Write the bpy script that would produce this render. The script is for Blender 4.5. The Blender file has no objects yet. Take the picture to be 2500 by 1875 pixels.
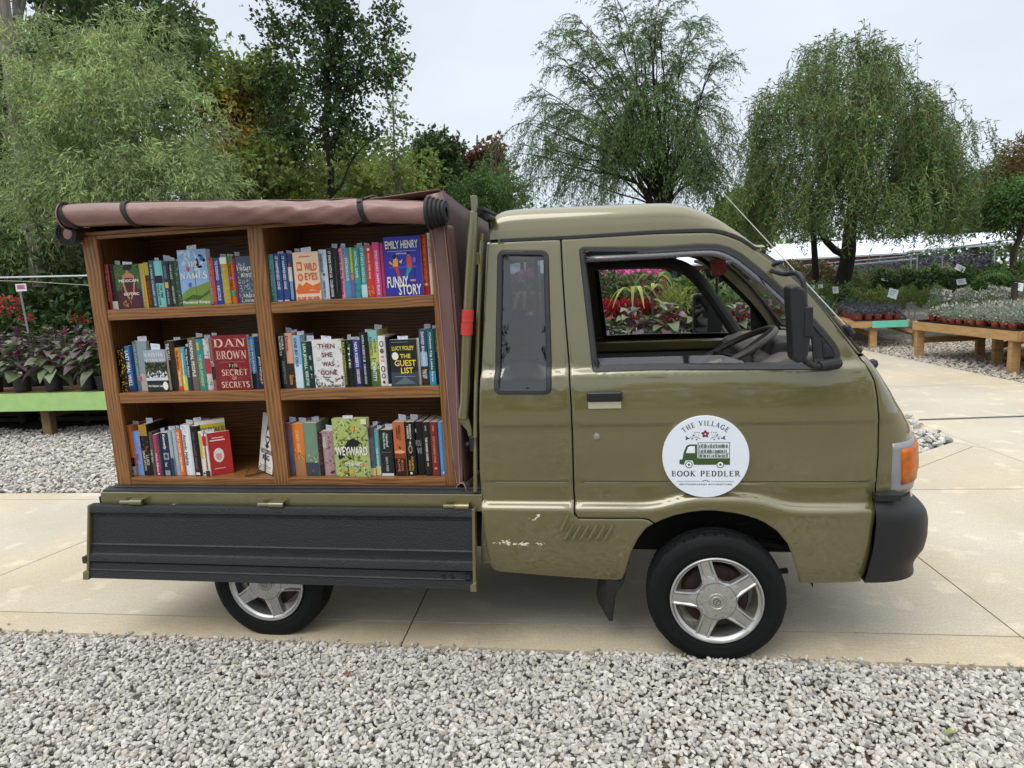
import bpy, bmesh, math, random
import numpy as np
from mathutils import Vector, Matrix
from mathutils.geometry import delaunay_2d_cdt
R = math.radians
scene = bpy.context.scene
col = scene.collection
# ------------------------------------------------------------------ camera
CAM = (0.2551, -2.5032, 1.5019); YAW, PITCH, ROLL, FPX = -0.1748, 0.1574, -0.0508, 1631.57
def _axes():
    cy, sy, cp, sp = math.cos(YAW), math.sin(YAW), math.cos(PITCH), math.sin(PITCH)
    fw = Vector((sy*cp, cy*cp, -sp)); rt = Vector((cy, -sy, 0)); up = rt.cross(fw)
    cr, sr = math.cos(ROLL), math.sin(ROLL)
    return cr*rt + sr*up, -sr*rt + cr*up, fw
RT, UP, FW = _axes()
cd = bpy.data.cameras.new('camera'); cam = bpy.data.objects.new('camera', cd); col.objects.link(cam)
cd.sensor_width = 36; cd.lens = FPX/2500*36; cd.clip_start = 0.05; cd.clip_end = 500
m3 = Matrix((RT, UP, -FW)).transposed()
cam.matrix_world = Matrix.Translation(CAM) @ m3.to_4x4()
scene.camera = cam
# ------------------------------------------------------------------ sky, sun, exposure
SUN_EL, SUN_AZ = R(58), R(215)
w = bpy.data.worlds.new('World'); scene.world = w; w.use_nodes = True
nt = w.node_tree; nt.nodes.clear()
out = nt.nodes.new('ShaderNodeOutputWorld'); bg = nt.nodes.new('ShaderNodeBackground')
sky = nt.nodes.new('ShaderNodeTexSky'); sky.sky_type = 'NISHITA'; sky.sun_disc = False
sky.sun_elevation = SUN_EL; sky.sun_rotation = SUN_AZ
tc = nt.nodes.new('ShaderNodeTexCoord'); sep = nt.nodes.new('ShaderNodeSeparateXYZ')
nt.links.new(tc.outputs['Generated'], sep.inputs[0])
ramp = nt.nodes.new('ShaderNodeValToRGB')           # an overcast deck: brighter towards the zenith
cr_ = ramp.color_ramp; cr_.elements[0].position = 0.0; cr_.elements[0].color = (.72, .80, .88, 1)
cr_.elements[1].position = 1.0; cr_.elements[1].color = (1.0, 1.0, 1.0, 1)
e = cr_.elements.new(0.38); e.color = (.74, .81, .90, 1)
nt.links.new(sep.outputs['Z'], ramp.inputs[0])
mr = nt.nodes.new('ShaderNodeMapRange'); mr.inputs[1].default_value = 0.42; mr.inputs[2].default_value = 1.0
mr.inputs[3].default_value = 10.8; mr.inputs[4].default_value = 23.0
nt.links.new(sep.outputs['Z'], mr.inputs[0])
nz = nt.nodes.new('ShaderNodeTexNoise'); nz.inputs['Scale'].default_value = 2.2; nz.inputs['Detail'].default_value = 4
mpn = nt.nodes.new('ShaderNodeMapping'); mpn.inputs['Scale'].default_value = (1, 1, 2.5)
nt.links.new(tc.outputs['Generated'], mpn.inputs[0]); nt.links.new(mpn.outputs[0], nz.inputs['Vector'])
nr = nt.nodes.new('ShaderNodeMapRange'); nr.inputs[1].default_value = .3; nr.inputs[2].default_value = .7
nr.inputs[3].default_value = .89; nr.inputs[4].default_value = 1.05
nt.links.new(nz.outputs[0], nr.inputs[0])
mu = nt.nodes.new('ShaderNodeMath'); mu.operation = 'MULTIPLY'
nt.links.new(mr.outputs[0], mu.inputs[0]); nt.links.new(nr.outputs[0], mu.inputs[1])
vs = nt.nodes.new('ShaderNodeVectorMath'); vs.operation = 'SCALE'
nt.links.new(ramp.outputs[0], vs.inputs[0]); nt.links.new(mu.outputs[0], vs.inputs['Scale'])
mixw = nt.nodes.new('ShaderNodeMixRGB'); mixw.inputs[0].default_value = .95
nt.links.new(sky.outputs[0], mixw.inputs[1]); nt.links.new(vs.outputs[0], mixw.inputs[2])
nt.links.new(mixw.outputs[0], bg.inputs[0]); bg.inputs[1].default_value = 0.1
nt.links.new(bg.outputs[0], out.inputs[0])
sl = bpy.data.lights.new('sun', 'SUN'); sl.energy = 1.2; sl.angle = R(36); sl.color = (1, .96, .9)
so = bpy.data.objects.new('sun', sl); col.objects.link(so)
so.rotation_euler = (R(90)-SUN_EL, 0, 0)
d_ = Vector((math.sin(SUN_AZ)*math.cos(SUN_EL), math.cos(SUN_AZ)*math.cos(SUN_EL), math.sin(SUN_EL)))
so.rotation_euler = d_.to_track_quat('Z', 'Y').to_euler()
scene.view_settings.view_transform = 'Standard'; scene.view_settings.look = 'None'
scene.view_settings.exposure = 0.10; scene.view_settings.gamma = 1
# ------------------------------------------------------------------ helpers
def ray(px, py): return FW + (px-1250)/FPX*RT - (py-937.5)/FPX*UP
def at(px, py, Y):
    px, py, Y = float(px), float(py), float(Y); d = ray(px, py); t = (Y-CAM[1])/d.y; return Vector(CAM) + d*t
def atx(px, py, X):
    d = ray(px, py); t = (X-CAM[0])/d.x; return Vector(CAM) + d*t
def atz(px, py, Z):
    d = ray(px, py); t = (Z-CAM[2])/d.z; return Vector(CAM) + d*t
def lin(c):
    return tuple(((v/12.92) if v <= .04045 else ((v+.055)/1.055)**2.4) for v in c)
def hx(h):
    h = h.lstrip('#'); h = ''.join(c*2 for c in h) if len(h) == 3 else h; return lin([int(h[i:i+2], 16)/255 for i in (0, 2, 4)])
def newmat(name):
    m = bpy.data.materials.new(name); m.use_nodes = True
    return m, m.node_tree, m.node_tree.nodes['Principled BSDF']
def mat(name, c, rough=.5, metal=0, var=0, vscale=8, bump=0, bscale=40, coat=0, spec=None, island=0, isl_h=0, aniso=(1, 1, 1), trans=0, alpha=1, sheen=0):
    """procedural material: base colour with noise value variation, optional per-island variation and bump"""
    m, nt, b = newmat(name)
    if isinstance(c, str): c = hx(c)
    b.inputs['Base Color'].default_value = (*c, 1); b.inputs['Roughness'].default_value = rough
    b.inputs['Metallic'].default_value = metal
    if coat: b.inputs['Coat Weight'].default_value = coat; b.inputs['Coat Roughness'].default_value = .06
    if spec is not None: b.inputs['Specular IOR Level'].default_value = spec
    if trans: b.inputs['Transmission Weight'].default_value = trans
    if alpha < 1: b.inputs['Alpha'].default_value = alpha
    tc = nt.nodes.new('ShaderNodeTexCoord'); mp = nt.nodes.new('ShaderNodeMapping'); mp.inputs['Scale'].default_value = aniso
    nt.links.new(tc.outputs['Object'], mp.inputs[0])
    cur = None
    if var or island or isl_h:
        hs = nt.nodes.new('ShaderNodeHueSaturation'); hs.inputs['Color'].default_value = (*c, 1)
        terms = []
        if var:
            n = nt.nodes.new('ShaderNodeTexNoise'); n.inputs['Scale'].default_value = vscale; n.inputs['Detail'].default_value = 5
            nt.links.new(mp.outputs[0], n.inputs['Vector'])
            r = nt.nodes.new('ShaderNodeMapRange'); r.inputs[1].default_value = .3; r.inputs[2].default_value = .7
            r.inputs[3].default_value = 1-var; r.inputs[4].default_value = 1+var
            nt.links.new(n.outputs[0], r.inputs[0]); terms.append(r.outputs[0])
        if island or isl_h:
            g = nt.nodes.new('ShaderNodeNewGeometry')
            if island:
                r = nt.nodes.new('ShaderNodeMapRange'); r.inputs[3].default_value = 1-island; r.inputs[4].default_value = 1+island
                nt.links.new(g.outputs['Random Per Island'], r.inputs[0]); terms.append(r.outputs[0])
            if isl_h:
                wn = nt.nodes.new('ShaderNodeTexWhiteNoise'); wn.noise_dimensions = '1D'
                nt.links.new(g.outputs['Random Per Island'], wn.inputs['W'])
                r = nt.nodes.new('ShaderNodeMapRange'); r.inputs[3].default_value = .5-isl_h; r.inputs[4].default_value = .5+isl_h
                nt.links.new(wn.outputs[0], r.inputs[0]); nt.links.new(r.outputs[0], hs.inputs['Hue'])
        if len(terms) == 2:
            mm = nt.nodes.new('ShaderNodeMath'); mm.operation = 'MULTIPLY'
            nt.links.new(terms[0], mm.inputs[0]); nt.links.new(terms[1], mm.inputs[1]); nt.links.new(mm.outputs[0], hs.inputs['Value'])
        elif terms: nt.links.new(terms[0], hs.inputs['Value'])
        nt.links.new(hs.outputs[0], b.inputs['Base Color'])
    if bump:
        n = nt.nodes.new('ShaderNodeTexNoise'); n.inputs['Scale'].default_value = bscale; n.inputs['Detail'].default_value = 4
        nt.links.new(mp.outputs[0], n.inputs['Vector'])
        bn = nt.nodes.new('ShaderNodeBump'); bn.inputs['Strength'].default_value = bump; bn.inputs['Distance'].default_value = .01
        nt.links.new(n.outputs[0], bn.inputs['Height']); nt.links.new(bn.outputs[0], b.inputs['Normal'])
    return m
_cm = {}
def cmat(h, rough=.45):
    k = (h, rough)
    if k not in _cm: _cm[k] = mat('printed_' + h.strip('#'), h, rough, var=.05, vscale=30, spec=.4)
    return _cm[k]
def tag(o, label=None, cat=None, group=None, kind=None):
    if label: o['label'] = label
    if cat: o['category'] = cat
    if group: o['group'] = group
    if kind: o['kind'] = kind
    return o
def empty(name, loc, rz=0):
    o = bpy.data.objects.new(name, None); col.objects.link(o); o.location = loc; o.rotation_euler = (0, 0, rz)
    o.empty_display_size = .1; return o
def worldloc(o):
    v = Vector((0, 0, 0))
    while o is not None: v = v + Vector(o.location); o = o.parent
    return v
class MB:
    def __init__(s): s.v = []; s.f = []; s.mi = []; s.sm = []
    def add(s, vs, fs, mi=0, sm=False):
        k = len(s.v); s.v += [tuple(p) for p in vs]
        s.f += [tuple(i+k for i in f) for f in fs]; s.mi += [mi]*len(fs); s.sm += [sm]*len(fs); return s
    def box(s, lo, hi, mi=0, M=None):
        x0, y0, z0 = lo; x1, y1, z1 = hi
        vs = [Vector(p) for p in ((x0,y0,z0),(x1,y0,z0),(x1,y1,z0),(x0,y1,z0),(x0,y0,z1),(x1,y0,z1),(x1,y1,z1),(x0,y1,z1))]
        if M: vs = [M @ p for p in vs]
        return s.add(vs, [(0,3,2,1),(4,5,6,7),(0,1,5,4),(1,2,6,5),(2,3,7,6),(3,0,4,7)], mi)
    def tube(s, path, r, n=10, mi=0, cap=True, sx=1, M=None):
        path = [Vector(p) for p in path]; rs = r if isinstance(r, (list, tuple)) else [r]*len(path)
        vs = []; fs = []
        up = None
        for i, p in enumerate(path):
            t = (path[min(i+1, len(path)-1)] - path[max(i-1, 0)]).normalized()
            if up is None:
                up = Vector((0, 0, 1)) if abs(t.z) < .9 else Vector((1, 0, 0))
            a = t.cross(up)
            if a.length < 1e-6: a = t.cross(Vector((0, 1, 0)))
            a.normalize(); b = a.cross(t).normalized(); up = b
            for k in range(n):
                an = 2*math.pi*k/n; vs.append(p + (a*math.cos(an)*sx + b*math.sin(an))*rs[i])
        for i in range(len(path)-1):
            for k in range(n):
                fs.append((i*n+k, i*n+(k+1) % n, (i+1)*n+(k+1) % n, (i+1)*n+k))
        if M: vs = [M @ p for p in vs]
        s.add(vs, fs, mi, True)
        if cap:
            kk = len(s.v)-len(vs); L = (len(path)-1)*n
            s.f += [tuple(kk+i for i in reversed(range(n))), tuple(kk+L+i for i in range(n))]; s.mi += [mi, mi]; s.sm += [False, False]
        return s
    def lathe(s, prof, M, n=48, mi=0, sm=True, a0=0, a1=2*math.pi):
        """prof: (radius, axial) pairs; axis = local Y, M places it"""
        vs = []; fs = []; full = abs(a1-a0-2*math.pi) < 1e-6; nn = n if full else n+1
        for r, y in prof:
            for k in range(nn):
                a = a0+(a1-a0)*k/n; vs.append(M @ Vector((r*math.cos(a), y, r*math.sin(a))))
        for i in range(len(prof)-1):
            for k in range(n):
                k2 = (k+1) % nn
                fs.append((i*nn+k, i*nn+k2, (i+1)*nn+k2, (i+1)*nn+k))
        return s.add(vs, fs, mi, sm)
    def prism(s, poly, y0, y1, mi=0, fn=None, sm=False):
        """poly in (x,z), extruded from y0 to y1"""
        n = len(poly); vs = [Vector((x, y0, z)) for x, z in poly] + [Vector((x, y1, z)) for x, z in poly]
        if fn: vs = [fn(p) for p in vs]
        fs = [tuple(range(n)), tuple(reversed(range(n, 2*n)))]
        s.add(vs, fs, mi, False)
        k = len(s.v)-2*n
        for i in range(n):
            s.f.append((k+i, k+n+i, k+n+(i+1) % n, k+(i+1) % n)); s.mi.append(mi); s.sm.append(sm)
        return s
    def grid(s, rows, mi=0, sm=True, closed=False):
        nr, nc = len(rows), len(rows[0]); vs = [p for r in rows for p in r]; fs = []
        for i in range(nr-1):
            for j in range(nc if closed else nc-1):
                j2 = (j+1) % nc
                fs.append((i*nc+j, i*nc+j2, (i+1)*nc+j2, (i+1)*nc+j))
        return s.add(vs, fs, mi, sm)
    def build(s, name, mats, parent=None, bevel=0, seg=2, thick=0, local=False, angle=35, off=-1):
        me = bpy.data.meshes.new(name)
        o0 = Vector((0, 0, 0)) if local else (worldloc(parent) if parent else Vector((0, 0, 0)))
        me.from_pydata([(p[0]-o0.x, p[1]-o0.y, p[2]-o0.z) for p in s.v], [], s.f)
        for m in (mats if isinstance(mats, (list, tuple)) else [mats]): me.materials.append(m)
        me.polygons.foreach_set('material_index', s.mi)
        bm = bmesh.new(); bm.from_mesh(me); bmesh.ops.recalc_face_normals(bm, faces=bm.faces); bm.to_mesh(me); bm.free()
        me.polygons.foreach_set('use_smooth', s.sm)
        if any(s.sm): me.set_sharp_from_angle(angle=R(angle))
        o = bpy.data.objects.new(name, me); col.objects.link(o)
        if parent: o.parent = parent
        if thick:
            md = o.modifiers.new('thickness', 'SOLIDIFY'); md.thickness = thick; md.offset = off
        if bevel:
            md = o.modifiers.new('bevel', 'BEVEL'); md.width = bevel; md.segments = seg; md.limit_method = 'ANGLE'; md.angle_limit = R(32)
            md.harden_normals = False
        return o
def quick_mesh(name, V, F, mats, parent=None, mi=None, smooth=False):
    """numpy verts (n,3), faces (m,k) all with k corners"""
    V = np.asarray(V, np.float32); F = np.asarray(F, np.int32); k = F.shape[1]
    if parent is not None: V = V - np.array(worldloc(parent), np.float32)
    me = bpy.data.meshes.new(name); me.vertices.add(len(V)); me.vertices.foreach_set('co', V.ravel())
    me.loops.add(F.size); me.loops.foreach_set('vertex_index', F.ravel())
    me.polygons.add(len(F)); me.polygons.foreach_set('loop_start', np.arange(0, F.size, k, dtype=np.int32))
    for m in (mats if isinstance(mats, (list, tuple)) else [mats]): me.materials.append(m)
    if mi is not None: me.polygons.foreach_set('material_index', np.asarray(mi, np.int32))
    if smooth: me.polygons.foreach_set('use_smooth', np.ones(len(F), bool))
    else: me.polygons.foreach_set('use_smooth', np.zeros(len(F), bool))
    me.update(calc_edges=True); me.validate()
    o = bpy.data.objects.new(name, me); col.objects.link(o)
    if parent is not None: o.parent = parent
    return o
def inside(p, poly):
    x, y = p; c = False; n = len(poly)
    for i in range(n):
        x0, y0 = poly[i]; x1, y1 = poly[i-1]
        if (y0 > y) != (y1 > y) and x < (x1-x0)*(y-y0)/(y1-y0)+x0: c = not c
    return c
def area(poly): return .5*sum(poly[i-1][0]*poly[i][1]-poly[i][0]*poly[i-1][1] for i in range(len(poly)))
def resample(poly, d, closed=True):
    out = []; n = len(poly)
    for i in range(n if closed else n-1):
        a, b = Vector(poly[i]), Vector(poly[(i+1) % n]); L = (b-a).length
        if L < 1e-5: continue
        k = max(1, int(math.ceil(L/d)))
        out += [tuple(a.lerp(b, j/k)) for j in range(k)]
    if not closed: out.append(tuple(poly[-1]))
    return out
def offset(poly, d):
    """positive d shrinks"""
    s = 1 if area(poly) > 0 else -1; n = len(poly); o = []
    for i in range(n):
        a, p, b = Vector(poly[i-1]), Vector(poly[i]), Vector(poly[(i+1) % n])
        e1 = (p-a); e2 = (b-p)
        if e1.length < 1e-9 or e2.length < 1e-9: o.append(tuple(p)); continue
        e1.normalize(); e2.normalize(); n1 = Vector((-e1.y, e1.x)); n2 = Vector((-e2.y, e2.x)); nn = n1+n2
        if nn.length < 1e-6: nn = n1
        nn = nn/ max(.5, nn.length_squared/2) ; o.append(tuple(p + nn*d*s*1.0))
    return o
def rounded(poly, r, n=5):
    out = []; k = len(poly)
    for i in range(k):
        a, p, b = Vector(poly[i-1]), Vector(poly[i]), Vector(poly[(i+1) % k])
        ri = r[i] if isinstance(r, (list, tuple)) else r
        if ri <= 0: out.append(tuple(p)); continue
        d1 = (a-p); d2 = (b-p); q = min(ri, d1.length*.45, d2.length*.45)
        s_, e_ = p+d1.normalized()*q, p+d2.normalized()*q
        for j in range(n+1):
            t = j/n; out.append(tuple(s_*(1-t)**2 + p*2*t*(1-t) + e_*t**2))
    return out
def smoothline(pts, n=6):
    """Catmull-Rom through open polyline"""
    P = [Vector(p) for p in pts]; P = [P[0]*2-P[1]] + P + [P[-1]*2-P[-2]]; o = []
    for i in range(1, len(P)-2):
        for j in range(n):
            t = j/n; a, b, c, d = P[i-1:i+3]
            o.append(tuple(.5*((2*b)+(c-a)*t+(2*a-5*b+4*c-d)*t*t+(3*b-a-3*c+d)*t**3)))
    o.append(tuple(pts[-1])); return o
def panel(name, outer, holes, surf, mats, parent, step=.03, rows=None, lip=.003, lipw=.005, flange=.012, sgn=1, mir=None, dy=0, angle=40, seg=.018, warp=None):
    """sheet-metal panel in the x/z plane following y=surf(x,z) with rolled edges"""
    loops = [resample(outer, seg)] + [resample(h, seg) for h in holes]
    pts = []; edges = []; kind = []
    for li, lp in enumerate(loops):
        k = len(pts); n = len(lp); pts += lp; kind += [1]*n; edges += [(k+i, k+(i+1) % n) for i in range(n)]
        if lipw:
            for lf in (1, 2.4): ins = offset(lp, lipw*lf if li == 0 else -lipw*lf); pts += ins; kind += [2]*n
    xs = [p[0] for p in loops[0]]; zs = [p[1] for p in loops[0]]
    if rows is None: rows = list(np.arange(min(zs), max(zs), step))
    g = []
    arrs = [np.array(l) for l in loops]; allb = np.concatenate(arrs)
    for ri, z in enumerate(rows):
        fine = (ri > 0 and z-rows[ri-1] < .02) or (ri < len(rows)-1 and rows[ri+1]-z < .02)
        for x in np.arange(min(xs)+(0 if fine else (ri % 2)*step*.5), max(xs), step):
            q = (float(x)+.0003, float(warp(x, z)) if warp else float(z))
            if np.min(np.abs(allb[:, 0]-q[0])+np.abs(allb[:, 1]-q[1])) < max(.009, lipw*3.6): continue
            if inside(q, loops[0]) and not any(inside(q, l) for l in loops[1:]): g.append(q)
    pts2 = pts + g
    r = delaunay_2d_cdt([Vector(p) for p in pts2], edges, [], 0, 1e-6)
    V, E, F, ov = r[0], r[1], r[2], r[3]
    isout = [any(i < len(kind) and kind[i] == 1 for i in o) for o in ov]
    faces = []
    for f in F:
        c = sum((V[i] for i in f), Vector((0, 0)))/len(f)
        if inside(c, loops[0]) and not any(inside(c, l) for l in loops[1:]): faces.append(tuple(f))
    def yy(p, extra=0):
        y = surf(p[0], p[1]) + dy + extra
        return mir - y if mir is not None else y
    verts = [(p[0], yy(p, lip if isout[i] else 0), p[1]) for i, p in enumerate(V)]
    mb = MB(); mb.add(verts, faces, 0, True)
    if flange:
        cnt = {}
        for f in faces:
            for i in range(len(f)):
                a, b = f[i], f[(i+1) % len(f)]; cnt[tuple(sorted((a, b)))] = cnt.get(tuple(sorted((a, b))), 0)+1
        be = [k for k, c in cnt.items() if c == 1]; mp = {}
        for a, b in be:
            for q in (a, b):
                if q not in mp:
                    mp[q] = len(mb.v); p = V[q]; mb.v.append((p[0], yy(p, lip+flange), p[1]))
            mb.f.append((a, b, mp[b], mp[a])); mb.mi.append(0); mb.sm.append(True)
    return mb.build(name, mats, parent, angle=angle)
# --------- writing: text meshes, cached; 'sans' uses Blender's own font, 'serif' is drawn from strokes
_tx = {}
def text2d(s, bold=0):
    k = (s, bold)
    if k in _tx: return _tx[k]
    cu = bpy.data.curves.new('t', 'FONT'); cu.body = s; cu.size = 1; cu.resolution_u = 2; cu.offset = bold
    ob = bpy.data.objects.new('t', cu); col.objects.link(ob)
    bpy.context.view_layer.update()
    dg = bpy.context.evaluated_depsgraph_get(); me = bpy.data.meshes.new_from_object(ob.evaluated_get(dg))
    V = [(v.co.x, v.co.y) for v in me.vertices]; F = [tuple(p.vertices) for p in me.polygons]
    bpy.data.objects.remove(ob); bpy.data.curves.remove(cu); bpy.data.meshes.remove(me)
    if V:
        x0 = min(v[0] for v in V); x1 = max(v[0] for v in V); y0 = min(v[1] for v in V); y1 = max(v[1] for v in V)
        V = [((x-x0)/(x1-x0+1e-9), (y-y0)/(y1-y0+1e-9)) for x, y in V]; asp = (x1-x0)/(y1-y0+1e-9)
    else: asp = 1
    _tx[k] = (V, F, asp); return _tx[k]
# stroke letters on a 1-high cell: width, list of strokes ('v' thick / 'h' thin polylines), serif points
def arc(cx, cy, rx, ry, a0, a1, n=10): return [(cx+rx*math.cos(R(a0+(a1-a0)*i/n)), cy+ry*math.sin(R(a0+(a1-a0)*i/n))) for i in range(n+1)]
SER = {
 'A': (.78, [('h', [(.1,0),(.38,1)]), ('v', [(.40,1),(.68,0)]), ('h', [(.22,.36),(.56,.36)])], [(.1,0),(.68,0)]),
 'B': (.68, [('v', [(.17,0),(.17,1)]), ('h', [(.17,.97),(.36,.97)]+arc(.36,.75,.2,.22,90,-90)+[(.17,.53)]), ('h', arc(.38,.28,.23,.25,90,-90)+[(.17,.03)])], [(.12,0),(.12,1)]),
 'C': (.74, [('m', arc(.42,.5,.34,.47,50,310,16))], [(.64,.85,'r')]),
 'D': (.76, [('v', [(.17,0),(.17,1)]), ('h', [(.17,.97),(.34,.97)]), ('m', arc(.34,.5,.32,.47,90,-90,14)), ('h', [(.17,.03),(.34,.03)])], [(.12,0),(.12,1)]),
 'E': (.66, [('v', [(.17,0),(.17,1)]), ('h', [(.17,.97),(.56,.97)]), ('h', [(.17,.52),(.46,.52)]), ('h', [(.17,.03),(.58,.03)])], [(.12,0),(.12,1),(.56,.93,'r'),(.58,.1,'r'),(.46,.52,'r')]),
 'F': (.62, [('v', [(.17,0),(.17,1)]), ('h', [(.17,.97),(.56,.97)]), ('h', [(.17,.5),(.46,.5)])], [(.17,0),(.12,1),(.56,.93,'r'),(.46,.5,'r')]),
 'G': (.8, [('m', arc(.42,.5,.34,.47,50,330,16)), ('v', [(.68,.08),(.68,.42)])], [(.64,.85,'r'),(.68,.44)]),
 'H': (.82, [('v', [(.17,0),(.17,1)]), ('v', [(.65,0),(.65,1)]), ('h', [(.17,.52),(.65,.52)])], [(.17,0),(.17,1),(.65,0),(.65,1)]),
 'I': (.36, [('v', [(.18,0),(.18,1)])], [(.18,0),(.18,1)]),
 'J': (.5, [('v', [(.3,.2),(.3,1)]), ('h', arc(.18,.2,.12,.2,0,-120,6))], [(.3,1)]),
 'K': (.78, [('v', [(.17,0),(.17,1)]), ('h', [(.17,.4),(.6,1)]), ('v', [(.32,.56),(.66,0)])], [(.17,0),(.17,1),(.6,1),(.66,0)]),
 'L': (.64, [('v', [(.17,0),(.17,1)]), ('h', [(.17,.03),(.58,.03)])], [(.12,0),(.17,1),(.58,.12,'r')]),
 'M': (.96, [('h', [(.14,0),(.18,1)]), ('v', [(.2,1),(.48,.05)]), ('h', [(.48,.05),(.76,1)]), ('v', [(.8,0),(.78,1)])], [(.14,0),(.14,1),(.8,0),(.8,1)]),
 'N': (.84, [('h', [(.16,0),(.16,1)]), ('v', [(.18,1),(.66,0)]), ('h', [(.68,0),(.68,1)])], [(.16,0),(.1,1),(.68,1)]),
 'O': (.82, [('m', arc(.41,.5,.33,.48,0,360,22))], []),
 'P': (.66, [('v', [(.17,0),(.17,1)]), ('h', [(.17,.97),(.34,.97)]), ('m', arc(.34,.72,.22,.25,90,-90,10)), ('h', [(.17,.47),(.34,.47)])], [(.17,0),(.12,1)]),
 'Q': (.82, [('m', arc(.41,.5,.33,.48,0,360,22)), ('v', [(.45,.1),(.7,-.15)])], []),
 'R': (.76, [('v', [(.17,0),(.17,1)]), ('h', [(.17,.97),(.34,.97)]), ('m', arc(.34,.74,.2,.23,90,-90,10)), ('h', [(.17,.51),(.34,.51)]), ('v', [(.38,.5),(.66,0)])], [(.17,0),(.12,1),(.68,0)]),
 'S': (.6, [('m', arc(.32,.74,.2,.23,40,200,8)+arc(.3,.26,.22,.24,60,-150,10))], [(.5,.86,'r'),(.1,.15,'r')]),
 'T': (.72, [('v', [(.36,0),(.36,1)]), ('h', [(.06,.97),(.66,.97)])], [(.36,0),(.06,.9,'r'),(.66,.9,'r')]),
 'U': (.82, [('v', [(.18,1),(.18,.3)]), ('m', arc(.41,.3,.23,.28,180,360,10)), ('h', [(.64,.3),(.64,1)])], [(.18,1),(.64,1)]),
 'V': (.78, [('v', [(.12,1),(.4,0)]), ('h', [(.4,0),(.66,1)])], [(.12,1),(.66,1)]),
 'W': (1.08, [('v', [(.1,1),(.32,0)]), ('h', [(.32,0),(.54,1)]), ('v', [(.54,1),(.76,0)]), ('h', [(.76,0),(.98,1)])], [(.1,1),(.54,1),(.98,1)]),
 'X': (.76, [('v', [(.12,1),(.64,0)]), ('h', [(.12,0),(.62,1)])], [(.12,1),(.62,1),(.12,0),(.64,0)]),
 'Y': (.74, [('v', [(.1,1),(.37,.5)]), ('h', [(.37,.5),(.64,1)]), ('v', [(.37,.5),(.37,0)])], [(.1,1),(.64,1),(.37,0)]),
 'Z': (.66, [('h', [(.08,.97),(.56,.97)]), ('v', [(.56,.97),(.08,.03)]), ('h', [(.08,.03),(.58,.03)])], [(.08,.9,'r'),(.58,.1,'r')]),
 ' ': (.42, [], []), '.': (.3, [('v', [(.12,0),(.12,.12)])], []), "'": (.25, [('v', [(.1,.75),(.1,1)])], []),
}
def stroke2d(pts, w0, w1=None):
    """ribbon polygons; width depends on direction when w1 given (w0 for vertical-going, w1 for horizontal-going)"""
    V = []; F = []
    P = [Vector(p) for p in pts]
    for i, p in enumerate(P):
        t = P[min(i+1, len(P)-1)]-P[max(i-1, 0)]
        if (P[0]-P[-1]).length < 1e-6 and i in (0, len(P)-1): t = P[1]-P[-2]
        t.normalize(); n = Vector((-t.y, t.x)); w = w0 if w1 is None else (w0*abs(t.y)+w1*abs(t.x))
        V += [tuple(p+n*w/2), tuple(p-n*w/2)]
    for i in range(len(P)-1): F.append((2*i, 2*i+1, 2*i+3, 2*i+2))
    return V, F
def serif_letters(s, wt=.15, wn=.07, sp=.06):
    """list of (x0, width, V, F) per letter"""
    x = 0; out = []
    for ch in s.upper():
        wd, st, se = SER.get(ch, SER[' ']); V = []; F = []
        for kind, pts in st:
            v, f = stroke2d(pts, wt if kind in 'vm' else wn, wn if kind == 'm' else None)
            F += [tuple(i+len(V) for i in q) for q in f]; V += v
        for q in se:
            if len(q) == 3: v = [(q[0]-wn*.4, q[1]-.1), (q[0]+wn*.4, q[1]-.1), (q[0]+wn*.4, q[1]+.1), (q[0]-wn*.4, q[1]+.1)]
            else:
                yy = q[1]; d = .055 if yy < .5 else -.055
                v = [(q[0]-.14, yy), (q[0]+.14, yy), (q[0]+.14, yy+d), (q[0]-.14, yy+d)]
            F.append(tuple(range(len(V), len(V)+4))); V += v
        out.append((x, wd, V, F)); x += wd+sp
    return out, x-sp
def serif2d(s):
    k = ('serif', s)
    if k in _tx: return _tx[k]
    L, W = serif_letters(s); V = []; F = []
    for x, wd, v, f in L:
        F += [tuple(i+len(V) for i in q) for q in f]; V += [((a+x)/W, b) for a, b in v]
    _tx[k] = (V, F, W); return _tx[k]
rng = np.random.default_rng(7); random.seed(5)
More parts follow.
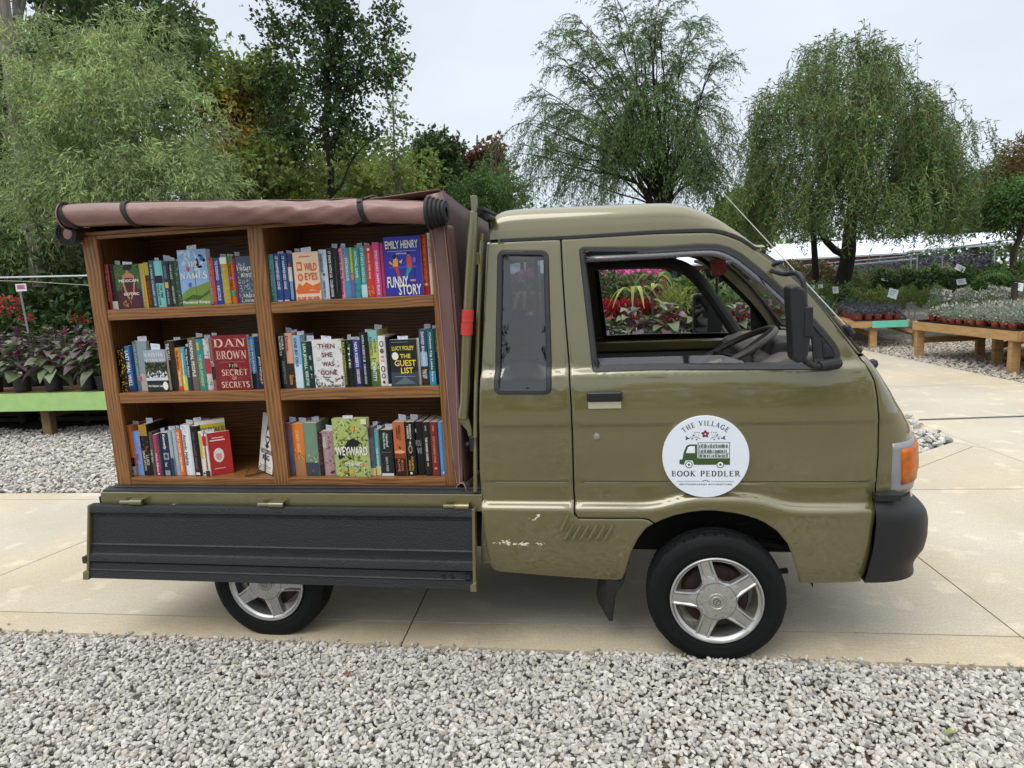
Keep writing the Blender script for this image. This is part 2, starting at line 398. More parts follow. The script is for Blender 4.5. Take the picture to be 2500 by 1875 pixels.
# ------------------------------------------------------------------ ground
def add_node(nt, t, **kw):
    n = nt.nodes.new(t)
    for k, v in kw.items():
        if k.startswith('i_'): n.inputs[k[2:].replace('_', ' ')].default_value = v
        else: setattr(n, k, v)
    return n
def gravel_ground_mat():
    m, nt, b = newmat('gravel_bed'); tc = nt.nodes.new('ShaderNodeTexCoord')
    v1 = add_node(nt, 'ShaderNodeTexVoronoi', i_Scale=30.0); v1.feature = 'F1'
    nt.links.new(tc.outputs['Object'], v1.inputs['Vector'])
    hs = add_node(nt, 'ShaderNodeHueSaturation'); hs.inputs['Color'].default_value = (.36, .335, .285, 1)
    hs.inputs['Saturation'].default_value = 1
    sp = nt.nodes.new('ShaderNodeSeparateColor'); nt.links.new(v1.outputs['Color'], sp.inputs[0])
    r = add_node(nt, 'ShaderNodeMapRange'); r.inputs[3].default_value = .45; r.inputs[4].default_value = 1.5
    nt.links.new(sp.outputs[0], r.inputs[0])
    n = add_node(nt, 'ShaderNodeTexNoise', i_Scale=.9, i_Detail=5.0); nt.links.new(tc.outputs['Object'], n.inputs['Vector'])
    r2 = add_node(nt, 'ShaderNodeMapRange'); r2.inputs[1].default_value = .35; r2.inputs[2].default_value = .65; r2.inputs[3].default_value = .7; r2.inputs[4].default_value = 1.1
    nt.links.new(n.outputs[0], r2.inputs[0])
    v2 = add_node(nt, 'ShaderNodeTexVoronoi', i_Scale=30.0); v2.feature = 'DISTANCE_TO_EDGE'
    nt.links.new(tc.outputs['Object'], v2.inputs['Vector'])
    r3 = add_node(nt, 'ShaderNodeMapRange'); r3.inputs[2].default_value = .09; r3.inputs[3].default_value = .3; r3.inputs[4].default_value = 1.0
    nt.links.new(v2.outputs['Distance'], r3.inputs[0])
    a = add_node(nt, 'ShaderNodeMath', operation='MULTIPLY'); nt.links.new(r.outputs[0], a.inputs[0]); nt.links.new(r2.outputs[0], a.inputs[1])
    c = add_node(nt, 'ShaderNodeMath', operation='MULTIPLY'); nt.links.new(a.outputs[0], c.inputs[0]); nt.links.new(r3.outputs[0], c.inputs[1])
    nt.links.new(c.outputs[0], hs.inputs['Value']); nt.links.new(hs.outputs[0], b.inputs['Base Color'])
    b.inputs['Roughness'].default_value = .95
    bn = add_node(nt, 'ShaderNodeBump', i_Strength=.9, i_Distance=.015); nt.links.new(v2.outputs['Distance'], bn.inputs['Height'])
    nt.links.new(bn.outputs[0], b.inputs['Normal']); return m
def concrete_mat(name='concrete', c1=(.49, .445, .355), c2=(.50, .43, .31)):
    m, nt, b = newmat(name); tc = nt.nodes.new('ShaderNodeTexCoord')
    def noise(scale, det, lo, hi, a=.3, z=.7, sc=(1, 1, 1), rot=0):
        mp = nt.nodes.new('ShaderNodeMapping'); mp.inputs['Scale'].default_value = sc; mp.inputs['Rotation'].default_value = (0, 0, rot)
        nt.links.new(tc.outputs['Object'], mp.inputs[0])
        n = add_node(nt, 'ShaderNodeTexNoise', i_Scale=scale, i_Detail=det); nt.links.new(mp.outputs[0], n.inputs['Vector'])
        r = add_node(nt, 'ShaderNodeMapRange'); r.inputs[1].default_value = a; r.inputs[2].default_value = z
        r.inputs[3].default_value = lo; r.inputs[4].default_value = hi; nt.links.new(n.outputs[0], r.inputs[0]); return r.outputs[0], n.outputs[0]
    A, _ = noise(1.1, 7, .88, 1.08); B, bf = noise(110, 3, .86, 1.12); C, cf = noise(14, 4, .93, 1.07, sc=(1, 9, 1), rot=.15)
    D, _ = noise(5, 8, 1.0, 1.16, a=.58, z=.66)       # pale worn flecks
    cur = A
    for q in (B, C, D):
        mm = add_node(nt, 'ShaderNodeMath', operation='MULTIPLY'); nt.links.new(cur, mm.inputs[0]); nt.links.new(q, mm.inputs[1]); cur = mm.outputs[0]
    vv = add_node(nt, 'ShaderNodeTexVoronoi', i_Scale=26.0); nt.links.new(tc.outputs['Object'], vv.inputs['Vector'])
    hs = add_node(nt, 'ShaderNodeHueSaturation'); nt.links.new(cur, hs.inputs['Value'])
    mx = nt.nodes.new('ShaderNodeMixRGB'); mx.inputs[1].default_value = (*c1, 1); mx.inputs[2].default_value = (*c2, 1)
    E_, _ = noise(.7, 4, 0, 1, .4, .6); nt.links.new(E_, mx.inputs[0]); nt.links.new(mx.outputs[0], hs.inputs['Color'])
    nt.links.new(hs.outputs[0], b.inputs['Base Color']); b.inputs['Roughness'].default_value = .88
    bn = add_node(nt, 'ShaderNodeBump', i_Strength=.25, i_Distance=.004); nt.links.new(bf, bn.inputs['Height'])
    nt.links.new(bn.outputs[0], b.inputs['Normal']); return m
M_grav = gravel_ground_mat(); M_conc = concrete_mat(); M_conc2 = concrete_mat('concrete_edge', (.49, .425, .315), (.49, .40, .26))
g = MB(); g.add([(-90, -60, -.035), (90, -60, -.035), (90, 140, -.035), (-90, 140, -.035)], [(0, 1, 2, 3)])
tag(g.build('ground', M_grav), kind='structure')
n_ = lambda x: -.01+.018*x
s_ = lambda x: .19+.028*x
f_ = lambda x: 2.028+.0276*x
f2 = lambda x: 1.87+.0276*x
def xj(a, bq): return lambda y: a+bq*y
JL, JM, JR = xj(-3.335, .198), xj(-.715, -.072), xj(1.788, -.106)
def strip(lo, hi, xa, xb):
    """slab between two lines y=lo(x), y=hi(x) and joints x=xa(y), x=xb(y)"""
    def cr(l, x):
        y = 0.
        for _ in range(4): y = l(x(y))
        return (x(y), y)
    return [cr(lo, xa), cr(lo, xb), cr(hi, xb), cr(hi, xa)]
far = [xj(-9, 0), JL, JM, JR, xj(7.5, 0)]
slabs = []
for i in range(4):
    for lo, hi in ((n_, s_), (s_, f2), (f2, f_)):
        if lo is f2 and i == 3: continue
        slabs.append(strip(lo, hi if not (i == 3 and hi is f2) else f_, far[i], far[i+1]))
slabs += [[(1.42, 2.07), (1.77, 2.08), (2.93, 3.17), (2.84, 3.31)],
          [(1.77, 2.08), (3.15, 2.12), (3.0, 3.1), (2.93, 3.17)], [(3.15, 2.12), (7.5, 2.24), (7.5, 4.1), (5.0, 4.6), (3.9, 4.23), (2.84, 4.12)],
          [(2.84, 3.31), (2.93, 3.17), (3.0, 3.1), (2.84, 4.12), (2.72, 4.1), (2.73, 3.83)],
          [(2.70, 4.15), (3.9, 4.27), (5.1, 4.63), (4.775, 6.03), (2.55, 5.9)], [(2.55, 5.9), (4.775, 6.03), (4.18, 9.59), (2.2, 9.3)],
          [(2.2, 9.3), (4.18, 9.59), (4.3, 14), (1.6, 13.5)]]
mb = MB()
for sidx, s in enumerate(slabs):
    smi = 1 if (sidx < 12 and sidx in (0, 3, 6, 9)) else 0
    s = offset(s, .0035); s = s if area(s) > 0 else s[::-1]
    k = len(s); mb.add([(x, y, 0) for x, y in s]+[(x, y, -.08) for x, y in s], [tuple(range(k))]+[(i, (i+1) % k, k+(i+1) % k, k+i)[::-1] for i in range(k)], smi)
tag(mb.build('concrete_path', [M_conc, M_conc2]), kind='structure')
mb = MB(); mb.box((-9, .03, -.06), (7.5, 2.1, -.012)); mb.add([(2.6, 3.3, -.012), (5, 3.2, -.012), (5, 4.8, -.012), (2.6, 4.2, -.012)], [(0, 1, 2, 3)])
tag(mb.build('pavement_joint', mat('joint_dirt', (.06, .05, .04), .95)), kind='structure')
q = MB(); q.add([(2.70, 4.105, .003), (3.9, 4.225, .003), (5.1, 4.60, .003), (5.1, 4.65, .003), (3.9, 4.275, .003), (2.70, 4.155, .003)], [(0, 1, 4, 5), (1, 2, 3, 4)]); tag(q.build('expansion_strip', mat('joint_filler', '#4b4d50', .8, var=.2)), kind='structure')
# --- loose stones
def rock_variants(n, sub):
    out = []
    for i in range(n):
        bm = bmesh.new(); bmesh.ops.create_icosphere(bm, subdivisions=sub, radius=1)
        V = np.array([v.co[:] for v in bm.verts]); F = np.array([[v.index for v in f.verts] for f in bm.faces]); bm.free()
        for _ in range(9):
            d = rng.normal(size=3); d /= np.linalg.norm(d); h = rng.uniform(.42, .78); q = V@d
            V = V - np.outer(np.maximum(q-h, 0), d)
        V = V*np.array([1, rng.uniform(.55, .85), rng.uniform(.45, .7)])*1.35 + rng.normal(size=V.shape)*.012
        out.append((V, F))
    return out
def rand_rot(n, tilt=.42):
    a = rng.uniform(0, 2*np.pi, n); t = rng.normal(0, tilt, n); u = rng.normal(0, tilt, n)
    ca, sa, ct, st, cu, su = np.cos(a), np.sin(a), np.cos(t), np.sin(t), np.cos(u), np.sin(u); Z = np.zeros(n); O = np.ones(n)
    Rz = np.stack([ca, -sa, Z, sa, ca, Z, Z, Z, O], 1).reshape(n, 3, 3); Rx = np.stack([O, Z, Z, Z, ct, -st, Z, st, ct], 1).reshape(n, 3, 3)
    Ry = np.stack([cu, Z, su, Z, O, Z, -su, Z, cu], 1).reshape(n, 3, 3)
    return Rx@Ry@Rz
def scatter(name, P, size, var, mats, label, mi=None):
    Vs = []; Fs = []; Ms = []; k = 0; idx = rng.integers(0, len(var), len(P)); Rm = rand_rot(len(P))
    for vi, (V, F) in enumerate(var):
        s = np.where(idx == vi)[0]
        if not len(s): continue
        W = np.einsum('nij,vj->nvi', Rm[s], V)*size[s][:, None, None] + P[s][:, None, :]
        Vs.append(W.reshape(-1, 3)); FF = F[None]+(np.arange(len(s))*len(V))[:, None, None]+k; Fs.append(FF.reshape(-1, 3)); k += len(s)*len(V)
        Ms.append(np.repeat(mi[s] if mi is not None else np.zeros(len(s)), len(F)))
    o = quick_mesh(name, np.concatenate(Vs), np.concatenate(Fs), mats, mi=np.concatenate(Ms).astype(int))
    return tag(o, label, 'gravel', kind='stuff')
M_st = mat('stone', '#bcb8b0', .85, var=.16, vscale=60, island=.22, isl_h=.006, bump=.25, bscale=150)
M_st2 = mat('stone_warm', '#b0a89c', .85, var=.16, vscale=60, island=.22, isl_h=.01)
M_st3 = mat('stone_dark', '#8f8c86', .85, var=.2, vscale=60, island=.3, isl_h=.01)
def stones(x0, x1, ylo, yhi, sp, rad, z0, layers=1.0):
    nx = int((x1-x0)/sp); P = []
    for L in range(2 if layers > 1 else 1):
        ys = np.arange(min(ylo(x0), ylo(x1)), max(yhi(x0), yhi(x1)), sp); X, Y = np.meshgrid(np.linspace(x0, x1, nx), ys)
        X = X.ravel()+rng.uniform(-.5, .5, X.size)*sp*1.3; Y = Y.ravel()+rng.uniform(-.5, .5, Y.size)*sp*1.3
        k = (Y > ylo(X)) & (Y < yhi(X)); X, Y = X[k], Y[k]
        if L: s = rng.random(len(X)) < (layers-1); X, Y = X[s], Y[s]
        P.append(np.stack([X, Y, z0+L*rad*.75+rng.uniform(-.3, .3, len(X))*rad], 1))
    P = np.concatenate(P); S = rad*rng.uniform(.7, 1.35, len(P)); mi = rng.choice([0, 1, 2], len(P), p=[.78, .14, .08]); return P, S, mi
def vpatch(P): return (np.sin(P[:, 0]*7+np.sin(P[:, 1]*9))+np.sin(P[:, 1]*13+P[:, 0]*5))/2
q = MB(); q.add([(.3, -1.5, -.018), (2.2, -1.5, -.018), (2.2, -.12, -.018), (.3, -.12, -.018)], [(0, 1, 2, 3)]); tag(q.build('soil', mat('damp_soil', '#5a4c3a', .95, var=.3, vscale=12)), kind='structure')
V2 = rock_variants(26, 2); V1 = rock_variants(20, 1)
P, S_, mi = stones(-3.4, 2.1, lambda x: -1.3+0*x, lambda x: -.010+.018*x, .0176, .0100, -.006, 1.7)
kp = ~((vpatch(P) > .25) & (P[:, 0] > .35) & (P[:, 1] < -.12) & (rng.random(len(P)) < .12)); P, S_, mi = P[kp], S_[kp], mi[kp]
P[:, 2] += .007*np.sin(P[:, 0]*3.1)*np.sin(P[:, 1]*4+1)
ex = np.stack([rng.uniform(-2.9, 1.9, 110), -.008+rng.exponential(.006, 110), np.full(110, .004)], 1); ex[:, 1] += .018*ex[:, 0]; P = np.concatenate([P, ex]); S_ = np.concatenate([S_, rng.uniform(.004, .012, 110)]); mi = np.concatenate([mi, rng.choice([0, 1, 2], 110)])
edge = (P[:, 1] > (-.045+.018*P[:, 0])) & (P[:, 1] < -.008+.018*P[:, 0]); P[edge, 2] -= .006
scatter('gravel', P, S_, V2, [M_st, M_st2, M_st3], 'pale grey gravel in the foreground before the concrete', mi)
P, S_, mi = stones(-7.5, -1.9, lambda x: 2.05+.0276*x, lambda x: 4.35+.12*np.sin(x*3), .034, .02, -.014, 1.3)
scatter('gravel', P, S_, V1, [M_st, M_st2, M_st3], 'pale gravel lying under the lime green plant bench', mi)
P, S_, mi = stones(2.0, 2.85, lambda x: np.maximum(2.65, 2.07+(x-1.42)*.873)+.03, lambda x: 4.3+0*x, .05, .034, -.012, 1.3)
scatter('gravel', P, S_, V1, [M_st, M_st3, M_st3], 'coarse gravel corner patch beside the front bumper', mi)
P, S_, mi = stones(4.3, 8.6, lambda x: np.maximum(9.7-(x-4.2)*5.9, 4.7), lambda x: 11+0*x, .055, .026, -.02, 1.0)
scatter('gravel', P, S_, V1, [M_st2, M_st2, M_st3], 'brownish gravel beneath the wooden plant benches', mi)
q = MB(); q.add([(-9.3, 4.2, -.012), (2.3, 4.2, -.012), (2.3, 7.2, -.012), (-9.3, 7.2, -.012)], [(0, 1, 2, 3)]); tag(q.build('weed_cloth', mat('black_ground_cloth', '#1d1b18', .9, var=.4, vscale=5, bump=.4, bscale=60)), kind='structure')  # dark sheet over the ground, standing in for shade under the left bench
# small weeds at the lower right, a few dead leaves
M_weed = mat('weed', '#5d6f35', .7, island=.3)
def tuft(name, c, n, L, wd, m, parent=None, lean=.5):
    V = []; F = []
    for i in range(n):
        a = rng.uniform(0, 2*np.pi); l = L*rng.uniform(.5, 1.1); le = rng.uniform(.1, lean); b0 = np.array(c)+np.array([rng.normal()*.12*L, rng.normal()*.12*L, 0])
        d = np.array([math.cos(a), math.sin(a), 0]); s = np.array([-d[1], d[0], 0])*wd*.5; k = len(V)
        for j in range(4):
            t = j/3; p = b0+d*l*le*t*t+np.array([0, 0, l*(t-.25*le*t*t)]); ww = (1-t*.9); V += [p-s*ww, p+s*ww]
        F += [(k, k+1, k+3, k+2), (k+2, k+3, k+5, k+4), (k+4, k+5, k+7, k+6)]
    return quick_mesh(name, V, F, m, parent)
for (px, py, sd) in ((2390, 1872, 0), (2492, 1640, 1)):
    c = atz(px, py, 0); o = tuft('weed', (c.x, c.y, -.01), 18, .035, .005, M_weed)
    tag(o, ['small green weed in the gravel at the lower right corner', 'small weed by the concrete edge at the right'][sd], 'weed')
for (px, py, c_, lb) in ((830+15, 1645, '#7a4b3c', 'brown dead leaf on the gravel below the drop gate'), (2320, 1788, '#8a9a4a', 'yellow green leaf lying on the gravel at right')):
    p = atz(px, py, .015); q = MB(); L = .018
    q.add([(p.x-L, p.y, .012), (p.x, p.y-L*.6, .02), (p.x+L, p.y+.004, .014), (p.x, p.y+L*.6, .024)], [(0, 1, 2), (0, 2, 3)])
    tag(q.build('dead_leaf', mat('dead_leaf', c_, .8), thick=.001), lb, 'leaf')
# ------------------------------------------------------------------ the truck
WID = 1.395; YC = WID/2
XF, XR, WZ, TR = .5665, -1.3335, .2465, .2615
def bump_arch(x): return .042*math.exp(-((x-XF-.02)/.2)**4)
_pz = [(.22, .05), (.285, .03), (.33, .012), (.36, .006), (.45, .0), (.588, -.004), (.598, .0), (.620, .026), (.626, .027), (.69, .023), (.699, .0265), (.706, .019), (.922, .0185), (.932, .0125), (.95, .0125),
       (1.0, .015), (1.07, .021), (1.112, .029), (1.120, .032), (1.150, .056), (1.2, .062), (1.60, .122), (1.68, .14), (1.80, .20)]
def sy(x, z):
    # the crease of the lower strip rides over the arch; other creases are straight
    zz = z
    if z < .69: zz = z - bump_arch(x)*max(0, min(1, (z-.5)/.09))*max(0, min(1, (.69-z)/.03))
    for (a, ya), (b, yb) in zip(_pz, _pz[1:]):
        if zz <= b:
            t = max(0, (zz-a)/(b-a)); t = t*t*(3-2*t) if b-a < .05 else t
            y = ya+(yb-ya)*t; break
    else: y = _pz[-1][1]
    if x > .95: y += ((x-.95)/.25)**2*.022
    return y
def sp(px, py, extra=0):
    Y = 0
    for _ in range(6):
        p = at(px, py, Y); Y = sy(p.x, p.z)+extra
    return (p.x, p.z)
def SP(L, extra=0): return [sp(x, y, extra) for x, y in L]
def smoothline3(pts, n=5):
    P = [Vector(p) for p in pts]; P = [P[0]*2-P[1]]+P+[P[-1]*2-P[-2]]; o = []
    for i in range(1, len(P)-2):
        for j in range(n):
            t = j/n; a, b, c, d = P[i-1:i+3]; o.append(.5*((2*b)+(c-a)*t+(2*a-5*b+4*c-d)*t*t+(3*b-a-3*c+d)*t**3))
    o.append(P[-2]); return o
truck = empty('kei_truck', (-.35, YC, 0))
tag(truck, 'olive green right hand drive mini truck carrying a bookcase', 'truck')
def paint():
    m, nt, b = newmat('olive_paint'); tc = nt.nodes.new('ShaderNodeTexCoord')
    b.inputs['Roughness'].default_value = .4; b.inputs['Metallic'].default_value = .3; b.inputs['Coat IOR'].default_value = 1.85
    b.inputs['Coat Weight'].default_value = .9; b.inputs['Coat Roughness'].default_value = .09
    n = add_node(nt, 'ShaderNodeTexNoise', i_Scale=2.2, i_Detail=6.0); nt.links.new(tc.outputs['Object'], n.inputs['Vector'])
    r = add_node(nt, 'ShaderNodeMapRange'); r.inputs[1].default_value = .3; r.inputs[2].default_value = .7; r.inputs[3].default_value = .93; r.inputs[4].default_value = 1.07
    nt.links.new(n.outputs[0], r.inputs[0])
    n2 = add_node(nt, 'ShaderNodeTexNoise', i_Scale=260.0, i_Detail=2.0); nt.links.new(tc.outputs['Object'], n2.inputs['Vector'])
    r2 = add_node(nt, 'ShaderNodeMapRange'); r2.inputs[1].default_value = .3; r2.inputs[2].default_value = .7; r2.inputs[3].default_value = .94; r2.inputs[4].default_value = 1.06
    nt.links.new(n2.outputs[0], r2.inputs[0])
    mm = add_node(nt, 'ShaderNodeMath', operation='MULTIPLY'); nt.links.new(r.outputs[0], mm.inputs[0]); nt.links.new(r2.outputs[0], mm.inputs[1])
    hs = add_node(nt, 'ShaderNodeHueSaturation'); hs.inputs['Color'].default_value = (*hx('#676036'), 1); nt.links.new(mm.outputs[0], hs.inputs['Value'])
    nt.links.new(hs.outputs[0], b.inputs['Base Color'])
    # dulled clear coat in patches
    n3 = add_node(nt, 'ShaderNodeTexNoise', i_Scale=5.0, i_Detail=6.0); nt.links.new(tc.outputs['Object'], n3.inputs['Vector'])
    r3 = add_node(nt, 'ShaderNodeMapRange'); r3.inputs[1].default_value = .35; r3.inputs[2].default_value = .7; r3.inputs[3].default_value = .03; r3.inputs[4].default_value = .11
    nt.links.new(n3.outputs[0], r3.inputs[0]); nt.links.new(r3.outputs[0], b.inputs['Coat Roughness'])
    n4 = add_node(nt, 'ShaderNodeTexNoise', i_Scale=3.0, i_Detail=1.0); nt.links.new(tc.outputs['Object'], n4.inputs['Vector'])
    bn = add_node(nt, 'ShaderNodeBump', i_Strength=.04, i_Distance=.02); nt.links.new(n4.outputs[0], bn.inputs['Height'])
    nt.links.new(bn.outputs[0], b.inputs['Coat Normal']); return m
M_ol = paint()
M_rub = mat('black_rubber', '#2a2a2c', .55, var=.15, vscale=20, bump=.05)
M_plb = mat('black_plastic', '#191a1c', .5, var=.12, vscale=12, bump=.15, bscale=500)
M_pls = mat('black_plastic_smooth', '#1c1d1f', .3, var=.1, vscale=9)
M_dark = mat('underbody', '#0e0e0d', .8, var=.3, vscale=9)
M_steel = mat('bare_steel', '#8b8468', .35, metal=.8, var=.2, vscale=30)
M_alu = mat('alloy', '#bebdb9', .33, metal=.8, var=.1, vscale=14, coat=.5)
M_alum = mat('alloy_matte', '#a7a49b', .42, metal=.55, var=.08, vscale=14, coat=.3)
M_brake = mat('brake_iron', '#3a2c27', .7, metal=.3, var=.3, vscale=30)
M_sil = mat('silver_trim', '#97979a', .4, metal=.4, var=.05)
M_int = mat('interior_grey', '#6f6964', .8, var=.1)
M_intd = mat('interior_dark', '#3a3735', .8, var=.2, vscale=10)
def glassm(name, tint, tr=.9, rough=.02):
    m, nt, b = newmat(name); nt.nodes.remove(b); o = nt.nodes['Material Output']
    t = nt.nodes.new('ShaderNodeBsdfTransparent'); t.inputs[0].default_value = (*tint, 1)
    g = nt.nodes.new('ShaderNodeBsdfGlossy'); g.inputs['Roughness'].default_value = rough; g.inputs[0].default_value = (1, 1, 1, 1)
    f = nt.nodes.new('ShaderNodeFresnel'); ge_ = nt.nodes.new('ShaderNodeNewGeometry'); mr_ = nt.nodes.new('ShaderNodeMapRange'); mr_.inputs[3].default_value = tr; mr_.inputs[4].default_value = 1/tr; nt.links.new(ge_.outputs['Backfacing'], mr_.inputs[0]); nt.links.new(mr_.outputs[0], f.inputs[0])
    mx = nt.nodes.new('ShaderNodeMixShader'); nt.links.new(f.outputs[0], mx.inputs[0]); nt.links.new(t.outputs[0], mx.inputs[1]); nt.links.new(g.outputs[0], mx.inputs[2])
    nt.links.new(mx.outputs[0], o.inputs[0]); return m
M_gl = glassm('window_glass', (.86, .9, .88), 1.5)
M_gld = glassm('tinted_glass', (.24, .27, .29), 1.95)
M_smoke = glassm('smoked_acrylic', (.40, .36, .41), 1.9, .06)
M_mirr = mat('mirror_glass', '#aeb4b6', .04, metal=1)
# ---- outlines traced at the side panel's own surface
win_o = rounded(SP([(1413, 603), (1600, 603), (1700, 596), (1750, 596.4), (1781, 604), (1811, 620.5), (1856, 656.7), (1901, 696), (1946.6, 738), (1979.7, 771), (2013, 807.4), (2040, 840.6), (2051, 862), (2054, 900), (2022, 902.5), (1600, 903), (1447, 908)]),
                [.022, 0, .01, .01, .01, .01, .01, 0, 0, 0, 0, .01, .01, .02, 0, 0, .012])
door_o = SP([(1371, 582), (1375, 667), (1382, 775), (1391, 884), (1396.6, 992), (1400, 1085), (1403, 1200), (1404.5, 1250), (1411, 1264), (1480, 1265), (1570, 1265), (1584, 1268), (1599, 1277),
             (1620, 1268), (1645, 1259), (1680, 1251), (1717, 1247), (1745, 1247), (1771, 1250), (1800, 1254), (1825, 1260), (1850, 1268), (1869, 1277), (1898, 1297), (1923, 1327), (1934, 1352), (1948, 1395), (1954, 1425),
             (2100, 1421), (2111, 1402), (2124, 1345), (2131, 1290), (2135, 1222), (2140, 1150), (2143, 1111), (2144, 1035), (2141, 970), (2134, 930), (2112, 889), (2082, 852), (2052, 813), (2016, 765), (1974, 716), (1925, 669), (1889, 641), (1844, 609), (1811, 588), (1769, 572), (1738, 566), (1600, 569), (1480, 575)])
rear_o = SP([(1188, 592), (1184, 700), (1176, 900), (1170, 1043), (1171, 1150), (1176, 1222), (1179, 1268), (1188, 1346), (1195, 1376), (1202, 1388), (1214, 1395), (1350, 1407), (1499, 1417), (1517, 1416), (1527, 1395), (1531, 1379), (1539, 1352), (1556, 1317), (1577, 1290), (1595, 1279.5),
             (1582, 1271), (1568, 1268), (1480, 1268), (1409, 1267.5), (1401, 1258), (1399, 1200), (1396, 1085), (1392.5, 992), (1387, 884), (1378, 775), (1371, 667), (1367, 583), (1280, 586)])
qw_o = rounded(SP([(1216, 611), (1338, 612), (1346, 962), (1207, 962)]), .03, 7)
def hole_of(o): return offset(o, .006)
rws = sorted(set([round(v, 4) for v in list(np.arange(.27, .56, .035)) + list(np.arange(.56, .72, .007)) + list(np.arange(.72, .92, .035)) + list(np.arange(.918, .945, .006)) + list(np.arange(.96, 1.1, .03)) + list(np.arange(1.10, 1.16, .007)) + list(np.arange(1.18, 1.8, .04))]))
def wz(x, zz):
    z = zz
    if zz > .692: return z
    for _ in range(5): z = zz+bump_arch(x)*max(0, min(1, (z-.5)/.09))*max(0, min(1, (.69-z)/.03))
    return z
def both(name, outer, holes, mats, parent, label=None, **kw):
    kw['warp'] = wz
    o = panel(name, outer, holes, sy, mats, parent, **kw)
    o2 = panel(name, outer, holes, sy, mats, parent, mir=WID, **kw); return o, o2
rear_n, rear_f = both('rear_quarter_panel', rear_o, [hole_of(qw_o)], M_ol, truck, rows=rws, step=.032, flange=.02)
door_n, door_f = both('door', door_o, [hole_of(win_o)], M_ol, truck, rows=rws, step=.032, flange=.022)
for mir in (None, WID): panel('door_jamb', SP([(1356, 586), (1386, 586), (1392, 775), (1414, 1000), (1418, 1258), (1385, 1258), (1376, 900)]), [], sy, M_dark, truck, dy=.022, flange=0, lipw=0, step=.1, rows=[], mir=mir)
# black rubber around the openings, smoked visor, glass
for mir, dr, rr_ in ((None, door_n, rear_n), (WID, door_f, rear_f)):
    panel('window_frame', offset(win_o, -.001), [offset(win_o, .021)], sy, M_rub, dr, dy=-.005, flange=.03, lipw=.004, lip=.004, step=.1, mir=mir, rows=[])
    panel('quarter_frame', offset(qw_o, -.002), [offset(qw_o, .019)], sy, M_rub, rr_, dy=-.006, flange=.025, lipw=.004, lip=.004, step=.1, mir=mir, rows=[])
    panel('quarter_glass', offset(qw_o, .014), [], lambda x, z: sy(x, z)+.004, M_gld if mir is None else M_gl, rr_, flange=0, lipw=0, mir=mir, step=.05)
    # door shell inside: sill rail below the opening
    lo = MB(); y0 = .10
    for (xa, xb, za, zb) in ((.02, 1.02, 1.06, 1.118),):
        ys = (y0-.03, y0+.012) if mir is None else (WID-y0-.012, WID-y0+.03); lo.box((xa, ys[0], za), (xb, ys[1], zb))
    lo.build('door_inner_rail', M_ol, dr, bevel=.012, seg=3)
    lo = MB(); ys = (y0-.04, y0-.01) if mir is None else (WID-y0+.01, WID-y0+.04); lo.box((.02, ys[0], .62), (1.05, ys[1], 1.05)); lo.build('door_lining', M_int, dr)
# visor along the top edge and down the pillar
top_line = SP([(1427, 620), (1600, 613), (1700, 607), (1748, 607), (1776, 615), (1805, 631), (1850, 667), (1896, 707), (1940, 749), (1972, 781)])
in_line = SP([(1431, 640), (1600, 632), (1700, 626), (1742, 627), (1768, 636), (1795, 651), (1838, 686), (1882, 725), (1922, 765), (1950, 800)])
vis = MB(); rows = []
for (a, b) in zip(smoothline(top_line, 4), smoothline(in_line, 4)):
    rows.append([Vector((a[0], sy(*a)-.006, a[1])), Vector(((a[0]+b[0])/2, sy(*a)-.022, (a[1]+b[1])/2)), Vector((b[0], sy(*a)-.027, b[1]))])
vis.grid(rows); vis.build('window_visor', M_smoke, door_n, thick=.003)
# lowered pane: only its upper edge shows
gp = rounded(SP([(1457, 874), (1600, 870), (1760, 866), (1830, 886), (1835, 904), (1457, 906)], .03), .01)
panel('door_glass', gp, [], lambda x, z: sy(x, z)+.02, M_smoke, door_n, flange=0, lipw=0, step=.06)
# sail panel at the front of the window
sail = rounded(SP([(1980, 776), (2004, 806), (2030, 838), (2046, 862), (2048, 889), (1992, 894)]), .006)
panel('sail_panel', sail, [], lambda x, z: sy(x, z)+.002, M_plb, door_n, flange=.02, step=.05)
sail2 = rounded(SP([(2006, 824), (2014, 826), (2038, 858), (2040, 875), (2008, 878)]), .006)
panel('sail_inset', sail2, [], lambda x, z: sy(x, z)-.001, M_pls, door_n, flange=.003, step=.05)
panel('sail_panel', sail, [], lambda x, z: sy(x, z)+.002, M_plb, door_f, flange=.02, step=.05, mir=WID)
